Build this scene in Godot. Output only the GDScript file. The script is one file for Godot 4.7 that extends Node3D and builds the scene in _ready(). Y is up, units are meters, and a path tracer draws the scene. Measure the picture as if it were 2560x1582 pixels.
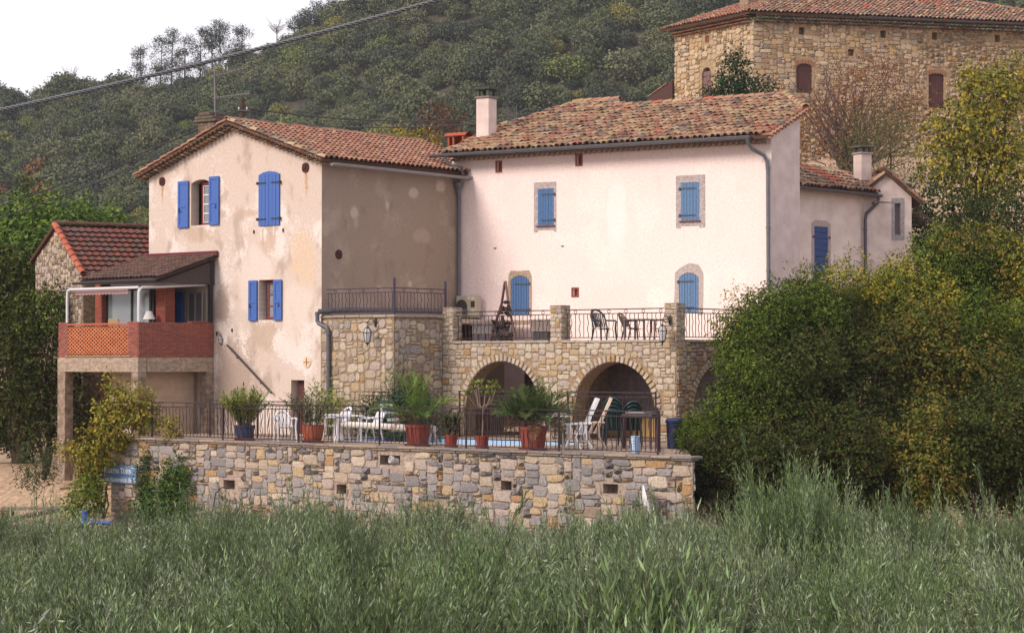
extends Node3D
# A hamlet of rendered and stone houses above a pool terrace, olive grove in front, wooded hill behind.
# Site frame: u along the cream facade, y up, w towards the viewer; the pool floor is y = 0.

class MB:
	var v := PackedVector3Array()
	var n := PackedVector3Array()
	var t := PackedVector2Array()
	var c := PackedColorArray()
	var tint := Color(1, 1, 1)
	var colored := false
	func tri3(a: Vector3, b: Vector3, d: Vector3, na: Vector3, nb: Vector3, nd: Vector3, ta := Vector2(), tb := Vector2(), td := Vector2()) -> void:
		v.append(a); v.append(d); v.append(b)
		n.append(na); n.append(nd); n.append(nb)
		t.append(ta); t.append(td); t.append(tb)
		if colored:
			c.append(tint); c.append(tint); c.append(tint)
	func tri(a: Vector3, b: Vector3, d: Vector3, ta := Vector2(), tb := Vector2(), td := Vector2()) -> void:
		var m := (b - a).cross(d - a).normalized()
		tri3(a, b, d, m, m, m, ta, tb, td)
	func quad(a: Vector3, b: Vector3, d: Vector3, e: Vector3, ta := Vector2(), tb := Vector2(), td := Vector2(), te := Vector2()) -> void:
		if (b - a).cross(d - a).length_squared() > 1e-14:
			tri(a, b, d, ta, tb, td)
		if (d - a).cross(e - a).length_squared() > 1e-14:
			tri(a, d, e, ta, td, te)
	func box(at: Vector3, size: Vector3, bs := Basis.IDENTITY, bev := 0.0) -> void:
		var h := size * 0.5
		if bev <= 0.0:
			var p := []
			for k in 8:
				p.append(at + bs * Vector3(h.x if k & 1 else -h.x, h.y if k & 2 else -h.y, h.z if k & 4 else -h.z))
			for f in [[4, 5, 7, 6], [1, 0, 2, 3], [5, 1, 3, 7], [0, 4, 6, 2], [6, 7, 3, 2], [0, 1, 5, 4]]:
				quad(p[f[0]], p[f[1]], p[f[2]], p[f[3]])
			return
		var ax := [Vector3.RIGHT, Vector3.UP, Vector3.BACK]
		for a in 3:
			for s in [-1.0, 1.0]:
				var b1: int = (a + 1) % 3
				var b2: int = (a + 2) % 3
				var cn: Vector3 = ax[a] * h[a] * s
				var e1: Vector3 = ax[b1] * (h[b1] - bev)
				var e2: Vector3 = ax[b2] * (h[b2] - bev)
				var q := [cn - e1 - e2, cn + e1 - e2, cn + e1 + e2, cn - e1 + e2]
				if s < 0:
					q.reverse()
				quad(at + bs * q[0], at + bs * q[1], at + bs * q[2], at + bs * q[3])
		for a in 3:
			var b1: int = (a + 1) % 3
			var b2: int = (a + 2) % 3
			for s1 in [-1.0, 1.0]:
				for s2 in [-1.0, 1.0]:
					var l: Vector3 = ax[a] * (h[a] - bev)
					var p1: Vector3 = ax[b1] * s1 * h[b1] + ax[b2] * s2 * (h[b2] - bev)
					var p2: Vector3 = ax[b1] * s1 * (h[b1] - bev) + ax[b2] * s2 * h[b2]
					if s1 * s2 > 0:
						quad(at + bs * (p1 - l), at + bs * (p2 - l), at + bs * (p2 + l), at + bs * (p1 + l))
					else:
						quad(at + bs * (p1 + l), at + bs * (p2 + l), at + bs * (p2 - l), at + bs * (p1 - l))
	func tube(pts: Array, r, seg := 8, caps := true) -> void:
		var m := pts.size()
		var ref := Vector3.UP
		var rings := []
		for i in m:
			var d: Vector3 = (pts[mini(i + 1, m - 1)] - pts[maxi(i - 1, 0)]).normalized()
			if absf(d.dot(ref)) > 0.95:
				ref = Vector3.RIGHT if absf(d.x) < 0.9 else Vector3.BACK
			var a := d.cross(ref).normalized()
			var b := a.cross(d).normalized()
			ref = b
			var rr: float = r[i] if r is Array else r
			var ring := []
			for k in seg:
				var an := TAU * k / seg
				var dir := a * cos(an) + b * sin(an)
				ring.append([pts[i] + dir * rr, dir])
			rings.append(ring)
		for i in m - 1:
			for k in seg:
				var k2 := (k + 1) % seg
				var A = rings[i][k]; var B = rings[i][k2]; var C = rings[i + 1][k2]; var D = rings[i + 1][k]
				tri3(A[0], C[0], B[0], A[1], C[1], B[1])
				tri3(A[0], D[0], C[0], A[1], D[1], C[1])
		if caps:
			for e in [0, m - 1]:
				for k in seg:
					var k2 := (k + 1) % seg
					if e == 0:
						tri(pts[e], rings[e][k][0], rings[e][k2][0])
					else:
						tri(pts[e], rings[e][k2][0], rings[e][k][0])
	func lathe(prof: Array, seg := 18, at := Vector3.ZERO, bs := Basis.IDENTITY) -> void:
		for i in prof.size() - 1:
			var p: Vector2 = prof[i]
			var q: Vector2 = prof[i + 1]
			var e := q - p
			for k in seg:
				var a0 := TAU * k / seg
				var a1 := TAU * (k + 1) / seg
				var d0 := Vector3(cos(a0), 0, -sin(a0))
				var d1 := Vector3(cos(a1), 0, -sin(a1))
				var n0 := (d0 * e.y + Vector3.UP * -e.x).normalized()
				var n1 := (d1 * e.y + Vector3.UP * -e.x).normalized()
				var A := d0 * p.x + Vector3.UP * p.y
				var B := d1 * p.x + Vector3.UP * p.y
				var C := d1 * q.x + Vector3.UP * q.y
				var D := d0 * q.x + Vector3.UP * q.y
				if p.x > 1e-5:
					tri3(at + bs * A, at + bs * B, at + bs * C, bs * n0, bs * n1, bs * n1)
				if q.x > 1e-5:
					tri3(at + bs * A, at + bs * C, at + bs * D, bs * n0, bs * n1, bs * n0)
	func ring(at: Vector3, rad: float, r: float, bs := Basis.IDENTITY, seg := 12) -> void:
		var pts := []
		for k in seg + 1:
			pts.append(at + bs * Vector3(cos(TAU * k / seg) * rad, sin(TAU * k / seg) * rad, 0))
		tube(pts, r, 4, false)
	# prism from an outline in local xy (counter clockwise seen from +z), from z0 to z1
	func prism(poly: PackedVector2Array, z0: float, z1: float, x := Transform3D.IDENTITY) -> void:
		var idx := Geometry2D.triangulate_polygon(poly)
		for k in range(0, idx.size(), 3):
			var A := poly[idx[k]]; var B := poly[idx[k + 1]]; var C := poly[idx[k + 2]]
			if (B - A).cross(C - A) < 0:
				var s := B; B = C; C = s
			tri(x * Vector3(A.x, A.y, z1), x * Vector3(B.x, B.y, z1), x * Vector3(C.x, C.y, z1))
			tri(x * Vector3(A.x, A.y, z0), x * Vector3(C.x, C.y, z0), x * Vector3(B.x, B.y, z0))
		var m := poly.size()
		var area := 0.0
		for k in m:
			area += poly[k].cross(poly[(k + 1) % m])
		for k in m:
			var P := poly[k]; var Q := poly[(k + 1) % m]
			if area < 0:
				var s := P; P = Q; Q = s
			quad(x * Vector3(P.x, P.y, z0), x * Vector3(Q.x, Q.y, z0), x * Vector3(Q.x, Q.y, z1), x * Vector3(P.x, P.y, z1))
	func mesh() -> ArrayMesh:
		var a := []
		a.resize(Mesh.ARRAY_MAX)
		a[Mesh.ARRAY_VERTEX] = v
		a[Mesh.ARRAY_NORMAL] = n
		a[Mesh.ARRAY_TEX_UV] = t
		if colored:
			a[Mesh.ARRAY_COLOR] = c
		var m := ArrayMesh.new()
		m.add_surface_from_arrays(Mesh.PRIMITIVE_TRIANGLES, a)
		return m

const UP := Vector3.UP
var SX := Transform3D(Basis(Vector3.UP, deg_to_rad(-40.0)), Vector3(-5.85, 0, -67.5))
var KX := Transform3D(Basis(Vector3.UP, deg_to_rad(-32.0)), Vector3(7.85, 0, -66.4))
var T := {}
var MC := {}
var used := {}
var rng := RandomNumberGenerator.new()

func numbered(called: String) -> String:
	if not used.has(called):
		used[called] = 0
		return called
	used[called] += 1
	return "%s_%03d" % [called, used[called]]

func thing(called: String, label: String, category: String, x := Transform3D.IDENTITY, group := "") -> Node3D:
	var o := Node3D.new()
	o.name = numbered(called)
	add_child(o)
	o.transform = x
	tag(o, label, category, group)
	return o

func tag(o: Node, label: String, category: String, group := "") -> void:
	o.set_meta("label", label)
	o.set_meta("category", category)
	if group != "":
		o.set_meta("group", group)

func part(parent: Node, called: String, mesh: Mesh, m: Material, x := Transform3D.IDENTITY) -> MeshInstance3D:
	var o := MeshInstance3D.new()
	o.name = called
	o.mesh = mesh
	o.material_override = m
	o.transform = x
	parent.add_child(o, true)
	return o

func one(called: String, label: String, category: String, mesh: Mesh, m: Material, x := Transform3D.IDENTITY, group := "") -> MeshInstance3D:
	var o := MeshInstance3D.new()
	o.name = numbered(called)
	o.mesh = mesh
	o.material_override = m
	o.transform = x
	add_child(o)
	tag(o, label, category, group)
	return o

func struct(called: String, mesh: Mesh, m: Material, x := Transform3D.IDENTITY) -> MeshInstance3D:
	var o := MeshInstance3D.new()
	o.name = numbered(called)
	o.mesh = mesh
	o.material_override = m
	o.transform = x
	add_child(o)
	o.set_meta("kind", "structure")
	return o

func boxmesh(size: Vector3, bev := 0.0) -> ArrayMesh:
	var k := "bx%s_%s" % [size, bev]
	if not MC.has(k):
		var b := MB.new()
		b.box(Vector3.ZERO, size, Basis.IDENTITY, bev)
		MC[k] = b.mesh()
	return MC[k]

func at3(x: float, y: float, z: float, turn := 0.0) -> Transform3D:
	return Transform3D(Basis(UP, turn), Vector3(x, y, z))

# ---------- textures and materials ----------
func noise_tex(freq: float, oct: int, lo: float, hi: float, sd: int, size := 512, warm := 0.0, kind := FastNoiseLite.TYPE_SIMPLEX_SMOOTH) -> NoiseTexture2D:
	var nz := FastNoiseLite.new()
	nz.seed = sd
	nz.noise_type = kind
	nz.frequency = freq
	nz.fractal_octaves = oct
	var g := Gradient.new()
	g.set_color(0, Color(lo, lo * (1.0 - warm), lo * (1.0 - 2.0 * warm)))
	g.set_color(1, Color(hi, hi, hi))
	var tx := NoiseTexture2D.new()
	tx.width = size
	tx.height = size
	tx.seamless = true
	tx.noise = nz
	tx.color_ramp = g
	return tx

func normal_tex(freq: float, oct: int, strength: float, sd: int) -> NoiseTexture2D:
	var nz := FastNoiseLite.new()
	nz.seed = sd
	nz.frequency = freq
	nz.fractal_octaves = oct
	var tx := NoiseTexture2D.new()
	tx.width = 512
	tx.height = 512
	tx.seamless = true
	tx.noise = nz
	tx.as_normal_map = true
	tx.bump_strength = strength
	return tx

func make_textures() -> void:
	T.grain = noise_tex(0.02, 5, 0.62, 1.0, 3, 512, 0.03)
	T.soft = noise_tex(0.008, 4, 0.86, 1.0, 9, 512, 0.015)
	T.blot = noise_tex(0.012, 6, 0.45, 1.0, 14, 512, 0.05)
	T.fine = noise_tex(0.12, 3, 0.7, 1.0, 21, 512)
	T.n_rough = normal_tex(0.05, 5, 9.0, 5)
	T.n_fine = normal_tex(0.12, 4, 5.0, 6)

# colour in sRGB; tex: key in T, sc: repeats per metre
func M(r: float, g: float, b: float, rough := 0.9, tex := "", sc := 0.6, nrm := "", metal := 0.0, ns := 0.7) -> StandardMaterial3D:
	var key := "%s %s %s %s %s %s %s %s" % [r, g, b, rough, tex, sc, nrm, metal]
	if MC.has(key):
		return MC[key]
	var m := StandardMaterial3D.new()
	m.albedo_color = Color(r / 255.0, g / 255.0, b / 255.0)
	m.roughness = rough
	m.metallic = metal
	if tex != "" or nrm != "":
		m.uv1_triplanar = true
		m.uv1_world_triplanar = true
		m.uv1_scale = Vector3.ONE * sc
	if tex != "":
		m.albedo_texture = T[tex]
	if nrm != "":
		m.normal_enabled = true
		m.normal_texture = T[nrm]
		m.normal_scale = ns
	MC[key] = m
	return m

func leaf_mat(key: String, back: Color, rough := 0.6) -> StandardMaterial3D:
	if MC.has(key):
		return MC[key]
	var m := StandardMaterial3D.new()
	m.albedo_color = Color.WHITE
	m.vertex_color_use_as_albedo = true
	m.roughness = rough
	m.metallic_specular = 0.15
	m.backlight_enabled = true
	m.backlight = back
	m.cull_mode = BaseMaterial3D.CULL_DISABLED
	MC[key] = m
	return m

# weathered render: patches, spots of repair and rust runs, as colour on a facade (x0..x1, y0..y1 metres)
func render_tex(w: int, h: int, x0: float, x1: float, y0: float, y1: float, base: Color, pale: Color, dark: Color, sd: int, spots: Array, runs: Array, pale_share := 0.12, dark_share := 0.2) -> ImageTexture:
	var im := Image.create(w, h, false, Image.FORMAT_RGB8)
	var a := FastNoiseLite.new(); a.seed = sd; a.frequency = 0.55; a.fractal_octaves = 6; a.fractal_gain = 0.58
	var b := FastNoiseLite.new(); b.seed = sd + 7; b.frequency = 0.8; b.fractal_octaves = 6; b.fractal_gain = 0.6
	var f := FastNoiseLite.new(); f.seed = sd + 3; f.frequency = 9.0; f.fractal_octaves = 3
	for j in h:
		var y := y1 - (y1 - y0) * (j + 0.5) / h
		for i in w:
			var x := x0 + (x1 - x0) * (i + 0.5) / w
			var na := a.get_noise_2d(x, y * 0.8)
			var nb := b.get_noise_2d(x * 1.2, y * 0.75)
			var fine := f.get_noise_2d(x, y)
			var col := base
			col = col.lerp(pale, smoothstep(pale_share - 0.1, pale_share + 0.35, na + fine * 0.15))
			col = col.lerp(dark, smoothstep(dark_share, dark_share + 0.4, nb + fine * 0.15) * 0.8)
			for s in spots:
				var d: float = Vector2((x - s[0]) / s[2], (y - s[1]) / s[3]).length() + na * 0.9 + fine * 0.25
				if d < 1.1:
					col = col.lerp(s[4], smoothstep(1.1, 0.6, d) * (s[5] if s.size() > 5 else 0.75))
			for s in runs:
				if y < s[1] and y > s[1] - s[2]:
					var tt: float = (s[1] - y) / s[2]
					var hw: float = s[3] * (1.0 - 0.7 * tt) * (1.0 + fine)
					var dx: float = absf(x - s[0] + na * 0.04)
					if dx < hw:
						col = col.lerp(s[4], (1.0 - dx / hw) * (1.0 - tt * tt) * (0.7 + 0.5 * fine))
			col = col * (1.0 + fine * 0.05)
			im.set_pixel(i, j, col)
	return ImageTexture.create_from_image(im)

# ---------- walls with openings ----------
func hole_top(h: Dictionary, x: float) -> float:
	var rise: float = h.get("rise", 0.0)
	if rise <= 0.0:
		return h.y1
	var half: float = (h.x1 - h.x0) * 0.5
	var cx: float = (h.x1 + h.x0) * 0.5
	var R := (half * half + rise * rise) / (2.0 * rise)
	return h.y1 - R + sqrt(maxf(0.0, R * R - (x - cx) * (x - cx)))

func prof_at(prof: Array, x: float) -> float:
	for i in prof.size() - 1:
		if x <= prof[i + 1].x + 1e-6:
			var k: float = (x - prof[i].x) / maxf(1e-6, prof[i + 1].x - prof[i].x)
			return lerpf(prof[i].y, prof[i + 1].y, clampf(k, 0, 1))
	return prof[-1].y

# face in local xy at z = 0, looking to +z; uv laid over uvr = Rect2(x, y, w, h) with v downward
func wall_face(b: MB, ybot: float, prof: Array, holes: Array, depth: float, uvr := Rect2(0, 0, 1, 1)) -> void:
	var xs := []
	for p in prof:
		xs.append(p.x)
	for h in holes:
		var dv := 16 if h.get("rise", 0.0) > 0.3 else (8 if h.get("rise", 0.0) > 0.0 else 1)
		for k in dv + 1:
			xs.append(lerpf(h.x0, h.x1, float(k) / dv))
	xs.sort()
	var uv := func(p: Vector3) -> Vector2: return Vector2((p.x - uvr.position.x) / uvr.size.x, 1.0 - (p.y - uvr.position.y) / uvr.size.y)
	var put := func(x0: float, x1: float, a0: float, b0: float, a1: float, b1: float) -> void:
		var A := Vector3(x0, a0, 0); var B := Vector3(x1, b0, 0); var C := Vector3(x1, b1, 0); var D := Vector3(x0, a1, 0)
		b.quad(A, B, C, D, uv.call(A), uv.call(B), uv.call(C), uv.call(D))
	for i in xs.size() - 1:
		var x0: float = xs[i]
		var x1: float = xs[i + 1]
		if x1 - x0 < 1e-5:
			continue
		var mid := (x0 + x1) * 0.5
		var here := []
		for h in holes:
			if mid > h.x0 and mid < h.x1:
				here.append(h)
		here.sort_custom(func(p, q): return p.y0 < q.y0)
		var ca := ybot
		var cb := ybot
		for h in here:
			put.call(x0, x1, ca, cb, h.y0, h.y0)
			ca = hole_top(h, x0)
			cb = hole_top(h, x1)
			var dz := Vector3(0, 0, -depth)
			var A := Vector3(x0, ca, 0); var B := Vector3(x1, cb, 0)
			b.quad(B, A, A + dz, B + dz, uv.call(B), uv.call(A), uv.call(A), uv.call(B))
			if h.get("sill", true):
				A = Vector3(x0, h.y0, 0); B = Vector3(x1, h.y0, 0)
				b.quad(A, B, B + dz, A + dz, uv.call(A), uv.call(B), uv.call(B), uv.call(A))
		put.call(x0, x1, ca, cb, prof_at(prof, x0), prof_at(prof, x1))
	for h in holes:
		var dz := Vector3(0, 0, -depth)
		var A := Vector3(h.x0, h.y0, 0); var B := Vector3(h.x0, hole_top(h, h.x0), 0)
		b.quad(A, A + dz, B + dz, B, uv.call(A), uv.call(A), uv.call(B), uv.call(B))
		A = Vector3(h.x1, h.y0, 0); B = Vector3(h.x1, hole_top(h, h.x1), 0)
		b.quad(A + dz, A, B, B + dz, uv.call(A), uv.call(A), uv.call(B), uv.call(B))

# ---------- pieces: stones, bricks, tiles ----------
func stone_meshes(sd: int, count: int, roundness: float, corners := 8) -> Array:
	var r := RandomNumberGenerator.new()
	r.seed = sd
	var out := []
	for k in count:
		var base := []
		for i in corners:
			var an := TAU * (i + r.randf_range(-0.22, 0.22)) / corners
			var p := Vector2(cos(an), sin(an))
			var sq := p / maxf(absf(p.x), absf(p.y)) * 0.5
			var q := sq.lerp(p * 0.54, roundness) * r.randf_range(0.82, 1.08)
			base.append(q)
		var b := MB.new()
		var off := Vector2(r.randf_range(-0.1, 0.1), r.randf_range(-0.1, 0.1))
		var top := []
		for q in base:
			top.append(Vector3(q.x * 0.9, q.y * 0.86, 0.95 + r.randf_range(-0.22, 0.12)))
		var mid := Vector3(off.x, off.y, 1.02 + r.randf_range(-0.1, 0.25))
		for i in corners:
			var j := (i + 1) % corners
			var P := Vector3(base[i].x, base[i].y, -0.4); var Q := Vector3(base[j].x, base[j].y, -0.4)
			var P1 := Vector3(base[i].x, base[i].y, 0.55); var Q1 := Vector3(base[j].x, base[j].y, 0.55)
			b.quad(P, Q, Q1, P1)
			b.quad(P1, Q1, top[j], top[i])
			b.tri(top[i], top[j], mid)
		out.append(b.mesh())
	return out

func pack(w: float, h: float, cell: float, sizes: Array, r: RandomNumberGenerator) -> Array:
	var nx := int(w / cell)
	var ny := int(h / cell)
	var occ := PackedByteArray()
	occ.resize(nx * ny)
	var out := []
	for j in ny:
		for i in nx:
			if occ[j * nx + i]:
				continue
			var s: Array = sizes[r.randi() % sizes.size()]
			var mw := 0
			while i + mw < nx and mw < s[0] and not occ[j * nx + i + mw]:
				mw += 1
			if i + mw < nx - 1 and not occ[j * nx + i + mw] and (occ[j * nx + i + mw + 1]):
				mw += 1
			var mh: int = mini(s[1], ny - j)
			for q in range(j, j + mh):
				for p in range(i, i + mw):
					occ[q * nx + p] = 1
			out.append(Rect2(i * w / nx, j * h / ny, mw * w / nx, mh * h / ny))
	return out

func emit(parent: Node, called: String, rest: String, list: Array, meshes: Array, mats: Array, most := 300) -> void:
	list.sort_custom(func(p, q): return p[3] > q[3])
	for k in mini(most, list.size()):
		var p: Array = list[k]
		part(parent, called, meshes[p[0]], mats[p[2]], p[1])
	if list.size() > most:
		var sts := {}
		for k in range(most, list.size()):
			var p: Array = list[k]
			if not sts.has(p[2]):
				var s := SurfaceTool.new()
				s.begin(Mesh.PRIMITIVE_TRIANGLES)
				sts[p[2]] = s
			sts[p[2]].append_from(meshes[p[0]], 0, p[1])
		var am := ArrayMesh.new()
		var ms := []
		for t in sts:
			sts[t].commit(am)
			ms.append(mats[t])
		for q in ms.size():
			am.surface_set_material(q, ms[q])
		var o := MeshInstance3D.new()
		o.name = rest
		o.mesh = am
		parent.add_child(o, true)
		o.set_meta("kind", "stuff")

func pick(weights: Array, r: RandomNumberGenerator) -> int:
	var tot := 0.0
	for w in weights:
		tot += w
	var x := r.randf() * tot
	for i in weights.size():
		x -= weights[i]
		if x <= 0:
			return i
	return weights.size() - 1

# rubble on a face: x maps local xy to the parent, +z outward
func rubble(list: Array, x: Transform3D, x0: float, x1: float, y0: float, y1: float, cell: float, sizes: Array, weights: Array, nm: int, gap: float, depth: float, ok: Callable, r: RandomNumberGenerator, first := 0, gain := 1.0) -> void:
	for q in pack(x1 - x0, y1 - y0, cell, sizes, r):
		var c: Vector2 = q.get_center() + Vector2(x0, y0)
		if not ok.call(c, q.size):
			continue
		var sz: Vector2 = q.size * Vector2(r.randf_range(0.98, 1.1), r.randf_range(0.97, 1.1)) - Vector2(gap, gap)
		c += Vector2(r.randf_range(-0.012, 0.012), r.randf_range(-0.012, 0.012))
		if sz.x < 0.03 or sz.y < 0.03:
			continue
		var bs := Basis(Vector3.BACK, r.randf_range(-0.08, 0.08) + (PI if r.randf() < 0.5 else 0.0))
		bs = bs * Basis.from_scale(Vector3(sz.x, sz.y, depth * r.randf_range(0.55, 1.25)))
		list.append([r.randi() % nm, x * Transform3D(bs, Vector3(c.x, c.y, 0)), first + pick(weights, r), sz.x * sz.y * gain])

# ---------- barrel tiles ----------
func tile_mesh(len: float, r0: float, r1: float, seg := 6, hgt := 0.9) -> ArrayMesh:
	var b := MB.new()
	for k in seg:
		var a0 := PI * k / seg
		var a1 := PI * (k + 1) / seg
		var n0 := Vector3(cos(a0), 0.0, sin(a0)); var n1 := Vector3(cos(a1), 0.0, sin(a1))
		var A := Vector3(cos(a0) * r0, -len / 2, sin(a0) * r0 * hgt); var B := Vector3(cos(a1) * r0, -len / 2, sin(a1) * r0 * hgt)
		var C := Vector3(cos(a1) * r1, len / 2, sin(a1) * r1 * hgt); var D := Vector3(cos(a0) * r1, len / 2, sin(a0) * r1 * hgt)
		b.tri3(A, D, C, n0, n0, n1)
		b.tri3(A, C, B, n0, n1, n1)
		var ia := A * Vector3(0.84, 1, 0.84); var ib := B * Vector3(0.84, 1, 0.84)
		b.quad(ia, A, B, ib)
	return b.mesh()

# roof field: x along the eave, y up the slope, z off the roof; poly in that plane
func tile_field(list: Array, x: Transform3D, poly: PackedVector2Array, px: float, py: float, weights: Callable, r: RandomNumberGenerator, wob := 1.0, rank = null, nm := 1) -> void:
	var lo := poly[0]
	var hi := poly[0]
	for p in poly:
		lo = lo.min(p)
		hi = hi.max(p)
	var nx := int(ceil((hi.x - lo.x) / px))
	var ny := int(ceil((hi.y - lo.y) / py))
	for i in nx:
		var ph := r.randf_range(-0.03, 0.03) * wob
		for j in ny:
			var c := Vector2(lo.x + (i + 0.5) * px, lo.y + (j + 0.5) * py + ph)
			if not Geometry2D.is_point_in_polygon(c, poly):
				continue
			var bs := Basis(Vector3.BACK, r.randf_range(-0.035, 0.035) * wob) * Basis(Vector3.RIGHT, -0.075 + r.randf_range(-0.015, 0.015) * wob)
			var o := Vector3(c.x + r.randf_range(-0.01, 0.01) * wob, c.y + r.randf_range(-0.02, 0.02) * wob, 0.02 + r.randf_range(-0.006, 0.012) * wob)
			list.append([r.randi() % nm, x * Transform3D(bs, o), weights.call(c, r), rank.call(c) if rank != null else -c.y])

func slab_from_poly(b: MB, x: Transform3D, poly: PackedVector2Array, z0: float, z1: float) -> void:
	b.prism(poly, z0, z1, x)

# ---------- the place ----------
func _ready() -> void:
	# camera
	var cam := Camera3D.new()
	cam.name = "camera"
	add_child(cam)
	cam.fov = 16.366
	cam.position = Vector3(0, 2.3, 0)
	cam.rotation.x = atan(109.0 / 5500.0)
	cam.near = 0.1
	cam.far = 3000.0
	cam.current = true
	# sky, haze and exposure: a bright, thinly overcast autumn day
	var sky_m := ProceduralSkyMaterial.new()
	sky_m.sky_top_color = Color(0.835, 0.83, 0.86)
	sky_m.sky_horizon_color = Color(0.905, 0.892, 0.915)
	sky_m.sky_curve = 0.25
	sky_m.ground_bottom_color = Color(0.35, 0.34, 0.3)
	sky_m.ground_horizon_color = Color(0.75, 0.74, 0.75)
	sky_m.sun_angle_max = 1.0
	sky_m.sun_curve = 0.05
	var sky := Sky.new()
	sky.sky_material = sky_m
	var env := Environment.new()
	env.background_mode = Environment.BG_SKY
	env.sky = sky
	env.background_energy_multiplier = 0.70
	env.ambient_light_source = Environment.AMBIENT_SOURCE_SKY
	env.tonemap_mode = Environment.TONE_MAPPER_LINEAR
	env.tonemap_exposure = 2.08
	env.fog_enabled = true
	env.fog_density = 0.00017
	env.fog_light_color = Color(0.80, 0.81, 0.86)
	env.sdfgi_enabled = true
	env.ssao_enabled = true
	env.ssil_enabled = true
	var we := WorldEnvironment.new()
	we.name = "world"
	we.environment = env
	add_child(we)
	# the sun behind thin cloud: high on the viewer's left
	var sun := DirectionalLight3D.new()
	sun.name = "sun"
	add_child(sun)
	sun.light_energy = 0.5
	sun.light_color = Color(1.0, 0.945, 0.90)
	sun.light_angular_distance = 20.0
	sun.shadow_enabled = true
	sun.look_at_from_position(Vector3.ZERO, -Vector3(-0.80, 0.62, 0.60), UP)
	rng.seed = 11
	make_textures()
	build_ground()
	build_hill()
	build_cream_house()
	build_pink_house()
	build_stone_house()
	build_annex()
	build_shed()
	build_veranda()
	build_terrace()
	build_pool_terrace()
	build_railings()
	build_wall_things()
	build_upper_things()
	build_pool_things()
	build_garden()
	build_lines()
	build_plants()
	build_trees()
	build_olives()

func ground_y(x: float, d: float) -> float:
	# site coordinates
	var p := SX.affine_inverse() * Vector3(x, 0, -d)
	var y := lerpf(-2.8, -4.1, smoothstep(12.0, 40.0, d))
	y = lerpf(y, -3.0, smoothstep(44.0, 54.0, d))
	# garden left of the terrace rises to the veranda
	var g := smoothstep(8.0, 0.5, p.z) * smoothstep(-2.6, -4.6, p.x)
	y = lerpf(y, -1.36, g)
	# behind the retaining wall
	var in_w := smoothstep(4.6, 3.0, p.z) * smoothstep(-4.4, -2.6, p.x) * smoothstep(19.5, 16.5, p.x)
	y = lerpf(y, -0.6, in_w)
	# bank under the bushes on the right, then the hillside behind the houses
	var bank := smoothstep(6.0, 16.0, x) * smoothstep(50.0, 74.0, d)
	y = lerpf(y, 4.0, bank)
	y += smoothstep(76.0, 112.0, d) * smoothstep(-10.0, 8.0, x) * 8.5
	y += smoothstep(120.0, 262.0, d) * 4.0
	return y

func build_ground() -> void:
	var b := MB.new()
	var xs := []
	var k := -150.0
	while k <= 150.0:
		xs.append(k)
		k += 1.0 if absf(k) < 30.0 else 10.0
	var ds := []
	k = 4.0
	while k <= 270.0:
		ds.append(k)
		k += 1.0 if k < 120.0 else 10.0
	var nz := FastNoiseLite.new()
	nz.seed = 4
	nz.frequency = 0.25
	var hgt := {}
	for d in ds:
		for x in xs:
			hgt[Vector2(x, d)] = Vector3(x, ground_y(x, d) + nz.get_noise_2d(x, d) * 0.07, -d)
	for j in ds.size() - 1:
		for i in xs.size() - 1:
			b.quad(hgt[Vector2(xs[i], ds[j])], hgt[Vector2(xs[i + 1], ds[j])], hgt[Vector2(xs[i + 1], ds[j + 1])], hgt[Vector2(xs[i], ds[j + 1])])
	struct("ground", b.mesh(), M(216, 184, 152, 0.95, "grain", 0.35, "n_rough"))

const CREST := [[-160.0, 42.0], [-107.0, 53.5], [-82.0, 58.2], [-67.0, 60.2], [-55.0, 64.2], [-43.5, 69.6], [-31.8, 74.2], [-23.4, 78.0], [0.0, 88.0], [107.0, 113.0], [170.0, 119.0]]
func hill_y(x: float, d: float) -> float:
	var yc: float = CREST[0][1]
	for i in CREST.size() - 1:
		if x >= CREST[i][0]:
			yc = lerpf(CREST[i][1], CREST[i + 1][1], clampf((x - CREST[i][0]) / (CREST[i + 1][0] - CREST[i][0]), 0, 1))
	var t := (d - 260.0) / 200.0
	var y := -2.0 + (yc + 2.0) * pow(maxf(t, 0.0), 1.05) if t < 1.0 else yc - (d - 460.0) * 0.25
	y += (sin(x * 0.09 + d * 0.05) + sin(x * 0.05 - d * 0.083 + 1.3)) * 1.6 * smoothstep(0.05, 0.3, t) * smoothstep(1.15, 0.9, t)
	return y

func build_hill() -> void:
	var b := MB.new()
	var n := 60
	for j in range(0, 40):
		for i in n:
			var p := []
			for q in [[0, 0], [1, 0], [1, 1], [0, 1]]:
				var x: float = lerpf(-150, 170, float(i + q[0]) / n)
				var d: float = 256.0 + (j + q[1]) * 6.5
				p.append(Vector3(x, hill_y(x, d), -d))
			b.quad(p[0], p[1], p[2], p[3])
	struct("hill", b.mesh(), M(96, 88, 66, 0.95, "blot", 0.05))

# ---------- shared house fittings ----------
func plank_poly(x0: float, x1: float, h: float, w: float, rise: float) -> PackedVector2Array:
	var hh := {"x0": 0.0, "x1": w, "y1": h, "rise": rise}
	return PackedVector2Array([Vector2(x0, 0), Vector2(x1, 0), Vector2(x1, hole_top(hh, x1)), Vector2((x0 + x1) / 2, hole_top(hh, (x0 + x1) / 2)), Vector2(x0, hole_top(hh, x0))])

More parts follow.
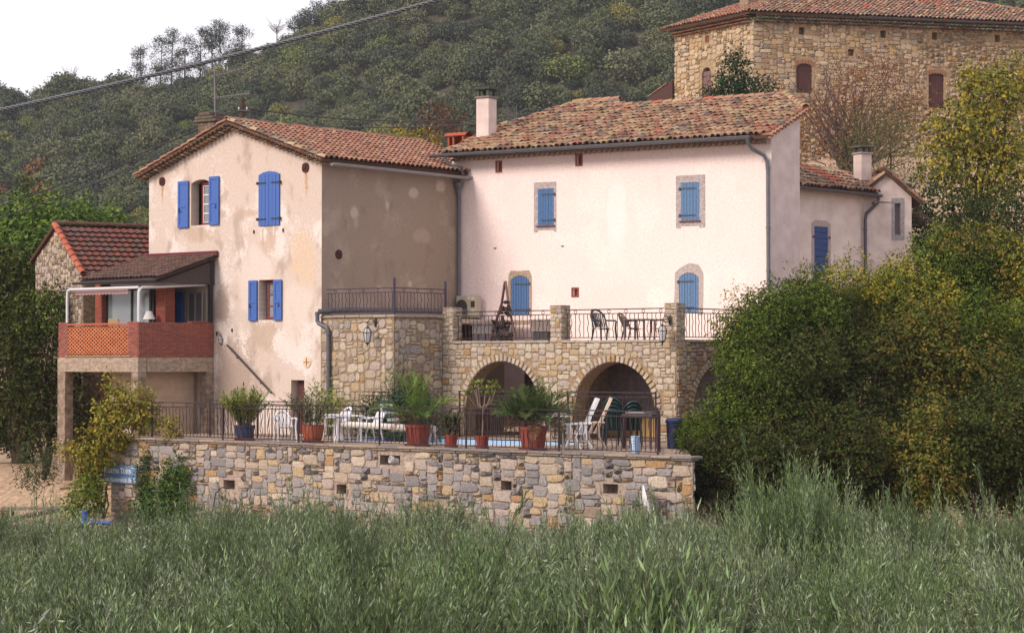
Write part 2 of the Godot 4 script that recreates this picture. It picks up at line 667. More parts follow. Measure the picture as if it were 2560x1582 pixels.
# a closed plank shutter: planks, two strap hinges
func shutter(parent: Node, x: Transform3D, w: float, h: float, n: int, rise: float, m: Material, strap: Material, flip := 1.0, both := false, grooves := 0.006) -> Node3D:
	var o := Node3D.new()
	o.name = "shutter"
	o.transform = x
	parent.add_child(o, true)
	for k in n:
		var b := MB.new()
		b.prism(plank_poly(w * k / n + grooves, w * (k + 1) / n - grooves, h, w, rise), 0.012, 0.045 + 0.004 * (k % 2))
		part(o, "plank", b.mesh(), m)
	var bb := MB.new()
	bb.prism(plank_poly(0.0, w, h, w, rise), 0.0, 0.02)
	part(o, "backing", bb.mesh(), m)
	for yy in [0.13 * h, 0.84 * h - rise * 0.5]:
		var sb := MB.new()
		var len: float = w * (1.06 if both else 0.86)
		sb.box(Vector3(w / 2 if both else (w - len / 2 + 0.05 if flip > 0 else len / 2 - 0.05), yy, 0.056), Vector3(len, 0.042, 0.012))
		for e in ([-1.0, 1.0] if both else [flip]):
			sb.box(Vector3(w / 2 + e * (w / 2 + 0.035), yy, 0.05), Vector3(0.05, 0.085, 0.07))
		part(o, "hinge", sb.mesh(), strap)
	return o

# an open shutter leaf folded flat on the wall, seen from its panelled side
func panel_leaf(parent: Node, x: Transform3D, w: float, h: float, m: Material, iron: Material, catch_side: float) -> void:
	var o := Node3D.new()
	o.name = "shutter"
	o.transform = x
	parent.add_child(o, true)
	part(o, "board", boxmesh(Vector3(w, h, 0.03), 0.004), m, at3(w / 2, h / 2, 0.04))
	for e in [0.045, w - 0.045]:
		part(o, "stile", boxmesh(Vector3(0.09, h - 0.004, 0.02), 0.004), m, at3(e, h / 2, 0.064))
	for e in [0.05, h * 0.47, h - 0.05]:
		part(o, "rail", boxmesh(Vector3(w - 0.186, 0.1, 0.02), 0.004), m, at3(w / 2, e, 0.064))
	var b := MB.new()
	b.tube([Vector3(w / 2 + catch_side * w * 0.1, h * 0.36, 0.085), Vector3(w / 2 + catch_side * w * 0.26, h * 0.34, 0.09), Vector3(w / 2 + catch_side * w * 0.24, h * 0.42, 0.09)], 0.014, 5)
	part(o, "latch", b.mesh(), iron)

func gutter(parent: Node, a: Vector3, e: Vector3, r: float, m: Material, out: Vector3) -> void:
	var b := MB.new()
	var d := (e - a).normalized()
	var seg := 8
	for k in seg:
		var t0 := PI * k / seg
		var t1 := PI * (k + 1) / seg
		for rr in [r, r * 0.9]:
			var p0: Vector3 = out * cos(t0) * rr - UP * sin(t0) * rr
			var p1: Vector3 = out * cos(t1) * rr - UP * sin(t1) * rr
			var n0 := p0.normalized()
			var n1 := p1.normalized()
			if rr == r:
				b.tri3(a + p0, e + p1, e + p0, n0, n1, n0)
				b.tri3(a + p0, a + p1, e + p1, n0, n1, n1)
			else:
				b.tri3(a + p0, e + p0, e + p1, -n0, -n0, -n1)
				b.tri3(a + p0, e + p1, a + p1, -n0, -n1, -n1)
		var q0: Vector3 = out * cos(t0) * r - UP * sin(t0) * r
		var q1: Vector3 = out * cos(t1) * r - UP * sin(t1) * r
		b.tri(a, a + q0, a + q1)
		b.tri(e, e + q1, e + q0)
	b.tube([a + out * r, e + out * r], 0.012, 5)
	var o := part(parent, "gutter", b.mesh(), m)
	var len := a.distance_to(e)
	var nb := int(len / 0.9)
	for k in nb:
		var br := MB.new()
		var p := a + d * (k + 0.5) * len / nb
		for q in 5:
			var t0 := PI * q / 5
			var t1 := PI * (q + 1) / 5
			var u0: Vector3 = (out * cos(t0) - UP * sin(t0)) * (r + 0.008)
			var u1: Vector3 = (out * cos(t1) - UP * sin(t1)) * (r + 0.008)
			br.quad(p + u0 - d * 0.012, p + u0 + d * 0.012, p + u1 + d * 0.012, p + u1 - d * 0.012)
		part(o, "bracket", br.mesh(), m)

func downpipe(parent: Node, pts: Array, r: float, m: Material, collars: Array = []) -> void:
	var b := MB.new()
	b.tube(pts, r, 10)
	var o := part(parent, "downpipe", b.mesh(), m)
	for c in collars:
		var cb := MB.new()
		cb.tube([c - UP * 0.03, c + UP * 0.03], r * 1.22, 10)
		part(o, "collar", cb.mesh(), m)

func anchor_plate(parent: Node, x: Transform3D, r: float, m: Material) -> void:
	var b := MB.new()
	b.lathe([Vector2(0, 0.07), Vector2(r * 0.25, 0.07), Vector2(r * 0.3, 0.035), Vector2(r * 0.8, 0.03), Vector2(r, 0.02), Vector2(r, 0.0)], 20, Vector3.ZERO, Basis(Vector3.RIGHT, PI / 2))
	for k in 4:
		var an := PI / 4 + k * PI / 2
		b.box(Vector3(cos(an), sin(an), 0) * r * 0.5 + Vector3(0, 0, 0.04), Vector3(r * 0.9, r * 0.12, 0.02), Basis(Vector3.BACK, an))
	part(parent, "anchor_plate", b.mesh(), m, x)

# window with frame, mullion bars and panes; origin lower left, at the frame plane
func casement(parent: Node, x: Transform3D, w: float, h: float, cols: int, rows: int, fm: Material, bm: Material, rise := 0.0) -> void:
	var o := Node3D.new()
	o.name = "window"
	o.transform = x
	parent.add_child(o, true)
	var f := 0.07
	for q in [[Vector3(f / 2, h / 2, 0), Vector3(f, h, 0.06)], [Vector3(w - f / 2, h / 2, 0), Vector3(f, h, 0.06)], [Vector3(w / 2, f / 2, 0), Vector3(w - 2 * f, f, 0.06)], [Vector3(w / 2, h - f / 2 - rise * 0.3, 0), Vector3(w - 2 * f, f + rise * 0.6, 0.06)]]:
		part(o, "frame", boxmesh(q[1], 0.006), fm, Transform3D(Basis.IDENTITY, q[0]))
	var gw := (w - 2 * f) / cols
	var gh := (h - 2 * f - rise * 0.6) / rows
	for i in cols:
		for j in rows:
			var p := Vector3(f + gw * (i + 0.5), f + gh * (j + 0.5), 0.0)
			var b := MB.new()
			var t := 0.022
			b.box(p + Vector3(-gw / 2 + t / 2, 0, 0.012), Vector3(t, gh, 0.03))
			b.box(p + Vector3(gw / 2 - t / 2, 0, 0.012), Vector3(t, gh, 0.03))
			b.box(p + Vector3(0, -gh / 2 + t / 2, 0.011), Vector3(gw - 2 * t, t, 0.03))
			b.box(p + Vector3(0, gh / 2 - t / 2, 0.011), Vector3(gw - 2 * t, t, 0.03))
			part(o, "glazing_bar", b.mesh(), bm)
			part(o, "pane", boxmesh(Vector3(gw - 2 * t, gh - 2 * t, 0.004)), glass(), Transform3D(Basis.IDENTITY, p))

func glass() -> StandardMaterial3D:
	if not MC.has("glass"):
		var m := StandardMaterial3D.new()
		m.albedo_color = Color(0.75, 0.8, 0.82, 0.22)
		m.transparency = BaseMaterial3D.TRANSPARENCY_ALPHA
		m.roughness = 0.05
		MC.glass = m
	return MC.glass

# tile tones: 0 terracotta, 1 red brown, 2 tan, 3 pale buff, 4 lichen grey, 5 dark brown, 6 bright orange red, 7 rose, 8 ochre
func tile_mats() -> Array:
	var c := [[191, 136, 112], [173, 122, 102], [205, 165, 129], [217, 186, 150], [163, 143, 126], [137, 111, 95], [212, 118, 90], [202, 151, 126], [191, 165, 124]]
	var out := []
	for q in c:
		out.append(M(q[0], q[1], q[2], 0.9, "grain", 2.2, "n_fine"))
	return out

func roof_frame(p: Vector3, ex: Vector3, pitch: float) -> Transform3D:
	# eave origin, eave direction (upslope is to its left seen from above the roof), slope angle
	var e := ex.normalized()
	var back := UP.cross(e).normalized()   # horizontal, upslope
	var ey := back * cos(pitch) + UP * sin(pitch)
	return Transform3D(Basis(e, ey, e.cross(ey)), p)

func ridge_row(parent: Node, a: Vector3, e: Vector3, r: float, mats: Array, weights: Array, rr: RandomNumberGenerator, called := "ridge_tile") -> void:
	var len := a.distance_to(e)
	var n := maxi(1, int(len / 0.36))
	if not MC.has("ridge%s" % r):
		MC["ridge%s" % r] = tile_mesh(0.44, r, r * 0.86, 7)
	var ey := (e - a).normalized()
	var ez := (UP - ey * ey.dot(UP)).normalized()
	for k in n:
		var bs := Basis(ey.cross(ez), ey, ez) * Basis(Vector3.BACK, rr.randf_range(-0.04, 0.04)) * Basis(Vector3.RIGHT, -0.06)
		part(parent, called, MC["ridge%s" % r], mats[pick(weights, rr)], Transform3D(bs, a + ey * len * (k + 0.5) / n + ez * 0.0))

func build_cream_house() -> void:
	var o := thing("cream_house", "cream gabled house with weathered patchy render and bright blue shutters", "house", SX)
	var fx := Rect2(-8.05, -1.4, 8.05, 11.2)
	var rust := Color(0.62, 0.40, 0.22)
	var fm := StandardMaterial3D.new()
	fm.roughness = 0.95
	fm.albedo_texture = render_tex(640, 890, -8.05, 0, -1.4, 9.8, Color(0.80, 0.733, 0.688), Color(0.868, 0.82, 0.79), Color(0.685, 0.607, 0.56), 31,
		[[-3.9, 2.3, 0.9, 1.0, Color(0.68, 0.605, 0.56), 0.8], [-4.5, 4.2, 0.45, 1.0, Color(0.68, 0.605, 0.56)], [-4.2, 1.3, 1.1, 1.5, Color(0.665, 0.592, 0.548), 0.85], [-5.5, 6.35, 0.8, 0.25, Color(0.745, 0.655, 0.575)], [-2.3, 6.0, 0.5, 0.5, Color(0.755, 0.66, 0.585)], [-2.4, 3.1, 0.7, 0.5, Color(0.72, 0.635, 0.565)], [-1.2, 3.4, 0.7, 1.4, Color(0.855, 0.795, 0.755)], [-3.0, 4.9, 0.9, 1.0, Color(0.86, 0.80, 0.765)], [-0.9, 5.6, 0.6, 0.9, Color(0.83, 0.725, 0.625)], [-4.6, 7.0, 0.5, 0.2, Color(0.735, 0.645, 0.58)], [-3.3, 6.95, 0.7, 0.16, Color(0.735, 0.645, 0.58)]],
		[[-7.39, 8.1, 0.75, 0.09, rust], [-0.7, 8.15, 0.95, 0.09, Color(0.66, 0.42, 0.16)], [-2.05, 6.45, 0.6, 0.05, Color(0.6, 0.52, 0.46)], [-2.6, 6.45, 0.8, 0.05, Color(0.62, 0.53, 0.47)], [-5.5, 6.6, 0.6, 0.2, Color(0.64, 0.55, 0.48)]], 0.06, 0.1)
	var b := MB.new()
	wall_face(b, -1.4, [Vector2(-8.05, 8.38), Vector2(-3.9, 9.68), Vector2(0, 8.4)], [{"x0": -5.98, "x1": -5.05, "y0": 6.66, "y1": 8.14, "rise": 0.12}, {"x0": -2.79, "x1": -2.09, "y0": 3.56, "y1": 4.82}, {"x0": -1.33, "x1": -0.75, "y0": 0.0, "y1": 1.68}], 0.34, fx)
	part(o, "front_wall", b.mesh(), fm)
	# the bare grey brown flank
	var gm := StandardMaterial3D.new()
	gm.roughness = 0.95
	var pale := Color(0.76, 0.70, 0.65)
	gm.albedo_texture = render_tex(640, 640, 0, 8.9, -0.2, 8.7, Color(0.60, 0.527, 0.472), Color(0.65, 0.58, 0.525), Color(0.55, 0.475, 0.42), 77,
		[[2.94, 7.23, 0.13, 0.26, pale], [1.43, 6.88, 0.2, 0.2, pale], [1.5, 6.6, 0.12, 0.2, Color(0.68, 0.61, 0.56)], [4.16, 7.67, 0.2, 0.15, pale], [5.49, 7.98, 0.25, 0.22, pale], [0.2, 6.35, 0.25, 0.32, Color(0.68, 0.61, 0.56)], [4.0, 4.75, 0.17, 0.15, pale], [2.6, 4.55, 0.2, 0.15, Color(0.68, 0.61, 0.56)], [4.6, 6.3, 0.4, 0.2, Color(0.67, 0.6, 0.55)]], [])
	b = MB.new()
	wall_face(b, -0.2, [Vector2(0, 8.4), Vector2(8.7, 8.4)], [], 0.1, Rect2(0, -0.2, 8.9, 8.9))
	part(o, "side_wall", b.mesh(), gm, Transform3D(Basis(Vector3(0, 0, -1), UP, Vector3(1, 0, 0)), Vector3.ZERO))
	b = MB.new()
	b.quad(Vector3(-8.05, -1.4, -8.7), Vector3(-8.05, -1.4, 0), Vector3(-8.05, 8.38, 0), Vector3(-8.05, 8.38, -8.7))
	b.quad(Vector3(0, -1.4, -8.7), Vector3(-8.05, -1.4, -8.7), Vector3(-8.05, 8.38, -8.7), Vector3(0, 8.4, -8.7))
	b.tri(Vector3(0, 8.4, -8.7), Vector3(-8.05, 8.38, -8.7), Vector3(-3.9, 9.68, -8.7))
	part(o, "back_wall", b.mesh(), M(190, 168, 150, 0.95, "soft", 0.4))
	# openings
	var blue := M(78, 124, 216, 0.62, "grain", 2.6)
	var iron := M(44, 38, 44, 0.6)
	var oxblood := M(118, 44, 44, 0.5)
	var pw := M(214, 204, 200, 0.6)
	panel_leaf(o, at3(-6.56, 6.6, 0), 0.5, 1.52, blue, iron, -1.4)
	panel_leaf(o, at3(-5.06, 6.64, 0), 0.46, 1.56, blue, iron, 1.0)
	casement(o, at3(-5.7, 6.68, -0.24), 0.62, 1.40, 1, 4, oxblood, pw, 0.1)
	shutter(o, at3(-2.77, 6.52, 0.005), 0.47, 1.60, 3, 0.0, blue, iron, -1.0).scale.y = 1.0
	shutter(o, at3(-2.295, 6.52, 0.005), 0.47, 1.60, 3, 0.0, blue, iron, 1.0)
	var hd := MB.new()
	hd.prism(PackedVector2Array([Vector2(-2.77, 8.12), Vector2(-1.825, 8.12), Vector2(-2.05, 8.20), Vector2(-2.3, 8.23), Vector2(-2.55, 8.20)]), 0.0, 0.05)
	part(o, "shutter_head", hd.mesh(), blue)
	panel_leaf(o, at3(-3.2, 3.54, 0), 0.38, 1.27, blue, iron, -1.4)
	panel_leaf(o, at3(-2.07, 3.54, 0), 0.36, 1.27, blue, iron, 1.0)
	casement(o, at3(-2.62, 3.57, -0.22), 0.53, 1.23, 1, 3, oxblood, M(120, 70, 66, 0.6))
	part(o, "cellar_door", boxmesh(Vector3(0.42, 1.66, 0.05), 0.005), M(104, 50, 48, 0.7, "grain", 2.0), at3(-1.04, 0.84, -0.26))
	var rustm := M(92, 52, 46, 0.9, "grain", 6.0)
	anchor_plate(o, at3(-7.39, 8.17, 0.0), 0.15, rustm)
	anchor_plate(o, at3(-0.7, 8.25, 0.0), 0.16, rustm)
	anchor_plate(o, Transform3D(Basis(Vector3(0, 0, -1), UP, Vector3(1, 0, 0)), Vector3(0, 5.57, -0.74)), 0.15, rustm)
	var pl := MB.new()
	pl.lathe([Vector2(0, 0.03), Vector2(0.17, 0.03), Vector2(0.19, 0.0)], 22, Vector3.ZERO, Basis(Vector3.RIGHT, PI / 2))
	var disc := part(o, "plaster_disc", pl.mesh(), M(214, 192, 170, 0.95), at3(-0.62, 2.24, 0.0))
	pl = MB.new()
	for k in 4:
		pl.box(Vector3(cos(k * PI / 2), sin(k * PI / 2), 0) * 0.06 + Vector3(0, 0, 0.04), Vector3(0.13, 0.02, 0.015), Basis(Vector3.BACK, k * PI / 2))
	part(disc, "iron_cross", pl.mesh(), M(170, 110, 60, 0.8))
	for q in [[-3.0, 6.35], [-1.68, 6.35], [-4.0, 3.25]]:
		part(o, "hook", boxmesh(Vector3(0.035, 0.11, 0.05), 0.008), rustm, at3(q[0], q[1], 0.025))
	# handrail of the cellar stair, fixed to the wall
	b = MB.new()
	b.tube([Vector3(-4.12, 2.78, 0.12), Vector3(-2.08, 1.27, 0.12)], 0.032, 8)
	for q in [0.22, 0.75]:
		var p := Vector3(-4.12, 2.78, 0.12).lerp(Vector3(-2.08, 1.27, 0.12), q)
		b.tube([p, p - UP * 0.09, p + Vector3(0, -0.1, -0.12)], 0.014, 6)
	part(o, "handrail", b.mesh(), M(52, 42, 48, 0.6))
	# roof: old lichened tiles on the gable edge, newer red tiles on the flank slope
	var mats := tile_mats()
	var r := RandomNumberGenerator.new()
	r.seed = 5
	var pr := atan(1.45 / 4.3)
	var len_r := 4.3 / cos(pr)
	var R := roof_frame(Vector3(0.36, 8.46, 0.34), Vector3(0, 0, -1), pr)
	var roof := Node3D.new()
	roof.name = "roof"
	o.add_child(roof)
	b = MB.new()
	slab_from_poly(b, R, PackedVector2Array([Vector2(0, 0), Vector2(9.2, 0), Vector2(9.2, len_r), Vector2(0, len_r)]), -0.1, -0.012)
	var pl2 := atan(1.53 / 4.45)
	var len_l := 4.45 / cos(pl2)
	var L := roof_frame(Vector3(-8.4, 8.38, -8.86), Vector3(0, 0, 1), pl2)
	slab_from_poly(b, L, PackedVector2Array([Vector2(0, 0), Vector2(9.2, 0), Vector2(9.2, len_l), Vector2(0, len_l)]), -0.1, -0.012)
	part(roof, "roof_deck", b.mesh(), M(112, 74, 58, 0.95, "grain", 1.5))
	if not MC.has("tile"):
		MC.tile = tile_mesh(0.46, 0.105, 0.085)
		MC.tile_small = tile_mesh(0.4, 0.075, 0.066, 5)
	var list := []
	var wts := func(c: Vector2, q: RandomNumberGenerator) -> int:
		if c.x < 0.5:
			return pick([0.2, 0.3, 2, 1.5, 3, 1.5, 0, 0, 0.6], q)
		return pick([5, 2.6, 0.6, 0.05, 0.2, 0.3, 0.15, 3.4, 0], q)
	var rk := func(c: Vector2) -> float: return -c.x - c.y * 0.2
	tile_field(list, R, PackedVector2Array([Vector2(0.02, 0), Vector2(9.2, 0), Vector2(9.2, len_r), Vector2(0.02, len_r)]), 0.215, 0.355, wts, r, 0.5, rk)
	emit(roof, "tile", "tiling", list, [MC.tile], mats)
	list = []
	tile_field(list, L, PackedVector2Array([Vector2(0.0, 0), Vector2(9.18, 0), Vector2(9.18, len_l), Vector2(0.0, len_l)]), 0.215, 0.355, func(c, q): return pick([2, 2, 1, 0.3, 2, 1.5, 0, 0.5, 0.3], q), r, 1.0, func(c): return c.x)
	emit(roof, "tile", "tiling", list, [MC.tile], mats, 30)
	ridge_row(roof, Vector3(-3.95, 9.93, 0.3), Vector3(-3.95, 9.93, -8.8), 0.13, mats, [2, 3, 0.5, 0, 1, 1, 0.3, 1, 0], r)
	# genoise: two rows of tile ends under the gable overhang
	var eave := [1, 0.5, 3, 4, 4, 1, 0, 0.6, 0.8]
	for side in 2:
		var A := Vector3(0.3, 8.36, 0.17) if side == 0 else Vector3(-8.32, 8.30, 0.17)
		var E := Vector3(-3.9, 9.75, 0.17)
		var n := int(A.distance_to(E) / 0.19)
		for row in 2:
			for k in n:
				var p := A.lerp(E, (k + 0.5 + 0.4 * row) / n) + Vector3(0, 0.03 - 0.13 * row, -0.07 * row)
				var bs := Basis(Vector3.RIGHT, Vector3(0, 0, -1), UP) * Basis(Vector3.UP, r.randf_range(-0.1, 0.1))
				part(roof, "verge_tile", MC.tile_small, mats[pick(eave, r)], Transform3D(bs, p))
	var zinc := M(150, 152, 158, 0.42, "soft", 0.8, "", 0.2)
	gutter(o, Vector3(0.44, 8.33, 0.02), Vector3(0.44, 8.30, -6.5), 0.085, zinc, Vector3(1, 0, 0))
	# old stone chimney on the hidden slope, with a slab cap, and the aerials on it
	var ch := Node3D.new()
	ch.name = "chimney"
	ch.position = Vector3(-6.75, 0, -1.6)
	o.add_child(ch)
	part(ch, "stack", boxmesh(Vector3(0.8, 2.0, 0.55), 0.03), M(150, 130, 112, 0.95, "blot", 1.2, "n_rough"), at3(0, 9.2, 0))
	for q in [[0, 10.24, 1.1, 0.09], [-0.05, 10.34, 0.9, 0.1], [0.0, 10.46, 0.55, 0.12]]:
		part(ch, "cap_stone", boxmesh(Vector3(q[2], q[3], 0.7), 0.02), M(132, 118, 106, 0.95, "blot", 1.5, "n_rough"), Transform3D(Basis(Vector3.BACK, 0.05 * (q[3] * 20 - 2)), Vector3(q[0], q[1], 0)))
	b = MB.new()
	b.tube([Vector3(0.3, 9.4, 0.1), Vector3(0.24, 10.9, 0.1), Vector3(0.22, 12.05, 0.1)], [0.032, 0.03, 0.025], 6)
	var al := part(ch, "aerial_mast", b.mesh(), M(120, 116, 116, 0.5, "", 1.0, "", 0.5))
	for q in [[Vector3(0.22, 11.9, 0.1), Vector3(-1.0, 0.25, 0.3), 1.6, 7], [Vector3(0.22, 11.7, 0.1), Vector3(1.0, 0.17, -0.2), 1.3, 9], [Vector3(0.24, 11.0, 0.1), Vector3(1.0, -0.03, 0.2), 2.2, 14]]:
		b = MB.new()
		var dir: Vector3 = q[1].normalized()
		b.tube([q[0] - dir * 0.1, q[0] + dir * q[2]], 0.018, 5)
		for k in q[3]:
			var p: Vector3 = q[0] + dir * q[2] * (k + 0.5) / q[3]
			var cr := dir.cross(UP).normalized() if q[3] != 14 else UP
			b.tube([p - cr * (0.2 if q[3] != 14 else 0.06), p + cr * (0.2 if q[3] != 14 else 0.06)], 0.012, 4)
		part(al, "aerial", b.mesh(), M(120, 116, 116, 0.5, "", 1.0, "", 0.5))

func build_pink_house() -> void:
	var o := thing("pink_house", "tall pale pink rendered house with blue plank shutters and mottled tile roof", "house", KX)
	var plaster := StandardMaterial3D.new()
	plaster.roughness = 0.95
	var run := Color(0.84, 0.77, 0.74)
	plaster.albedo_texture = render_tex(900, 512, -11.6, 0, 2.6, 9.1, Color(0.945, 0.86, 0.838), Color(0.953, 0.88, 0.855), Color(0.93, 0.83, 0.81), 55,
		[[-10.6, 8.2, 0.5, 0.8, Color(0.90, 0.83, 0.81), 0.6], [-11.3, 6.0, 0.4, 2.0, Color(0.88, 0.81, 0.79), 0.5], [-5.4, 6.8, 0.4, 1.6, Color(0.955, 0.905, 0.885), 0.8], [-9.9, 4.4, 0.8, 0.7, Color(0.90, 0.82, 0.81), 0.6], [-5.0, 4.2, 1.4, 0.5, Color(0.905, 0.83, 0.81), 0.5]],
		[[-8.2, 6.4, 0.5, 0.03, run], [-7.75, 6.4, 0.4, 0.03, run], [-3.0, 6.37, 0.6, 0.03, run], [-2.5, 6.37, 0.4, 0.03, run], [-6.74, 8.48, 0.5, 0.03, run], [-9.76, 8.4, 0.4, 0.03, run], [-4.6, 8.9, 0.9, 0.05, Color(0.91, 0.84, 0.82)], [-0.6, 8.8, 1.4, 0.05, Color(0.9, 0.83, 0.81)], [-1.9, 8.9, 0.7, 0.05, Color(0.91, 0.84, 0.82)]], 0.1, 0.25)
	var b := MB.new()
	wall_face(b, 2.6, [Vector2(-11.6, 9.02), Vector2(0, 9.02)], [
		{"x0": -8.28, "x1": -7.66, "y0": 6.62, "y1": 7.82}, {"x0": -3.09, "x1": -2.43, "y0": 6.60, "y1": 7.80},
		{"x0": -9.30, "x1": -8.60, "y0": 3.74, "y1": 5.04, "rise": 0.16}, {"x0": -3.15, "x1": -2.47, "y0": 3.75, "y1": 5.0, "rise": 0.14},
		{"x0": -9.84, "x1": -9.68, "y0": 8.45, "y1": 8.75}, {"x0": -6.82, "x1": -6.65, "y0": 8.52, "y1": 8.83}, {"x0": -6.97, "x1": -6.79, "y0": 4.35, "y1": 4.57}], 0.2, Rect2(-11.6, 2.6, 11.6, 6.5))
	part(o, "front_wall", b.mesh(), plaster)
	b = MB.new()
	wall_face(b, 0.0, [Vector2(0, 9.02), Vector2(2.05, 9.82)], [], 0.1)
	part(o, "side_wall", b.mesh(), M(222, 204, 202, 0.95, "soft", 0.4, "n_fine", 0.0, 0.3), Transform3D(Basis(Vector3(0, 0, -1), UP, Vector3(1, 0, 0)), Vector3(0, 0, 0)))
	b = MB.new()
	b.quad(Vector3(0, 0, -2.05), Vector3(-4.6, 0, -9), Vector3(-4.6, 9.02, -9), Vector3(0, 9.82, -2.05))
	b.quad(Vector3(-11.6, 0, -9), Vector3(-11.6, 0, 0), Vector3(-11.6, 9.02, 0), Vector3(-11.6, 9.02, -9))
	b.quad(Vector3(-4.6, 0, -9), Vector3(-11.6, 0, -9), Vector3(-11.6, 9.02, -9), Vector3(-4.6, 9.02, -9))
	part(o, "back_wall", b.mesh(), M(214, 194, 190, 0.95, "soft", 0.4))
	var stone := M(216, 204, 205, 0.95, "grain", 1.2, "n_fine")
	var blue := M(98, 148, 214, 0.65, "blot", 4.0)
	var blue2 := M(122, 168, 222, 0.65, "blot", 4.6)
	var strap := M(58, 70, 92, 0.6)
	# stone surrounds of the upper windows, slightly proud of the render
	for q in [[-8.42, -7.58, 6.42, 8.02, -8.27, -7.67, 6.63, 7.81], [-3.25, -2.24, 6.38, 8.01, -3.08, -2.44, 6.61, 7.79]]:
		b = MB.new()
		var z := 0.012
		b.box(Vector3((q[0] + q[4]) / 2, (q[2] + q[3]) / 2, z / 2), Vector3(q[4] - q[0], q[3] - q[2], z))
		b.box(Vector3((q[5] + q[1]) / 2, (q[2] + q[3]) / 2, z / 2), Vector3(q[1] - q[5], q[3] - q[2], z))
		b.box(Vector3((q[4] + q[5]) / 2, (q[7] + q[3]) / 2, z / 2), Vector3(q[5] - q[4], q[3] - q[7], z))
		b.box(Vector3((q[4] + q[5]) / 2, (q[2] + 0.06 + q[6]) / 2, z / 2), Vector3(q[5] - q[4], q[6] - q[2] - 0.06, z))
		part(o, "window_surround", b.mesh(), stone)
		part(o, "sill", boxmesh(Vector3(q[5] - q[4] + 0.1, 0.035, 0.12), 0.008), M(128, 88, 92, 0.8), at3((q[4] + q[5]) / 2, q[6] - 0.018, 0.03))
	shutter(o, at3(-8.27, 6.64, -0.03), 0.6, 1.165, 6, 0.0, blue, strap, 1.0)
	shutter(o, at3(-3.08, 6.62, -0.03), 0.64, 1.165, 6, 0.0, blue2, strap, -1.0)
	# ragged stone surrounds of the lower windows
	var rg := RandomNumberGenerator.new()
	rg.seed = 8
	for q in [[-9.30, -8.60, 3.6, 5.04, 0.13, M(210, 188, 166, 0.95, "grain", 1.5, "n_rough")], [-3.15, -2.47, 3.6, 5.0, 0.2, M(222, 208, 204, 0.95, "grain", 1.5, "n_fine")]]:
		var tall: bool = q[4] > 0.15
		var outline := PackedVector2Array()
		var inner := PackedVector2Array()
		for k in 9:
			var f := k / 8.0
			var hh := {"x0": q[0], "x1": q[1], "y1": q[3], "rise": 0.15}
			inner.append(Vector2(lerpf(q[0], q[1], f), hole_top(hh, lerpf(q[0], q[1], f))))
		outline.append(Vector2(q[0] - q[4], q[2] + 0.1))
		outline.append(Vector2(q[0] - q[4] + (0.05 if tall else 0.0), q[3] - 0.55))
		outline.append(Vector2(q[0] - q[4] + 0.06, q[3] + (0.0 if tall else 0.05)))
		outline.append(Vector2(q[0] + 0.02, q[3] + (0.14 if tall else 0.16)))
		outline.append(Vector2((q[0] + q[1]) / 2, q[3] + (0.3 if tall else 0.14)))
		outline.append(Vector2(q[1] + 0.0, q[3] + (0.24 if tall else 0.16)))
		outline.append(Vector2(q[1] + q[4] - 0.04, q[3] - 0.02))
		outline.append(Vector2(q[1] + q[4] * 0.8, q[3] - 0.6))
		outline.append(Vector2(q[1] + q[4] * 0.7, q[2] + 0.1))
		var full := outline.duplicate()
		full.append(Vector2(q[1], q[2] + 0.1))
		for k in 9:
			full.append(inner[8 - k])
		full.append(Vector2(q[0], q[2] + 0.1))
		b = MB.new()
		b.prism(full, 0.0, 0.014)
		part(o, "window_surround", b.mesh(), q[5])
		shutter(o, at3(q[0] + 0.01, 3.76, -0.04), 0.68 if not tall else 0.66, q[3] - 3.77, 7, 0.14, blue if not tall else blue2, strap, 1.0 if not tall else -1.0)
	# attic lights and the small square opening, framed in red brick
	var brickm := M(176, 92, 78, 0.9, "grain", 3.0)
	for q in [[-9.84, -9.68, 8.45, 8.75], [-6.82, -6.65, 8.52, 8.83], [-6.97, -6.79, 4.35, 4.57]]:
		b = MB.new()
		var e := 0.045
		b.box(Vector3(q[0] - e / 2, (q[2] + q[3]) / 2, 0.006), Vector3(e, q[3] - q[2] + 2 * e, 0.03))
		b.box(Vector3(q[1] + e / 2, (q[2] + q[3]) / 2, 0.006), Vector3(e, q[3] - q[2] + 2 * e, 0.03))
		b.box(Vector3((q[0] + q[1]) / 2, q[3] + e / 2, 0.006), Vector3(q[1] - q[0], e, 0.03))
		b.box(Vector3((q[0] + q[1]) / 2, q[2] - e / 2, 0.006), Vector3(q[1] - q[0], e, 0.03))
		part(o, "vent_frame", b.mesh(), brickm)
		part(o, "vent_back", boxmesh(Vector3(q[1] - q[0], q[3] - q[2], 0.02)), M(120, 62, 54, 0.9), at3((q[0] + q[1]) / 2, (q[2] + q[3]) / 2, -0.14))
	for q in [[-9.9, 5.95], [-7.35, 5.95]]:
		part(o, "hook", boxmesh(Vector3(0.09, 0.02, 0.05)), strap, at3(q[0], q[1], 0.02))
	# roof
	var mats := tile_mats()
	var r := RandomNumberGenerator.new()
	r.seed = 15
	var roof := Node3D.new()
	roof.name = "roof"
	o.add_child(roof)
	var R := roof_frame(Vector3(0, 9.06, 0.62), Vector3(1, 0, 0), atan(0.38))
	var poly := PackedVector2Array([Vector2(-11.7, 0), Vector2(0.12, 0), Vector2(0.2, 2.95), Vector2(-1.4, 4.85), Vector2(-7.3, 4.85), Vector2(-8.0, 5.8), Vector2(-9.8, 5.85), Vector2(-11.3, 3.2)])
	b = MB.new()
	slab_from_poly(b, R, poly, -0.12, -0.012)
	part(roof, "roof_deck", b.mesh(), M(120, 88, 70, 0.95, "grain", 1.5))
	var list := []
	var patch := FastNoiseLite.new()
	patch.seed = 3
	patch.frequency = 0.35
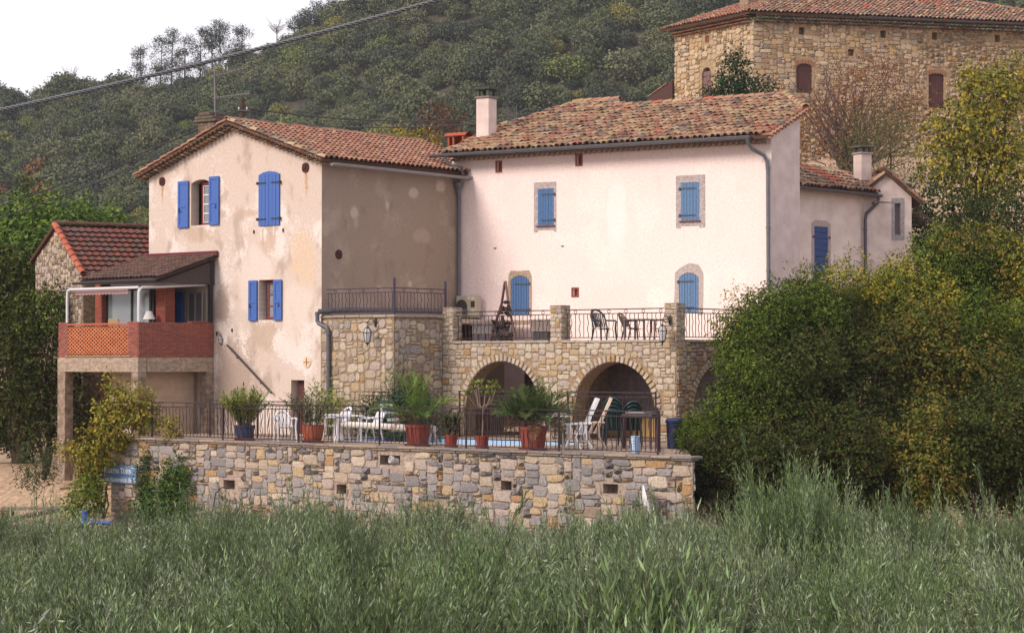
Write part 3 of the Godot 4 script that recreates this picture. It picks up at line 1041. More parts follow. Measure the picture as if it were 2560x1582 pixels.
	var wts := func(c: Vector2, q: RandomNumberGenerator) -> int:
		var n := patch.get_noise_2d(c.x, c.y * 1.5)
		if n > 0.18:
			return pick([1.0, 1.4, 2.0, 1.4, 2.2, 1.8, 0.1, 1.2, 0.6], q)
		if n < -0.2:
			return pick([1.8, 0.7, 2.8, 2.4, 0.8, 0.5, 0.35, 2.6, 0.9], q)
		return pick([1.1, 0.8, 2.9, 3.0, 1.3, 0.8, 0.12, 1.9, 1.2], q)
	tile_field(list, R, poly, 0.212, 0.36, wts, r, 1.6)
	emit(roof, "tile", "tiling", list, [MC.tile], mats)
	ridge_row(roof, R * Vector3(-1.35, 4.9, 0.03), R * Vector3(-9.2, 4.9, 0.03), 0.12, mats, [2, 1, 2, 1, 1, 1, 0.4, 2, 0.5], r)
	ridge_row(roof, R * Vector3(-8.0, 5.9, 0.03), R * Vector3(-9.8, 5.95, 0.03), 0.12, mats, [1, 1, 2, 2, 1, 1, 0, 2, 0.5], r)
	ridge_row(roof, R * Vector3(0.22, 2.85, 0.05), R * Vector3(-1.4, 4.95, 0.05), 0.13, mats, [0.6, 0.3, 2, 3, 0.8, 1.4, 0, 1, 2], r)
	# verge along the flank: tiles bedded across, and a genoise row below
	for k in 12:
		for row in 2:
			var p := R * Vector3(0.12 - 0.06 * row, 0.1 + 0.25 * k, -0.03 - 0.1 * row)
			part(roof, "verge_tile", MC.tile_small, mats[pick([2, 1, 1, 0.5, 0.5, 0.5, 0.3, 3, 0], r)], Transform3D(R.basis * Basis(Vector3(0, -1, 0), Vector3(1, 0, 0), Vector3(0, 0, 1)), p))
	for row in 2:
		for k in 60:
			var p := Vector3(-11.5 + 0.192 * k + 0.09 * row, 8.98 - 0.13 * row, 0.16 - 0.09 * row)
			part(roof, "genoise_tile", MC.tile_small, M(206, 186, 170, 0.95, "grain", 2.0), Transform3D(Basis(Vector3.RIGHT, Vector3(0, 0, -1), UP), p))
	# gutters and downpipes
	var zinc := M(112, 114, 122, 0.45, "soft", 0.8, "", 0.2)
	gutter(o, Vector3(-12.0, 9.03, 0.72), Vector3(-0.35, 9.03, 0.72), 0.09, zinc, Vector3(0, 0, 1))
	downpipe(o, [Vector3(-0.45, 8.98, 0.72), Vector3(-0.45, 8.82, 0.68), Vector3(-0.4, 8.66, 0.5), Vector3(-0.15, 8.48, 0.2), Vector3(-0.08, 8.3, 0.13), Vector3(-0.06, 8.0, 0.12), Vector3(-0.05, 4.4, 0.12)], 0.06, zinc, [Vector3(-0.06, 8.1, 0.12), Vector3(-0.055, 6.3, 0.12), Vector3(-0.05, 5.0, 0.12)])
	downpipe(o, [Vector3(-11.4, 8.94, 0.7), Vector3(-11.36, 8.75, 0.66), Vector3(-11.0, 8.55, 0.4), Vector3(-10.95, 8.4, 0.34), Vector3(-11.1, 8.15, 0.22), Vector3(-11.2, 8.0, 0.16), Vector3(-11.22, 7.7, 0.15), Vector3(-11.22, 2.9, 0.15)], 0.055, zinc, [Vector3(-11.22, 7.5, 0.15), Vector3(-11.22, 4.9, 0.15)])
	b = MB.new()
	b.lathe([Vector2(0.06, -0.28), Vector2(0.08, -0.12), Vector2(0.15, 0.0), Vector2(0.16, 0.12), Vector2(0.13, 0.12)], 14, Vector3(-11.22, 8.02, 0.18))
	part(o, "hopper", b.mesh(), zinc)
	# chimney: rendered stack with a dark slab on four posts
	var ch := Node3D.new()
	ch.name = "chimney"
	ch.position = Vector3(-10.95, 0, -1.1)
	o.add_child(ch)
	part(ch, "stack", boxmesh(Vector3(0.5, 1.9, 0.5), 0.015), M(232, 212, 206, 0.95, "soft", 0.5), at3(0, 10.05, 0))
	part(ch, "collar", boxmesh(Vector3(0.58, 0.07, 0.58), 0.01), M(150, 140, 130, 0.9, "grain", 2.0), at3(0, 11.03, 0))
	for q in [[-1, -1], [-1, 1], [1, -1], [1, 1]]:
		part(ch, "post", boxmesh(Vector3(0.1, 0.22, 0.1), 0.01), M(70, 74, 70, 0.8), at3(0.19 * q[0], 11.17, 0.19 * q[1]))
	part(ch, "cap", boxmesh(Vector3(0.62, 0.08, 0.62), 0.015), M(74, 80, 74, 0.85, "grain", 2.0), at3(0, 11.32, 0))
	# small brick vent stack between the two roofs
	var vs := Node3D.new()
	vs.name = "brick_stack"
	vs.position = Vector3(-12.55, 0, -1.9)
	o.add_child(vs)
	var bm := M(190, 98, 72, 0.9, "grain", 2.5)
	part(vs, "base", boxmesh(Vector3(0.66, 1.6, 0.5), 0.02), M(186, 150, 132, 0.95, "grain", 2.0), at3(0, 8.75, 0))
	for q in [[-0.29, 9.72, 0.0, 0.08, 0.34, 0.5], [0.29, 9.72, 0.0, 0.08, 0.34, 0.5], [0.02, 9.72, -0.2, 0.5, 0.34, 0.1], [-0.1, 9.72, 0.2, 0.08, 0.34, 0.08]]:
		part(vs, "brick_side", boxmesh(Vector3(q[3], q[4], q[5]), 0.01), bm, at3(q[0], q[1], q[2]))
	part(vs, "cap_tile", tile_mesh(0.85, 0.3, 0.28, 8, 0.45), M(206, 104, 74, 0.9, "grain", 2.5), Transform3D(Basis(Vector3(0, 0, 1), Vector3(1, 0, 0), UP) * Basis(Vector3.BACK, 0.0), Vector3(0, 9.9, 0)))

# stone tones: 0 cream, 1 tan, 2 ochre, 3 orange, 4 lavender grey, 5 dark grey, 6 pinkish beige, 7 brown
func stone_mats(warm := false) -> Array:
	var out := []
	for q in [[228, 213, 192], [208, 191, 170], [214, 189, 152], [202, 163, 120], [180, 174, 173], [158, 154, 156], [208, 192, 181], [178, 158, 139]]:
		out.append(M(q[0] * 1.02, q[1] * 0.985, q[2] * 0.92, 0.95, "grain", 1.7, "n_rough") if warm else M(q[0], q[1], q[2], 0.95, "grain", 1.7, "n_rough"))
	return out

func build_stone_house() -> void:
	var o := thing("stone_house", "large rubble stone house with hipped lichened tile roof higher on the slope", "house", at3(12.12, 0, -110))
	var XL := Transform3D(Basis(UP, deg_to_rad(-57.0)), Vector3.ZERO)
	var XR := Transform3D(Basis(UP, deg_to_rad(14.0)), Vector3.ZERO)
	var mortar := M(196, 170, 136, 0.95, "grain", 0.8, "n_rough")
	var hl := [{"x0": -4.2, "x1": -3.42, "y0": 15.6, "y1": 17.4, "rise": 0.35}, {"x0": -3.92, "x1": -3.58, "y0": 18.66, "y1": 19.02}]
	var hr := [{"x0": 2.28, "x1": 3.14, "y0": 15.75, "y1": 17.28, "rise": 0.2}, {"x0": 9.5, "x1": 10.36, "y0": 15.2, "y1": 17.02, "rise": 0.12}, {"x0": 5.08, "x1": 5.42, "y0": 17.72, "y1": 18.06}]
	for q in [2.43, 6.85, 9.7, 13.2]:
		hr.append({"x0": q, "x1": q + 0.3, "y0": 18.7, "y1": 19.08})
	var wl := part(o, "left_wall", null, mortar, XL)
	var b := MB.new()
	wall_face(b, 9.0, [Vector2(-6.5, 19.3), Vector2(0, 19.3)], hl, 0.4)
	wl.mesh = b.mesh()
	var wr := part(o, "right_wall", null, mortar, XR)
	b = MB.new()
	wall_face(b, 9.0, [Vector2(0, 19.3), Vector2(18.9, 19.3)], hr, 0.4)
	wr.mesh = b.mesh()
	var far_l := XL * Vector3(-6.5, 0, 0)
	var far_r := XR * Vector3(18.9, 0, 0)
	var bk := XR * Vector3(14.0, 0, -12)
	var bl := far_l + XR.basis * Vector3(3.0, 0, -8)
	b = MB.new()
	for q in [[far_r, bk], [bk, bl], [bl, far_l]]:
		b.quad(q[0] + UP * 9, q[1] + UP * 9, q[1] + UP * 19.3, q[0] + UP * 19.3)
	part(o, "back_wall", b.mesh(), mortar)
	# rubble
	var sm := stone_meshes(21, 14, 0.55)
	var mats := stone_mats(true)
	var r := RandomNumberGenerator.new()
	r.seed = 71
	var clear := func(hs: Array) -> Callable:
		return func(c: Vector2, s: Vector2) -> bool:
			for h in hs:
				if c.x > h.x0 - s.x * 0.5 - 0.03 and c.x < h.x1 + s.x * 0.5 + 0.03 and c.y > h.y0 - s.y * 0.5 - 0.02 and c.y < h.y1 + s.y * 0.5 + (0.25 if h.x1 - h.x0 > 0.5 else 0.03):
					return false
			return true
	var sizes := [[3, 2], [4, 2], [3, 3], [2, 2], [4, 3], [5, 2], [2, 3], [3, 1], [2, 1]]
	var list := []
	rubble(list, Transform3D.IDENTITY, -6.5, 0, 13.5, 19.3, 0.105, sizes, [5, 4, 1.0, 0.1, 0.1, 0, 1, 0.3], sm.size(), 0.02, 0.06, clear.call(hl), r)  # pale stone mix: the sunlit look of this face put into its colour
	emit(wl, "stone", "stonework", list, sm, mats)
	list = []
	rubble(list, Transform3D.IDENTITY, 0, 17.0, 12.0, 19.3, 0.105, sizes, [1.6, 4, 0.8, 0.15, 0.8, 0.1, 2.2, 1.8], sm.size(), 0.02, 0.055, clear.call(hr), r)  # browner stone mix: this face's shade put into its colour
	for q in list:
		q[3] += 1.0 if q[1].origin.x < 9.0 and q[1].origin.y > 15.5 else 0.0
	emit(wr, "stone", "stonework", list, sm, mats)
	# quoins at the near corner
	for k in 22:
		var w1 := 0.5 if k % 2 == 0 else 0.3
		part(wl, "quoin", boxmesh(Vector3(w1, 0.235, 0.12), 0.03), mats[[0, 1, 6][k % 3]], at3(-w1 / 2 + 0.05, 14.15 + 0.24 * k, 0.0))
	# shutters and vents
	var oxb := M(96, 54, 52, 0.75, "grain", 2.5)
	var iron := M(50, 40, 42, 0.6)
	shutter(wl, at3(-4.17, 15.6, -0.12), 0.36, 1.6, 3, 0.0, M(150, 116, 112, 0.8, "grain", 2.5), iron, -1.0)
	shutter(wl, at3(-3.8, 15.6, -0.12), 0.36, 1.6, 3, 0.0, M(150, 116, 112, 0.8, "grain", 2.5), iron, 1.0)
	shutter(wr, at3(2.3, 15.78, -0.12), 0.82, 1.47, 6, 0.18, oxb, iron, 1.0, true)
	shutter(wr, at3(9.52, 15.22, -0.12), 0.82, 1.78, 6, 0.1, oxb, iron, 1.0, true)
	part(wl, "vent_board", boxmesh(Vector3(0.34, 0.36, 0.04)), M(150, 92, 66, 0.9, "grain", 3.0), at3(-3.75, 18.84, -0.08))
	for q in [2.43, 6.85, 9.7, 13.2, 5.1]:
		part(wr, "vent_back", boxmesh(Vector3(0.36, 0.46, 0.04)), M(140, 120, 104, 0.95), at3(q + 0.15, 18.9 if q != 5.1 else 17.9, -0.38))
	for q in [[2.71, 17.25], [9.93, 16.98]]:
		for k in 9:
			var an := lerpf(0.2, PI - 0.2, k / 8.0)
			part(wr, "arch_brick", boxmesh(Vector3(0.24, 0.09, 0.06), 0.01), M(176, 128, 104, 0.95, "grain", 2.0), Transform3D(Basis(Vector3.BACK, lerpf(1.15, PI - 1.15, k / 8.0)), Vector3(q[0] - 0.5 * cos(an) * -1.0, q[1] - 0.06 + 0.16 * sin(an), 0.01)))
	# roof
	var tm := tile_mats()
	var roof := Node3D.new()
	roof.name = "roof"
	o.add_child(roof)
	var p := atan(0.34)
	var cp := cos(p)
	var RR := roof_frame(XR * Vector3(0, 19.68, 0.6), XR.basis.x, p)
	var RL := roof_frame(XL * Vector3(0, 19.68, 0.6), XL.basis.x, p)
	var pr := PackedVector2Array([Vector2(-0.43, 0), Vector2(19.4, 0), Vector2(13.2, 6.5 / cp), Vector2(4.2, 6.5 / cp)])
	var pl := PackedVector2Array([Vector2(-7.0, 0), Vector2(0.43, 0), Vector2(-4.2, 6.5 / cp), Vector2(-7.0, 6.5 / cp)])
	b = MB.new()
	slab_from_poly(b, RR, pr, -0.12, -0.012)
	slab_from_poly(b, RL, pl, -0.12, -0.012)
	part(roof, "roof_deck", b.mesh(), M(98, 74, 62, 0.95, "grain", 1.5))
	var patch := FastNoiseLite.new()
	patch.seed = 12
	patch.frequency = 0.28
	var wts := func(c: Vector2, q: RandomNumberGenerator) -> int:
		if patch.get_noise_2d(c.x, c.y * 2.0) > 0.3:
			return pick([2, 1, 0.5, 0, 0.6, 0.8, 3.5, 1, 0], q)
		return pick([0.8, 1.4, 1.0, 0.5, 3.2, 3.4, 0.25, 0.5, 0.2], q)
	list = []
	tile_field(list, RR, pr, 0.235, 0.37, wts, r, 1.3)
	emit(roof, "tile", "tiling", list, [MC.tile], tm)
	list = []
	tile_field(list, RL, pl, 0.235, 0.37, func(c, q): return pick([2.5, 1.5, 1, 0.5, 1.4, 1.2, 1.4, 1, 0.2], q), r, 1.3)
	emit(roof, "tile", "tiling", list, [MC.tile], tm, 120)
	ridge_row(roof, RR * Vector3(-0.43, 0, 0.05), RR * Vector3(4.2, 6.5 / cp, 0.05), 0.13, tm, [1, 1, 2, 1, 2, 2, 0.5, 0.5, 0.5], r)
	ridge_row(roof, RR * Vector3(4.2, 6.5 / cp, 0.05), RR * Vector3(13.2, 6.5 / cp, 0.05), 0.13, tm, [1, 1, 2, 1, 2, 2, 0.5, 0.5, 0.5], r)
	ridge_row(roof, RR * Vector3(13.2, 6.5 / cp, 0.05), RR * Vector3(19.4, 0, 0.05), 0.13, tm, [1, 1, 2, 1, 2, 2, 0.5, 0.5, 0.5], r)
	var gl := []
	for row in 3:
		for k in 84:
			gl.append([0, XR * Transform3D(Basis(Vector3.RIGHT, Vector3(0, 0, -1), UP), Vector3(0.1 + 0.2 * k + 0.1 * (row % 2), 19.52 - 0.14 * row, 0.32 - 0.11 * row)), [0, 1, 5, 4][r.randi() % 4], 2.0 - row - 0.001 * k])
		for k in 32:
			gl.append([0, XL * Transform3D(Basis(Vector3.RIGHT, Vector3(0, 0, -1), UP), Vector3(-0.1 - 0.2 * k - 0.1 * (row % 2), 19.52 - 0.14 * row, 0.32 - 0.11 * row)), [0, 1, 2, 7][r.randi() % 4], 2.0 - row - 0.001 * k])
	emit(roof, "genoise_tile", "genoise", gl, [MC.tile_small], tm, 230)
	gutter(o, XR * Vector3(5.4, 19.62, 0.7), XR * Vector3(17.5, 19.6, 0.7), 0.085, M(84, 80, 84, 0.5, "", 1.0, "", 0.15), XR.basis.z)
	var ch := Node3D.new()
	ch.name = "chimney"
	ch.position = XL * Vector3(-3.6, 0, -2.6)
	o.add_child(ch)
	part(ch, "stack", boxmesh(Vector3(0.7, 2.4, 0.6), 0.02), M(178, 156, 132, 0.95, "grain", 1.2, "n_rough"), at3(0, 21.4, 0, deg_to_rad(-57)))
	# lean-to roof edge at the far side of the left wall, and the cables there
	var lt := Node3D.new()
	lt.name = "porch_roof"
	lt.transform = Transform3D(XL.basis, XL * Vector3(-6.6, 0, -0.2))
	o.add_child(lt)
	b = MB.new()
	b.prism(PackedVector2Array([Vector2(0, 17.0), Vector2(-2.2, 16.3), Vector2(-2.2, 16.1), Vector2(-1.2, 15.7), Vector2(-0.4, 15.0), Vector2(0, 14.8)]), -1.6, 0.3)
	part(lt, "gable_board", b.mesh(), M(92, 62, 56, 0.95, "grain", 2.0))
	var rl := []
	for k in 10:
		for j in 4:
			rl.append([0, Transform3D(Basis(Vector3(0, 0, -1), Vector3(1, 0.31, 0).normalized(), Vector3(-0.31, 1, 0).normalized()), Vector3(-2.1 + 0.42 * j + 0.2, 16.42 + 0.135 * j, 0.25 - 0.21 * k)), [1, 4, 5, 0][r.randi() % 4], 1.0])
	emit(lt, "tile", "tiling", rl, [MC.tile], tm)

func build_annex() -> void:
	var o := thing("annex_house", "small low pinkish house behind with one navy door shutter and slab chimney", "house", at3(11.66, 0, -72.85))
	var X1 := Transform3D(Basis(UP, deg_to_rad(45.0)), Vector3.ZERO)
	var XG := Transform3D.IDENTITY
	var plaster := M(230, 212, 206, 0.95, "soft", 0.4, "n_fine", 0.0, 0.3)
	var b := MB.new()
	wall_face(b, 2.0, [Vector2(-4.6, 7.8), Vector2(0.0, 7.8)], [{"x0": -2.68, "x1": -1.94, "y0": 4.3, "y1": 6.62}], 0.25)
	part(o, "front_wall", b.mesh(), plaster, X1)
	b = MB.new()
	wall_face(b, 2.0, [Vector2(0, 7.82), Vector2(0.74, 8.5), Vector2(1.6, 7.72)], [{"x0": 1.04, "x1": 1.24, "y0": 6.45, "y1": 7.5}], 0.25)
	var g := part(o, "gable_wall", b.mesh(), plaster, XG)
	b = MB.new()
	b.quad(Vector3(1.6, 2, 0), Vector3(1.9, 2, -5), Vector3(1.9, 7.72, -5), Vector3(1.6, 7.72, 0))
	b.quad(Vector3(1.9, 2, -5), Vector3(-3.3, 2, -2.0), Vector3(-3.3, 7.72, -2.0), Vector3(1.9, 7.72, -5))
	part(o, "back_wall", b.mesh(), plaster)
	var stone := M(186, 182, 188, 0.95, "grain", 1.5)
	b = MB.new()
	b.box(Vector3(0.99, 6.97, 0.008), Vector3(0.1, 1.4, 0.016))
	b.box(Vector3(1.3, 6.97, 0.008), Vector3(0.12, 1.4, 0.016))
	b.box(Vector3(1.14, 7.585, 0.008), Vector3(0.2, 0.17, 0.016))
	b.box(Vector3(1.14, 6.36, 0.008), Vector3(0.2, 0.18, 0.016))
	part(g, "window_surround", b.mesh(), stone)
	part(g, "blind", boxmesh(Vector3(0.2, 1.05, 0.03)), M(120, 112, 118, 0.8), at3(1.14, 6.97, -0.2))
	b = MB.new()
	b.tube([Vector3(0.32, 7.5, 0.02), Vector3(0.34, 7.5, 0.35)], 0.05, 6)
	b.tube([Vector3(0.3, 7.53, 0.2), Vector3(0.95, 7.5, 0.25)], [0.045, 0.015], 6)
	part(g, "bracket", b.mesh(), M(120, 100, 96, 0.8))
	b = MB.new()
	b.box(Vector3(-2.75, 5.5, 0.006), Vector3(0.13, 2.5, 0.012))
	b.box(Vector3(-1.87, 5.5, 0.006), Vector3(0.13, 2.5, 0.012))
	b.box(Vector3(-2.31, 6.72, 0.006), Vector3(0.74, 0.2, 0.012))
	part(o, "door_surround", b.mesh(), M(206, 190, 190, 0.95, "grain", 1.5), X1)
	var navy := M(34, 72, 138, 0.6, "fine", 2.0)
	var sh := Node3D.new()
	sh.name = "shutter"
	sh.transform = X1 * at3(-2.68, 4.3, -0.03)
	o.add_child(sh)
	for k in 12:
		part(sh, "plank", boxmesh(Vector3(0.74, 0.185, 0.035), 0.006), navy, at3(0.37, 0.1 + 0.193 * k, 0.0))
	for yy in [1.98]:
		for e in [-0.06, 0.8]:
			part(sh, "hinge", boxmesh(Vector3(0.1, 0.07, 0.06)), M(36, 40, 60, 0.6), at3(e, yy, 0.03))
	# roofs
	var tm := tile_mats()
	var r := RandomNumberGenerator.new()
	r.seed = 9
	var roof := Node3D.new()
	roof.name = "roof"
	o.add_child(roof)
	var p := atan(0.42)
	var R := roof_frame(X1 * Vector3(0, 7.84, 0.4), X1.basis.x, p)
	var poly := PackedVector2Array([Vector2(-4.7, 0), Vector2(0.3, 0), Vector2(1.2, 2.2), Vector2(-4.7, 2.2)])
	b = MB.new()
	slab_from_poly(b, R, poly, -0.1, -0.012)
	part(roof, "roof_deck", b.mesh(), M(104, 76, 64, 0.95, "grain", 1.5))
	var list := []
	tile_field(list, R, poly, 0.2, 0.36, func(c, q): return 6 if (c.x > -1.5 and c.x < -0.75 and c.y > 0.85) else pick([0.9, 1.6, 1.6, 0.9, 2.0, 2.4, 0.0, 0.8, 0.5], q), r, 1.2)
	emit(roof, "tile", "tiling", list, [MC.tile], tm)
	ridge_row(roof, R * Vector3(-4.6, 2.25, 0.03), R * Vector3(0.2, 2.25, 0.03), 0.12, tm, [1, 1, 2, 2, 1, 1, 0, 1, 0.5], r)
	# wing roof behind the gable
	list = []
	b = MB.new()
	var pw := atan(0.86)
	var WL := roof_frame(Vector3(-0.1, 7.78, -4.5), Vector3(0, 0, 1), pw)
	var WR := roof_frame(Vector3(1.95, 7.5, 0.16), Vector3(0, 0, -1), atan(0.9))
	var pl := PackedVector2Array([Vector2(0, 0), Vector2(4.62, 0), Vector2(4.62, 1.1), Vector2(0, 1.1)])
	var pr := PackedVector2Array([Vector2(0, 0), Vector2(4.62, 0), Vector2(4.62, 1.6), Vector2(0, 1.6)])
	slab_from_poly(b, WL, pl, -0.08, -0.012)
	slab_from_poly(b, WR, pr, -0.08, -0.012)
	part(roof, "roof_deck", b.mesh(), M(104, 76, 64, 0.95, "grain", 1.5))
	tile_field(list, WL, pl, 0.2, 0.34, func(c, q): return pick([1.4, 2, 1.2, 0.6, 1.6, 2, 0.3, 0.6, 1.0], q), r, 1.2)
	tile_field(list, WR, pr, 0.2, 0.34, func(c, q): return pick([1.0, 2.4, 0.6, 0.2, 1.6, 3, 0.0, 0.3, 0.2], q), r, 1.2)
	emit(roof, "tile", "tiling", list, [MC.tile], tm, 120)
	# open eave at the far side with its rafters
	for k in 3:
		part(roof, "rafter", boxmesh(Vector3(0.9, 0.1, 0.08)), M(70, 56, 50, 0.9), Transform3D(Basis(Vector3.BACK, -0.55), Vector3(2.2, 7.0, -0.2 - 0.9 * k)))
	var zinc := M(84, 82, 90, 0.5, "", 1.0, "", 0.2)
	gutter(o, X1 * Vector3(-4.6, 7.8, 0.46), X1 * Vector3(0.36, 7.76, 0.46), 0.075, zinc, X1.basis.z)
	downpipe(o, [X1 * Vector3(0.22, 7.72, 0.46), X1 * Vector3(0.2, 7.5, 0.44), X1 * Vector3(-0.02, 7.15, 0.14), X1 * Vector3(-0.06, 6.95, 0.12), X1 * Vector3(-0.06, 4.0, 0.12)], 0.055, zinc, [X1 * Vector3(-0.06, 6.6, 0.12)])
	var ch := Node3D.new()
	ch.name = "chimney"
	ch.transform = Transform3D(Basis(UP, 0.5), Vector3(0.12, 0, -0.9))
	o.add_child(ch)
	part(ch, "stack", boxmesh(Vector3(0.44, 0.9, 0.44), 0.012), M(222, 202, 196, 0.95, "soft", 0.6), at3(0, 8.75, 0))
	part(ch, "collar", boxmesh(Vector3(0.52, 0.06, 0.52), 0.01), M(150, 140, 134, 0.9), at3(0, 9.23, 0))
	for q in [[-1, -1], [-1, 1], [1, -1], [1, 1]]:
		part(ch, "post", boxmesh(Vector3(0.08, 0.16, 0.08), 0.008), M(70, 70, 68, 0.8), at3(0.17 * q[0], 9.34, 0.17 * q[1]))
	part(ch, "cap", boxmesh(Vector3(0.56, 0.06, 0.56), 0.01), M(78, 82, 76, 0.85), at3(0, 9.45, 0))

func build_shed() -> void:
	var X := Transform3D(Basis(UP, deg_to_rad(-60.0)), Vector3(-15.4, 0, -74.3))
	var o := thing("stone_barn", "low barn with rough rubble gable and dark red interlocking tile roof", "barn", X)
	var b := MB.new()
	wall_face(b, -1.6, [Vector2(-2.3, 5.8), Vector2(0, 6.8), Vector2(2.72, 5.1)], [], 0.3)
	var w := part(o, "gable_wall", b.mesh(), M(176, 152, 126, 0.95, "blot", 1.1, "n_rough", 0.0, 1.2))
	b = MB.new()
	b.quad(Vector3(2.72, -1.6, 0), Vector3(2.72, -1.6, -8), Vector3(2.72, 5.1, -8), Vector3(2.72, 5.1, 0))
	b.quad(Vector3(2.72, -1.6, -8), Vector3(-2.3, -1.6, -8), Vector3(-2.3, 5.8, -8), Vector3(2.72, 5.1, -8))
	b.quad(Vector3(-2.3, -1.6, -8), Vector3(-2.3, -1.6, 0), Vector3(-2.3, 5.8, 0), Vector3(-2.3, 5.8, -8))
	part(o, "side_wall", b.mesh(), M(170, 148, 124, 0.95, "blot", 1.1, "n_rough"))
	var r := RandomNumberGenerator.new()
	r.seed = 33
	var sm := stone_meshes(4, 10, 0.6)
	var list := []
	var ok := func(c: Vector2, s: Vector2) -> bool:
		return c.y + s.y * 0.4 < prof_at([Vector2(-2.3, 5.8), Vector2(0, 6.8), Vector2(2.72, 5.1)], c.x) - 0.05
	rubble(list, Transform3D.IDENTITY, -2.25, 2.6, 2.6, 6.9, 0.085, [[2, 2], [3, 2], [2, 1], [3, 1], [1, 2], [2, 3]], [1.5, 5, 0.3, 0, 0.2, 0, 4, 1], sm.size(), 0.02, 0.03, ok, r)
	emit(w, "stone", "stonework", list, sm, stone_mats())
	# roof: right slope with flat rolled tiles, orange rake tiles
	var tm := tile_mats()
	var roof := Node3D.new()
	roof.name = "roof"
	o.add_child(roof)
	var p := atan((6.83 - 5.02) / 3.0)
	var R := roof_frame(Vector3(3.0, 5.04, 0.12), Vector3(0, 0, -1), p)
	var lr := 3.0 / cos(p)
	var poly := PackedVector2Array([Vector2(0, 0), Vector2(8.2, 0), Vector2(8.2, lr), Vector2(0, lr)])
	b = MB.new()
	slab_from_poly(b, R, poly, -0.08, -0.012)
	var p2 := atan(1.1 / 2.6)
	var L := roof_frame(Vector3(-2.6, 5.75, -8.1), Vector3(0, 0, 1), p2)
	slab_from_poly(b, L, PackedVector2Array([Vector2(0, 0), Vector2(8.22, 0), Vector2(8.22, 2.6 / cos(p2)), Vector2(0, 2.6 / cos(p2))]), -0.08, 0.03)
	part(roof, "roof_deck", b.mesh(), M(96, 52, 44, 0.95, "grain", 1.5))
	# rolled tile: a flat pan with a roll at one side
	var tb := MB.new()
	var sec := [Vector2(-0.125, 0.0), Vector2(-0.03, -0.004), Vector2(0.02, 0.01), Vector2(0.07, 0.032), Vector2(0.11, 0.02), Vector2(0.128, 0.0)]
	for k in sec.size() - 1:
		var P: Vector2 = sec[k]
		var Q: Vector2 = sec[k + 1]
		tb.quad(Vector3(P.x, -0.2, P.y + 0.045), Vector3(Q.x, -0.2, Q.y + 0.045), Vector3(Q.x, 0.2, Q.y), Vector3(P.x, 0.2, P.y))
		tb.quad(Vector3(P.x, -0.2, P.y + 0.015), Vector3(Q.x, -0.2, Q.y + 0.015), Vector3(Q.x, -0.2, Q.y + 0.045), Vector3(P.x, -0.2, P.y + 0.045))
	var tmesh := tb.mesh()
	var dm := [M(150, 90, 78, 0.92, "blot", 2.4), M(134, 90, 82, 0.92, "blot", 2.4), M(162, 96, 80, 0.92, "blot", 2.4), M(132, 104, 94, 0.92, "blot", 2.4)]
	list = []
	tile_field(list, R, poly, 0.25, 0.335, func(c, q): return pick([3, 2, 1.2, 1.5], q), r, 0.2, func(c): return -c.x)
	emit(roof, "tile", "tiling", list, [tmesh], dm)
	ridge_row(roof, Vector3(0.0, 6.9, 0.1), Vector3(0.0, 6.9, -8.0), 0.12, [dm[1]], [1], r)
	ridge_row(roof, Vector3(2.98, 5.12, 0.1), Vector3(0.05, 6.89, 0.1), 0.12, [M(210, 116, 88, 0.85, "grain", 2.0), M(200, 106, 80, 0.85, "grain", 2.0)], [1, 1], r, "rake_tile")

func brick_mats() -> Array:
	return [M(168, 92, 80, 0.92, "grain", 4.0), M(178, 100, 84, 0.92, "grain", 4.0), M(156, 84, 76, 0.92, "grain", 4.0), M(186, 110, 92, 0.92, "grain", 4.0)]

# a run of bricks on a face: x along, +z outward; the mortar bed lies at z = 0
func bricks(list: Array, x: Transform3D, w: float, h: float, bl: float, bh: float, r: RandomNumberGenerator, gain := 1.0) -> void:
	var rows := int(round(h / bh))
	var rh := h / rows
	for j in rows:
		var px := -bl * 0.5 if j % 2 else 0.0
		while px < w - 0.01:
			var a := maxf(px, 0.0)
			var e := minf(px + bl, w)
			if e - a > 0.03:
				list.append([0, x * Transform3D(Basis.from_scale(Vector3(e - a - 0.014, rh - 0.016, 0.03 * r.randf_range(0.8, 1.1))), Vector3((a + e) / 2, (j + 0.5) * rh, 0)), r.randi() % 4, gain * (e - a) + r.randf() * 0.001])
			px += bl

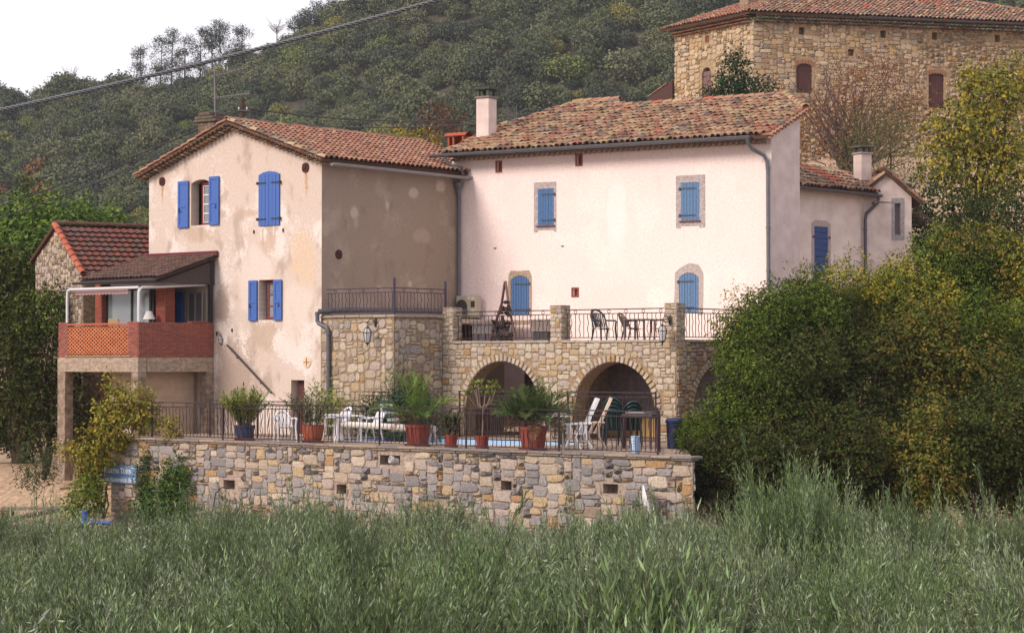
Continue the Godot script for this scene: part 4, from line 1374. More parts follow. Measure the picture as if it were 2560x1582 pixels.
func build_veranda() -> void:
	var o := thing("veranda", "raised veranda on concrete posts with red brick parapet and terracotta lattice front", "veranda", SX)
	var conc := M(188, 166, 148, 0.95, "blot", 0.7, "n_rough")
	var conc2 := M(196, 176, 158, 0.95, "grain", 0.6, "n_rough")
	var W := 3.16
	# posts and beams
	for q in [[-8.62, 3.0, 0.38, 0.34, "post"], [-5.02, 3.0, 0.34, 0.34, "post"], [-5.02, 0.17, 0.34, 0.34, "post"], [-8.62, 0.2, 0.34, 0.34, "post"]]:
		part(o, "post", boxmesh(Vector3(q[2], 3.5, q[3]), 0.012), conc, at3(q[0], 0.19, q[1] - 0.012))
	part(o, "beam", boxmesh(Vector3(3.95, 0.46, 0.36), 0.012), conc2, at3(-6.83, 2.155, 2.99))
	part(o, "beam", boxmesh(Vector3(0.36, 0.46, 2.78), 0.012), conc2, at3(-5.03, 2.155, 1.4))
	part(o, "beam", boxmesh(Vector3(0.36, 0.46, 2.78), 0.012), conc2, at3(-8.62, 2.155, 1.4))
	part(o, "floor_slab", boxmesh(Vector3(3.3, 0.16, 2.8)), conc, at3(-6.83, 2.3, 1.4))
	# wall in the bay below, and the inner room wall
	part(o, "bay_wall", boxmesh(Vector3(0.1, 3.3, 2.5)), M(204, 180, 158, 0.95, "soft", 0.8), at3(-5.62, 0.27, 1.45))
	part(o, "inner_wall", boxmesh(Vector3(1.9, 3.3, 0.12)), M(206, 184, 168, 0.95, "soft", 0.8), at3(-6.62, 0.27, 1.9))
	part(o, "brick_pier", boxmesh(Vector3(0.35, 3.3, 0.3)), M(120, 62, 54, 0.92, "grain", 3.0), at3(-8.1, 0.27, 0.6))
	for k in 4:
		part(o, "vent_slat", boxmesh(Vector3(0.02, 0.05, 0.55), 0.004), M(150, 140, 132, 0.6), Transform3D(Basis(Vector3.BACK, 0.5), Vector3(-5.54, 1.02 + 0.06 * k, 2.2)))
	# brick parapet
	var mort := M(214, 178, 162, 0.95, "grain", 2.0)
	var r := RandomNumberGenerator.new()
	r.seed = 90
	part(o, "parapet_core", boxmesh(Vector3(0.2, 1.09, 3.12)), mort, at3(-4.965, 2.935, 1.585))
	part(o, "corner_pillar", boxmesh(Vector3(0.28, 1.11, 0.26)), mort, at3(-5.21, 2.945, 3.017))
	part(o, "end_pillar", boxmesh(Vector3(0.42, 1.11, 0.28)), mort, at3(-8.55, 2.945, 3.01))
	var unit := [boxmesh(Vector3(1, 1, 1))]
	var list := []
	var side := Basis(Vector3(0, 0, -1), UP, Vector3(1, 0, 0))
	bricks(list, Transform3D(side, Vector3(-4.86, 2.392, 3.147)), 3.13, 1.09, 0.222, 0.064, r)
	bricks(list, at3(-5.345, 2.392, 3.152), 0.48, 1.11, 0.222, 0.064, r)
	bricks(list, at3(-8.755, 2.392, 3.155), 0.41, 1.11, 0.2, 0.064, r)
	bricks(list, Transform3D(side, Vector3(-8.335, 2.392, 3.145)), 0.26, 1.11, 0.26, 0.064, r)
	emit(o, "brick", "brickwork", list, unit, brick_mats(), 340)
	part(o, "coping", boxmesh(Vector3(0.26, 0.05, 0.7), 0.01), M(170, 92, 76, 0.9, "grain", 3.0), at3(-4.965, 3.51, 0.6))
	# terracotta lattice: rows of open diamond tiles
	var lb := MB.new()
	var cw := 0.174
	var chh := 0.118
	var oA := [Vector2(0.5, 0), Vector2(0, 0.5), Vector2(-0.5, 0), Vector2(0, -0.5)]
	for k in 4:
		var A: Vector2 = oA[k]
		var B: Vector2 = oA[(k + 1) % 4]
		var a3 := Vector3(A.x * cw, A.y * chh, 0); var b3 := Vector3(B.x * cw, B.y * chh, 0)
		var s := 0.68
		var z := Vector3(0, 0, 0.08)
		lb.quad(a3 + z, b3 + z, b3 * s + z, a3 * s + z)
		lb.quad(a3 * s + z, b3 * s + z, b3 * s - z, a3 * s - z)
		lb.quad(b3 - z, a3 - z, a3 * s - z, b3 * s - z)
	var dm := lb.mesh()
	var clay := [M(232, 146, 102, 0.9, "grain", 3.0), M(224, 134, 90, 0.9, "grain", 3.0), M(238, 156, 112, 0.9, "grain", 3.0)]
	var dl := []
	for j in 15:
		for i in 17 + (j % 2):
			dl.append([0, at3(-8.3 + cw * (i + (0.0 if j % 2 else 0.5)), 2.44 + chh * 0.5 * (j + 1), 3.06), r.randi() % 3, 1.0])
	emit(o, "lattice_tile", "lattice", dl, [dm], clay, 340)
	part(o, "lattice_rail", boxmesh(Vector3(2.98, 0.06, 0.2), 0.012), M(212, 120, 92, 0.85, "grain", 3.0), at3(-6.845, 3.43, 3.06))
	part(o, "lattice_sill", boxmesh(Vector3(3.2, 0.05, 0.2), 0.01), M(190, 150, 120, 0.9, "grain", 3.0), at3(-6.8, 2.42, 3.1))
	# back of the veranda: glazed doors, brick piers, blue shutter
	var dark := M(186, 170, 156, 0.95, "soft", 0.6)
	part(o, "back_wall", boxmesh(Vector3(3.5, 2.5, 0.1)), dark, at3(-6.75, 3.65, 0.12))
	part(o, "ceiling_board", boxmesh(Vector3(3.7, 0.04, 2.4)), M(90, 74, 66, 0.9), Transform3D(Basis(Vector3.RIGHT, 0.32), Vector3(-6.75, 5.12, 1.25)))
	for q in [[-8.62, 1.5, 0.3], [-5.9, 1.15, 0.42]]:
		var pier := part(o, "brick_pier", boxmesh(Vector3(q[2], 2.5, q[2])), mort, at3(q[0], 3.65, q[1]))
		var pl := []
		bricks(pl, at3(-q[2] / 2, -1.25, q[2] / 2), q[2], 2.4, 0.21, 0.064, r)
		bricks(pl, Transform3D(side, Vector3(q[2] / 2, -1.25, q[2] / 2)), q[2], 2.4, 0.21, 0.064, r)
		emit(pier, "brick", "brickwork", pl, unit, [M(184, 84, 62, 0.92, "grain", 4.0), M(172, 76, 58, 0.92, "grain", 4.0), M(192, 92, 68, 0.92, "grain", 4.0), M(164, 74, 60, 0.92, "grain", 4.0)], 200)
	# glazed screen between the piers
	var frame_m := M(48, 40, 42, 0.7)
	for q in [[-7.86, 1.2], [-6.76, 0.86]]:
		part(o, "glazed_panel", boxmesh(Vector3(q[1], 2.1, 0.02)), glass(), at3(q[0], 3.5, 1.42))
		part(o, "curtain", boxmesh(Vector3(q[1], 2.1, 0.02)), M(128, 132, 124, 0.9, "soft", 1.0), at3(q[0], 3.48, 1.28))
	for e in [-8.44, -7.2, -6.3]:
		part(o, "screen_frame", boxmesh(Vector3(0.08, 2.3, 0.08), 0.006), frame_m, at3(e, 3.5, 1.42))
	part(o, "screen_frame", boxmesh(Vector3(2.1, 0.08, 0.08), 0.006), frame_m, at3(-7.2, 4.62, 1.42))
	part(o, "inner_screen", boxmesh(Vector3(0.5, 2.2, 0.04)), M(150, 156, 150, 0.8), at3(-6.42, 3.5, 0.7))
	var door := part(o, "door", boxmesh(Vector3(0.66, 2.1, 0.05), 0.008), M(42, 80, 156, 0.6, "fine", 2.0), at3(-6.34, 3.45, 0.3))
	for e in [-0.22, 0.0, 0.22]:
		part(door, "plank", boxmesh(Vector3(0.2, 2.06, 0.02), 0.005), M(46, 88, 166, 0.6, "fine", 2.0), at3(e, 0, 0.034))
	part(o, "dark_window", boxmesh(Vector3(0.66, 1.9, 0.03)), M(84, 80, 84, 0.2), at3(-5.4, 3.5, 0.3))
	for e in [-5.74, -5.4, -5.06]:
		part(o, "window_frame", boxmesh(Vector3(0.05, 1.96, 0.05), 0.005), M(120, 112, 108, 0.7), at3(e, 3.5, 0.33))
	# roof, flashing, gutter, gable panel
	var tm := tile_mats()
	var roof := Node3D.new()
	roof.name = "roof"
	o.add_child(roof)
	var p := atan((5.66 - 4.88) / 2.5)
	var R := roof_frame(Vector3(0, 4.88, 2.5), Vector3(1, 0, 0), p)
	var poly := PackedVector2Array([Vector2(-8.5, 0), Vector2(-4.68, 0), Vector2(-4.68, 2.62), Vector2(-8.5, 2.62)])
	var b := MB.new()
	slab_from_poly(b, R, poly, -0.07, -0.012)
	part(roof, "roof_deck", b.mesh(), M(70, 50, 46, 0.95, "grain", 2.0))
	var tl := []
	var brown := [M(140, 104, 92, 0.95, "blot", 2.5), M(120, 90, 82, 0.95, "blot", 2.5), M(154, 116, 100, 0.95, "blot", 2.5), M(130, 108, 102, 0.95, "blot", 2.5)]
	tile_field(tl, R, poly, 0.165, 0.3, func(c, q): return q.randi() % 4, r, 0.7)
	emit(roof, "tile", "tiling", tl, [MC.tile_small], brown)
	part(roof, "flashing", boxmesh(Vector3(3.46, 0.17, 0.09), 0.02), M(122, 50, 56, 0.8, "grain", 3.0), at3(-6.37, 5.72, 0.06))
	b = MB.new()
	b.prism(PackedVector2Array([Vector2(-2.45, 4.72), Vector2(-0.02, 4.72), Vector2(-0.02, 5.5)]), -0.04, 0.04)
	part(o, "gable_panel", b.mesh(), M(92, 80, 76, 0.9, "grain", 2.0), Transform3D(side, Vector3(-4.86, 0, 0)))
	part(o, "corner_board", boxmesh(Vector3(0.12, 2.0, 0.12), 0.01), M(44, 36, 38, 0.8), at3(-4.86, 4.5, 0.16))
	gutter(o, Vector3(-8.7, 4.80, 2.62), Vector3(-4.72, 4.84, 2.62), 0.075, M(78, 76, 84, 0.5, "", 1.0, "", 0.2), Vector3(0, 0, 1))
	# awning frame of white tube, rolled awning
	var wt := M(206, 204, 208, 0.45, "", 1.0, "", 0.15)
	b = MB.new()
	var y1 := 4.56
	b.tube([Vector3(-8.5, 3.45, 3.02), Vector3(-8.5, y1 - 0.14, 3.02), Vector3(-8.46, y1 - 0.04, 3.02), Vector3(-8.36, y1, 3.02), Vector3(-5.0, y1, 3.02)], 0.045, 8)
	b.tube([Vector3(-5.0, 3.45, 3.02), Vector3(-5.0, y1 - 0.14, 3.02), Vector3(-5.0, y1 - 0.05, 2.98), Vector3(-5.0, y1, 2.88), Vector3(-4.98, y1 + 0.16, 0.3)], 0.05, 8)
	part(o, "awning_frame", b.mesh(), wt)
	b = MB.new()
	b.tube([Vector3(-7.2, y1 + 0.14, 2.3), Vector3(-4.95, y1 + 0.2, 1.1)], 0.04, 8)
	b.tube([Vector3(-5.6, y1 + 0.3, 1.5), Vector3(-4.9, y1 + 0.42, 0.25)], 0.03, 8)
	part(o, "awning_bar", b.mesh(), wt)
	var vm := MB.new()
	var vn := 16
	for k in vn:
		var xa := -8.3 + 2.6 * k / vn
		var xb := -8.3 + 2.6 * (k + 1) / vn
		vm.quad(Vector3(xa, y1 - 0.16, 2.86), Vector3((xa + xb) / 2, y1 - 0.19, 2.87), Vector3((xa + xb) / 2, y1 - 0.03, 2.86), Vector3(xa, y1 - 0.03, 2.86))
		vm.quad(Vector3((xa + xb) / 2, y1 - 0.19, 2.87), Vector3(xb, y1 - 0.16, 2.86), Vector3(xb, y1 - 0.03, 2.86), Vector3((xa + xb) / 2, y1 - 0.03, 2.86))
	part(o, "awning_valance", vm.mesh(), M(182, 150, 150, 0.95))
	# a few things inside
	var lamp := thing("table_lamp", "table lamp with a white conical shade inside the veranda", "lamp", SX * at3(-6.05, 2.4, 1.7))
	b = MB.new()
	b.lathe([Vector2(0.2, 1.2), Vector2(0.09, 1.46), Vector2(0.085, 1.46), Vector2(0.19, 1.2)], 16)
	part(lamp, "shade", b.mesh(), M(226, 222, 218, 0.8))
	b = MB.new()
	b.lathe([Vector2(0.13, 0.0), Vector2(0.13, 0.03), Vector2(0.015, 0.06), Vector2(0.012, 1.3), Vector2(0, 1.3)], 12)
	part(lamp, "stem", b.mesh(), M(70, 64, 60, 0.5))
	var chs := thing("wicker_chair", "beige chair back showing above the lattice parapet in the veranda", "chair", SX * at3(-6.75, 2.38, 2.3))
	part(chs, "seat", boxmesh(Vector3(0.5, 0.08, 0.5), 0.02), M(176, 146, 108, 0.9, "fine", 6.0), at3(0, 0.45, 0))
	part(chs, "backrest", boxmesh(Vector3(0.52, 0.7, 0.06), 0.02), M(186, 156, 116, 0.9, "fine", 6.0), at3(0, 0.88, 0.26))
	for q in [[-1, -1], [1, -1], [-1, 1], [1, 1]]:
		part(chs, "leg", boxmesh(Vector3(0.05, 0.42, 0.05), 0.008), M(150, 120, 84, 0.9), at3(0.21 * q[0], 0.21, 0.21 * q[1]))
	# wall lantern at the end of the parapet
	lantern("wall_lantern", "small dark lantern at the end of the brick parapet", SX * Transform3D(Basis(UP, PI / 2), Vector3(-4.7, 3.15, 0.05)), 0.55)

func lantern(called: String, label: String, x: Transform3D, s := 1.0) -> void:
	var o := thing(called, label, "lantern", x * Transform3D(Basis.from_scale(Vector3.ONE * s), Vector3.ZERO), "wall lanterns")
	var iron := M(46, 36, 40, 0.5)
	part(o, "wall_plate", boxmesh(Vector3(0.09, 0.26, 0.03), 0.012), iron, at3(0, 0, 0.015))
	var b := MB.new()
	b.tube([Vector3(0, -0.05, 0.02), Vector3(0, -0.06, 0.2), Vector3(0, -0.06, 0.36)], 0.014, 6)
	var pts := []
	for k in 14:
		var a := k / 13.0
		pts.append(Vector3(0, -0.04 + 0.15 * sin(a * PI) + 0.03 * a, 0.03 + 0.33 * a))
	b.tube(pts, 0.011, 5)
	for q in [[Vector3(0, 0.02, 0.12), 0.035], [Vector3(0, 0.0, 0.36), 0.028]]:
		b.ring(q[0], q[1], 0.009, Basis(UP, PI / 2), 10)
	b.tube([Vector3(0, -0.06, 0.36), Vector3(0, -0.12, 0.36)], 0.012, 6)
	part(o, "bracket", b.mesh(), iron)
	var c := Vector3(0, 0, 0.36)
	b = MB.new()
	b.lathe([Vector2(0, -0.10), Vector2(0.03, -0.11), Vector2(0.045, -0.15), Vector2(0.07, -0.16), Vector2(0.07, -0.175), Vector2(0, -0.175)], 6, c)
	b.lathe([Vector2(0.0, -0.72), Vector2(0.012, -0.7), Vector2(0.02, -0.65), Vector2(0.06, -0.62), Vector2(0.075, -0.59), Vector2(0, -0.59)], 6, c)
	part(o, "cap", b.mesh(), iron)
	b = MB.new()
	for k in 6:
		var a := TAU * k / 6
		var a2 := TAU * (k + 1) / 6
		var d := Vector3(cos(a), 0, -sin(a)); var d2 := Vector3(cos(a2), 0, -sin(a2))
		b.tube([c + d * 0.07 - UP * 0.17, c + d * 0.135 - UP * 0.3, c + d * 0.07 - UP * 0.6], 0.009, 5)
		b.tube([c + d * 0.14 - UP * 0.3, c + d2 * 0.14 - UP * 0.3], 0.012, 5)
	part(o, "cage", b.mesh(), iron)
	b = MB.new()
	b.lathe([Vector2(0.066, -0.175), Vector2(0.13, -0.3), Vector2(0.066, -0.59)], 6, c)
	var gm := StandardMaterial3D.new()
	gm.albedo_color = Color(0.86, 0.86, 0.86, 0.55)
	gm.transparency = BaseMaterial3D.TRANSPARENCY_ALPHA
	gm.roughness = 0.3
	if not MC.has("lamp_glass"):
		MC.lamp_glass = gm
	part(o, "glass", b.mesh(), MC.lamp_glass)

func coping(parent: Node, x: Transform3D, length: float, piece: float, h: float, dep: float, m: Array, r: RandomNumberGenerator, called := "coping_stone") -> void:
	var px := 0.0
	while px < length - 0.02:
		var w := minf(piece * r.randf_range(0.8, 1.2), length - px)
		if length - px - w < 0.12:
			w = length - px
		part(parent, called, boxmesh(Vector3(snappedf(w, 0.05) - 0.008, h, dep), 0.012), m[r.randi() % m.size()], x * Transform3D(Basis(UP, r.randf_range(-0.01, 0.01)), Vector3(px + w / 2, r.randf_range(-0.006, 0.006), r.randf_range(-0.012, 0.012))))
		px += w

func build_terrace() -> void:
	var o := thing("stone_terrace", "upper stone terrace carried on an arcade of round arches below the pink house", "terrace", SX)
	var mats := stone_mats()
	var r := RandomNumberGenerator.new()
	r.seed = 44
	var side := Basis(Vector3(0, 0, -1), UP, Vector3(1, 0, 0))
	var mb1 := M(182, 158, 130, 0.95, "grain", 0.8, "n_rough", 0.0, 1.2)
	var mb2 := M(186, 160, 130, 0.95, "grain", 0.8, "n_rough")
	# bay
	var b := MB.new()
	wall_face(b, -0.4, [Vector2(0, 3.58), Vector2(3.06, 3.58)], [], 0.1)
	var bay := part(o, "bay_front", b.mesh(), mb1, at3(0, 0, 0.03))
	b = MB.new()
	wall_face(b, -0.4, [Vector2(-0.03, 3.58), Vector2(2.14, 3.58)], [], 0.1)
	var bays := part(o, "bay_side", b.mesh(), mb1, Transform3D(side, Vector3(3.06, 0, 0)))
	part(o, "bay_floor", boxmesh(Vector3(3.05, 0.14, 6.4)), M(190, 170, 150, 0.95), at3(1.53, 3.5, -3.18))
	var sm := stone_meshes(61, 14, 0.75)
	var sizes := [[3, 2], [4, 3], [2, 2], [3, 3], [2, 1], [5, 3], [3, 1], [2, 3]]
	var yes := func(c, s): return true
	var list := []
	rubble(list, Transform3D.IDENTITY, 0.02, 3.04, 0.0, 3.52, 0.095, sizes, [4, 4, 1.2, 0.2, 0.3, 0, 2.6, 0.5], sm.size(), 0.034, 0.028, yes, r)
	emit(bay, "stone", "stonework", list, sm, mats)
	list = []
	rubble(list, Transform3D.IDENTITY, 0.0, 2.12, 0.0, 3.52, 0.095, sizes, [2, 4, 1.4, 0.4, 0.9, 0.1, 2.6, 1.2], sm.size(), 0.034, 0.028, yes, r)
	emit(bays, "stone", "stonework", list, sm, mats)
	var cop := [M(206, 192, 176, 0.95, "grain", 2.0, "n_fine"), M(192, 178, 162, 0.95, "grain", 2.0, "n_fine")]
	coping(o, at3(0.03, 3.62, -0.08), 3.1, 0.6, 0.075, 0.34, cop, r)
	coping(o, Transform3D(side, Vector3(2.96, 3.621, -0.26)), 1.9, 0.55, 0.075, 0.34, cop, r)
	# arcade
	var arches := [{"x0": 3.95, "x1": 6.95, "y0": -0.3, "y1": 2.26, "rise": 1.499, "sill": false}, {"x0": 8.15, "x1": 11.15, "y0": -0.3, "y1": 2.24, "rise": 1.499, "sill": false}]
	b = MB.new()
	wall_face(b, -0.3, [Vector2(3.06, 2.83), Vector2(11.86, 2.83)], arches, 0.55)
	var arc := part(o, "arcade_wall", b.mesh(), mb2, at3(0, 0, -2.14))
	var arch3 := [{"x0": 0.75, "x1": 3.55, "y0": -0.3, "y1": 2.2, "rise": 1.399, "sill": false}]
	b = MB.new()
	wall_face(b, -0.3, [Vector2(0, 2.83), Vector2(6.3, 2.83)], arch3, 0.5)
	var flank := part(o, "flank_wall", b.mesh(), mb2, Transform3D(side, Vector3(11.86, 0, -2.14)))
	var sq := stone_meshes(62, 12, 0.28)
	var clear := func(hs: Array, t: float) -> Callable:
		return func(c: Vector2, s: Vector2) -> bool:
			for h in hs:
				var cx: float = (h.x0 + h.x1) / 2
				var rad: float = (h.x1 - h.x0) / 2
				var cy: float = h.y1 - h.rise
				if c.y > cy:
					if Vector2(c.x - cx, c.y - cy).length() < rad + t + s.length() * 0.28:
						return false
				elif absf(c.x - cx) < rad + s.x * 0.5:
					return false
			return true
	var s2 := [[3, 2], [4, 2], [2, 2], [2, 1], [3, 1], [3, 3], [2, 2]]
	list = []
	rubble(list, Transform3D.IDENTITY, 3.08, 11.84, 0.0, 2.8, 0.088, s2, [7, 3.4, 1.5, 0.2, 0.1, 0, 2, 0.1], sq.size(), 0.02, 0.03, clear.call(arches, 0.19), r)
	emit(arc, "stone", "stonework", list, sq, mats)
	list = []
	rubble(list, Transform3D.IDENTITY, 0.02, 6.0, 0.0, 2.8, 0.088, s2, [3, 3.4, 1.6, 0.4, 0.6, 0.1, 2.4, 0.8], sq.size(), 0.02, 0.03, clear.call(arch3, 0.19), r)
	emit(flank, "stone", "stonework", list, sq, mats, 160)
	for q in [[arc, arches], [flank, arch3]]:
		for h in q[1]:
			var rad: float = (h.x1 - h.x0) / 2
			var n := 31
			for k in n:
				var a := PI * (k + 0.5) / n
				var lenv: float = 0.24 if k == n / 2 else r.randf_range(0.15, 0.22)
				var cpt := Vector3((h.x0 + h.x1) / 2 + cos(a) * (rad + lenv / 2 + 0.004), h.y1 - h.rise + sin(a) * (rad + lenv / 2 + 0.004), 0.005)
				part(q[0], "voussoir", boxmesh(Vector3(snappedf(lenv, 0.02), 0.115, 0.09), 0.014), mats[pick([6, 3, 1.5, 0.3, 0, 0, 2, 0], r)], Transform3D(Basis(Vector3.BACK, a), cpt))
	# inside the arcade
	part(o, "arcade_back", boxmesh(Vector3(4.6, 2.9, 0.1)), M(164, 154, 156, 0.95, "grain", 0.5, "n_fine"), at3(9.5, 1.3, -4.6))
	part(o, "arcade_back", boxmesh(Vector3(4.2, 2.9, 0.1)), M(150, 138, 130, 0.95, "grain", 0.5), at3(5.1, 1.3, -6.2))
	part(o, "arcade_partition", boxmesh(Vector3(0.2, 2.9, 3.4)), M(176, 158, 140, 0.95, "grain", 0.5), at3(7.55, 1.3, -4.4))
	part(o, "dado", boxmesh(Vector3(3.9, 0.55, 0.06)), M(206, 172, 112, 0.9, "soft", 0.6), at3(9.6, 0.3, -4.5))
	# terrace slab over the arcade, up to the pink house
	b = MB.new()
	var inv := SX.affine_inverse() * KX
	var pA := inv * Vector3(-11.5, 0, 0.3)
	var pB := inv * Vector3(0.3, 0, 0.3)
	b.prism(PackedVector2Array([Vector2(3.0, 2.17), Vector2(11.83, 2.17), Vector2(11.83, -pB.z), Vector2(pB.x, -pB.z), Vector2(pA.x, -pA.z), Vector2(3.0, -pA.z)]), 0.0, 0.22, Transform3D(Basis(Vector3(1, 0, 0), Vector3(0, 0, -1), UP), Vector3(0, 2.58, 0)))
	part(o, "terrace_slab", b.mesh(), M(196, 172, 150, 0.95, "soft", 0.5))
	coping(o, at3(3.52, 2.84, -2.26), 3.74, 0.42, 0.075, 0.34, cop, r)
	coping(o, at3(7.76, 2.84, -2.26), 3.64, 0.42, 0.075, 0.34, cop, r)
	coping(o, Transform3D(side, Vector3(11.74, 2.84, -2.62)), 3.6, 0.45, 0.075, 0.34, cop, r)
	# pillars
	for px in [3.275, 7.51, 11.645]:
		var pn := Node3D.new()
		pn.name = "pillar"
		pn.position = Vector3(px, 2.8, -2.355)
		o.add_child(pn, true)
		part(pn, "core", boxmesh(Vector3(0.40, 1.08, 0.40)), mb2, at3(0, 0.54, 0))
		part(pn, "cap", boxmesh(Vector3(0.43, 0.03, 0.43), 0.01), M(196, 180, 160, 0.95, "grain", 2.0, "n_rough"), at3(0, 1.09, 0))
		var pl := []
		for f in 4:
			var bs := Basis(UP, f * PI / 2)
			rubble(pl, Transform3D(bs, bs * Vector3(0, 0, 0.2)), -0.215, 0.215, 0.02, 1.07, 0.07, [[3, 2], [2, 2], [3, 1], [2, 1], [4, 2]], [5, 3.5, 1.0, 0.3, 0.4, 0, 2.5, 0.3], sq.size(), 0.016, 0.022, yes, r)
		emit(pn, "stone", "stonework", pl, sq, mats)
	lantern("wall_lantern", "dark wrought lantern on the rubble bay wall beside the grey downpipe", SX * at3(2.35, 3.42, 0.06), 1.0)
	lantern("wall_lantern", "dark wrought lantern on the pillar at the corner of the arcade", SX * at3(11.66, 3.42, -2.1), 1.0)
	# drain pipe along the bay roof and down its front
	var zinc := M(104, 104, 112, 0.5, "soft", 0.8, "", 0.4)
	b = MB.new()
	b.tube([Vector3(0.1, 3.78, 0.22), Vector3(0.35, 3.82, -0.35), Vector3(0.5, 3.84, -0.6), Vector3(0.6, 3.9, -6.2)], 0.085, 10)
	part(o, "drain_pipe", b.mesh(), zinc)
	downpipe(o, [Vector3(0.02, 3.78, 0.2), Vector3(0.02, 3.5, 0.2), Vector3(0.06, 3.42, 0.18), Vector3(0.36, 3.3, 0.14), Vector3(0.42, 3.2, 0.13), Vector3(0.44, 0.0, 0.13)], 0.065, zinc, [Vector3(0.02, 3.72, 0.2), Vector3(0.43, 3.1, 0.13), Vector3(0.435, 2.1, 0.13), Vector3(0.435, 1.2, 0.13)])

func build_pool_terrace() -> void:
	var o := thing("retaining_wall", "long retaining wall of grey and ochre stones under the pool terrace", "wall", SX)
	var mats := stone_mats()
	var r := RandomNumberGenerator.new()
	r.seed = 52
	var side := Basis(Vector3(0, 0, -1), UP, Vector3(1, 0, 0))
	var mortar := M(204, 184, 170, 0.95, "grain", 1.0, "n_rough", 0.0, 1.3)
	var RB := Vector3(-0.60, 0, -0.80)
	var holes := [{"x0": 7.2, "x1": 7.95, "y0": -0.5, "y1": -0.24}, {"x0": 1.05, "x1": 1.52, "y0": -1.38, "y1": -1.12}, {"x0": 5.58, "x1": 5.95, "y0": -1.34, "y1": -1.08}, {"x0": 11.46, "x1": 11.82, "y0": -1.02, "y1": -0.78}, {"x0": 14.76, "x1": 15.22, "y0": -0.98, "y1": -0.74}]
	var b := MB.new()
	wall_face(b, -3.8, [Vector2(-3.9, -0.06), Vector2(17.45, -0.06)], holes, 0.45)
	var f := part(o, "front_face", b.mesh(), mortar, at3(0, 0, 5.0))
	b = MB.new()
	wall_face(b, -3.8, [Vector2(0, -0.06), Vector2(7.5, -0.06)], [], 0.1)
	var s := part(o, "return_face", b.mesh(), mortar, Transform3D(Basis(RB, UP, RB.cross(UP)), Vector3(17.45, 0, 5.0)))
	b = MB.new()
	wall_face(b, -3.8, [Vector2(-5.0, -0.06), Vector2(0, -0.06)], [], 0.1)
	part(o, "return_face", b.mesh(), mortar, Transform3D(Basis(Vector3(0, 0, 1), UP, Vector3(-1, 0, 0)), Vector3(-3.9, 0, 5.0)))
	for h in holes:
		part(f, "drain_back", boxmesh(Vector3(h.x1 - h.x0, h.y1 - h.y0, 0.04)), M(150, 134, 120, 0.95), at3((h.x0 + h.x1) / 2, (h.y0 + h.y1) / 2, -0.44))
	b = MB.new()
	b.lathe([Vector2(0.0, 0.0), Vector2(0.075, 0.0), Vector2(0.08, 0.12), Vector2(0.1, 0.16), Vector2(0.1, 0.24), Vector2(0.085, 0.24), Vector2(0.085, 0.12), Vector2(0.0, 0.12)], 14, Vector3(7.75, -0.4, -0.12), Basis(Vector3.RIGHT, PI / 2 - 0.25) * Basis(Vector3.BACK, 0.35))
	part(f, "outlet_pipe", b.mesh(), M(214, 210, 210, 0.5))
	var ok := func(c: Vector2, z: Vector2) -> bool:
		for h in holes:
			if c.x > h.x0 - z.x * 0.5 and c.x < h.x1 + z.x * 0.5 and c.y > h.y0 - z.y * 0.5 and c.y < h.y1 + z.y * 0.5:
				return false
		return true
	var sm := stone_meshes(81, 16, 0.2)
	var sizes := [[5, 3], [4, 2], [6, 3], [4, 3], [3, 2], [5, 2], [7, 3], [3, 3], [6, 2], [2, 2], [4, 1], [6, 1], [5, 2], [4, 2], [3, 2], [3, 1]]
	var list := []
	rubble(list, Transform3D.IDENTITY, -3.88, 17.43, -2.9, -0.12, 0.09, sizes, [1.0, 2.8, 1.6, 0.9, 4.6, 1.9, 3.2, 0.4], sm.size(), 0.016, 0.05, ok, r)
	for q in list:
		q[3] += 0.2 if q[1].origin.y > -1.9 else 0.0
	emit(f, "stone", "stonework", list, sm, mats)
	list = []
	rubble(list, Transform3D.IDENTITY, 0.02, 5.0, -2.9, -0.12, 0.087, sizes, [0.4, 1.6, 1.5, 1.0, 4.4, 2.0, 2.4, 0.4], sm.size(), 0.016, 0.055, ok, r)
	emit(s, "stone", "stonework", list, sm, mats, 80)
	var cm := [M(196, 178, 160, 0.95, "grain", 1.6, "n_rough"), M(178, 160, 146, 0.95, "grain", 1.6, "n_rough"), M(160, 152, 150, 0.95, "grain", 1.6, "n_rough")]
	coping(o, at3(-3.9, -0.025, 4.86), 21.4, 0.62, 0.06, 0.5, cm, r, "cap_stone")
	coping(o, at3(-3.9, -0.082, 4.9), 21.35, 0.5, 0.045, 0.34, cm, r, "ledge_stone")
	# paving with the pool in it
	var pool := PackedVector2Array()
	for k in 25:
		var a := -PI / 2 + PI * k / 24
		pool.append(Vector2(9.4 + 1.7 * cos(a), 1.6 + 1.75 * sin(a)))
	pool.append(Vector2(3.2, 3.35))
	pool.append(Vector2(3.2, -0.15))
	var flat := Transform3D(Basis(Vector3(1, 0, 0), Vector3(0, 0, -1), UP), Vector3.ZERO)
	var ring := func(e: float) -> PackedVector2Array: return Geometry2D.offset_polygon(pool, e)[0]
	var paving := M(206, 180, 160, 0.9, "grain", 0.5, "n_fine")
	b = MB.new()
	# floor split into strips round the pool (flat's y is towards the house)
	var outer := PackedVector2Array([Vector2(-3.85, -4.7), Vector2(17.4, -4.7), Vector2(17.4, 6.6), Vector2(-3.85, 6.6)])
	var hole: PackedVector2Array = ring.call(0.3)
	for k in hole.size():
		hole[k].y = -hole[k].y
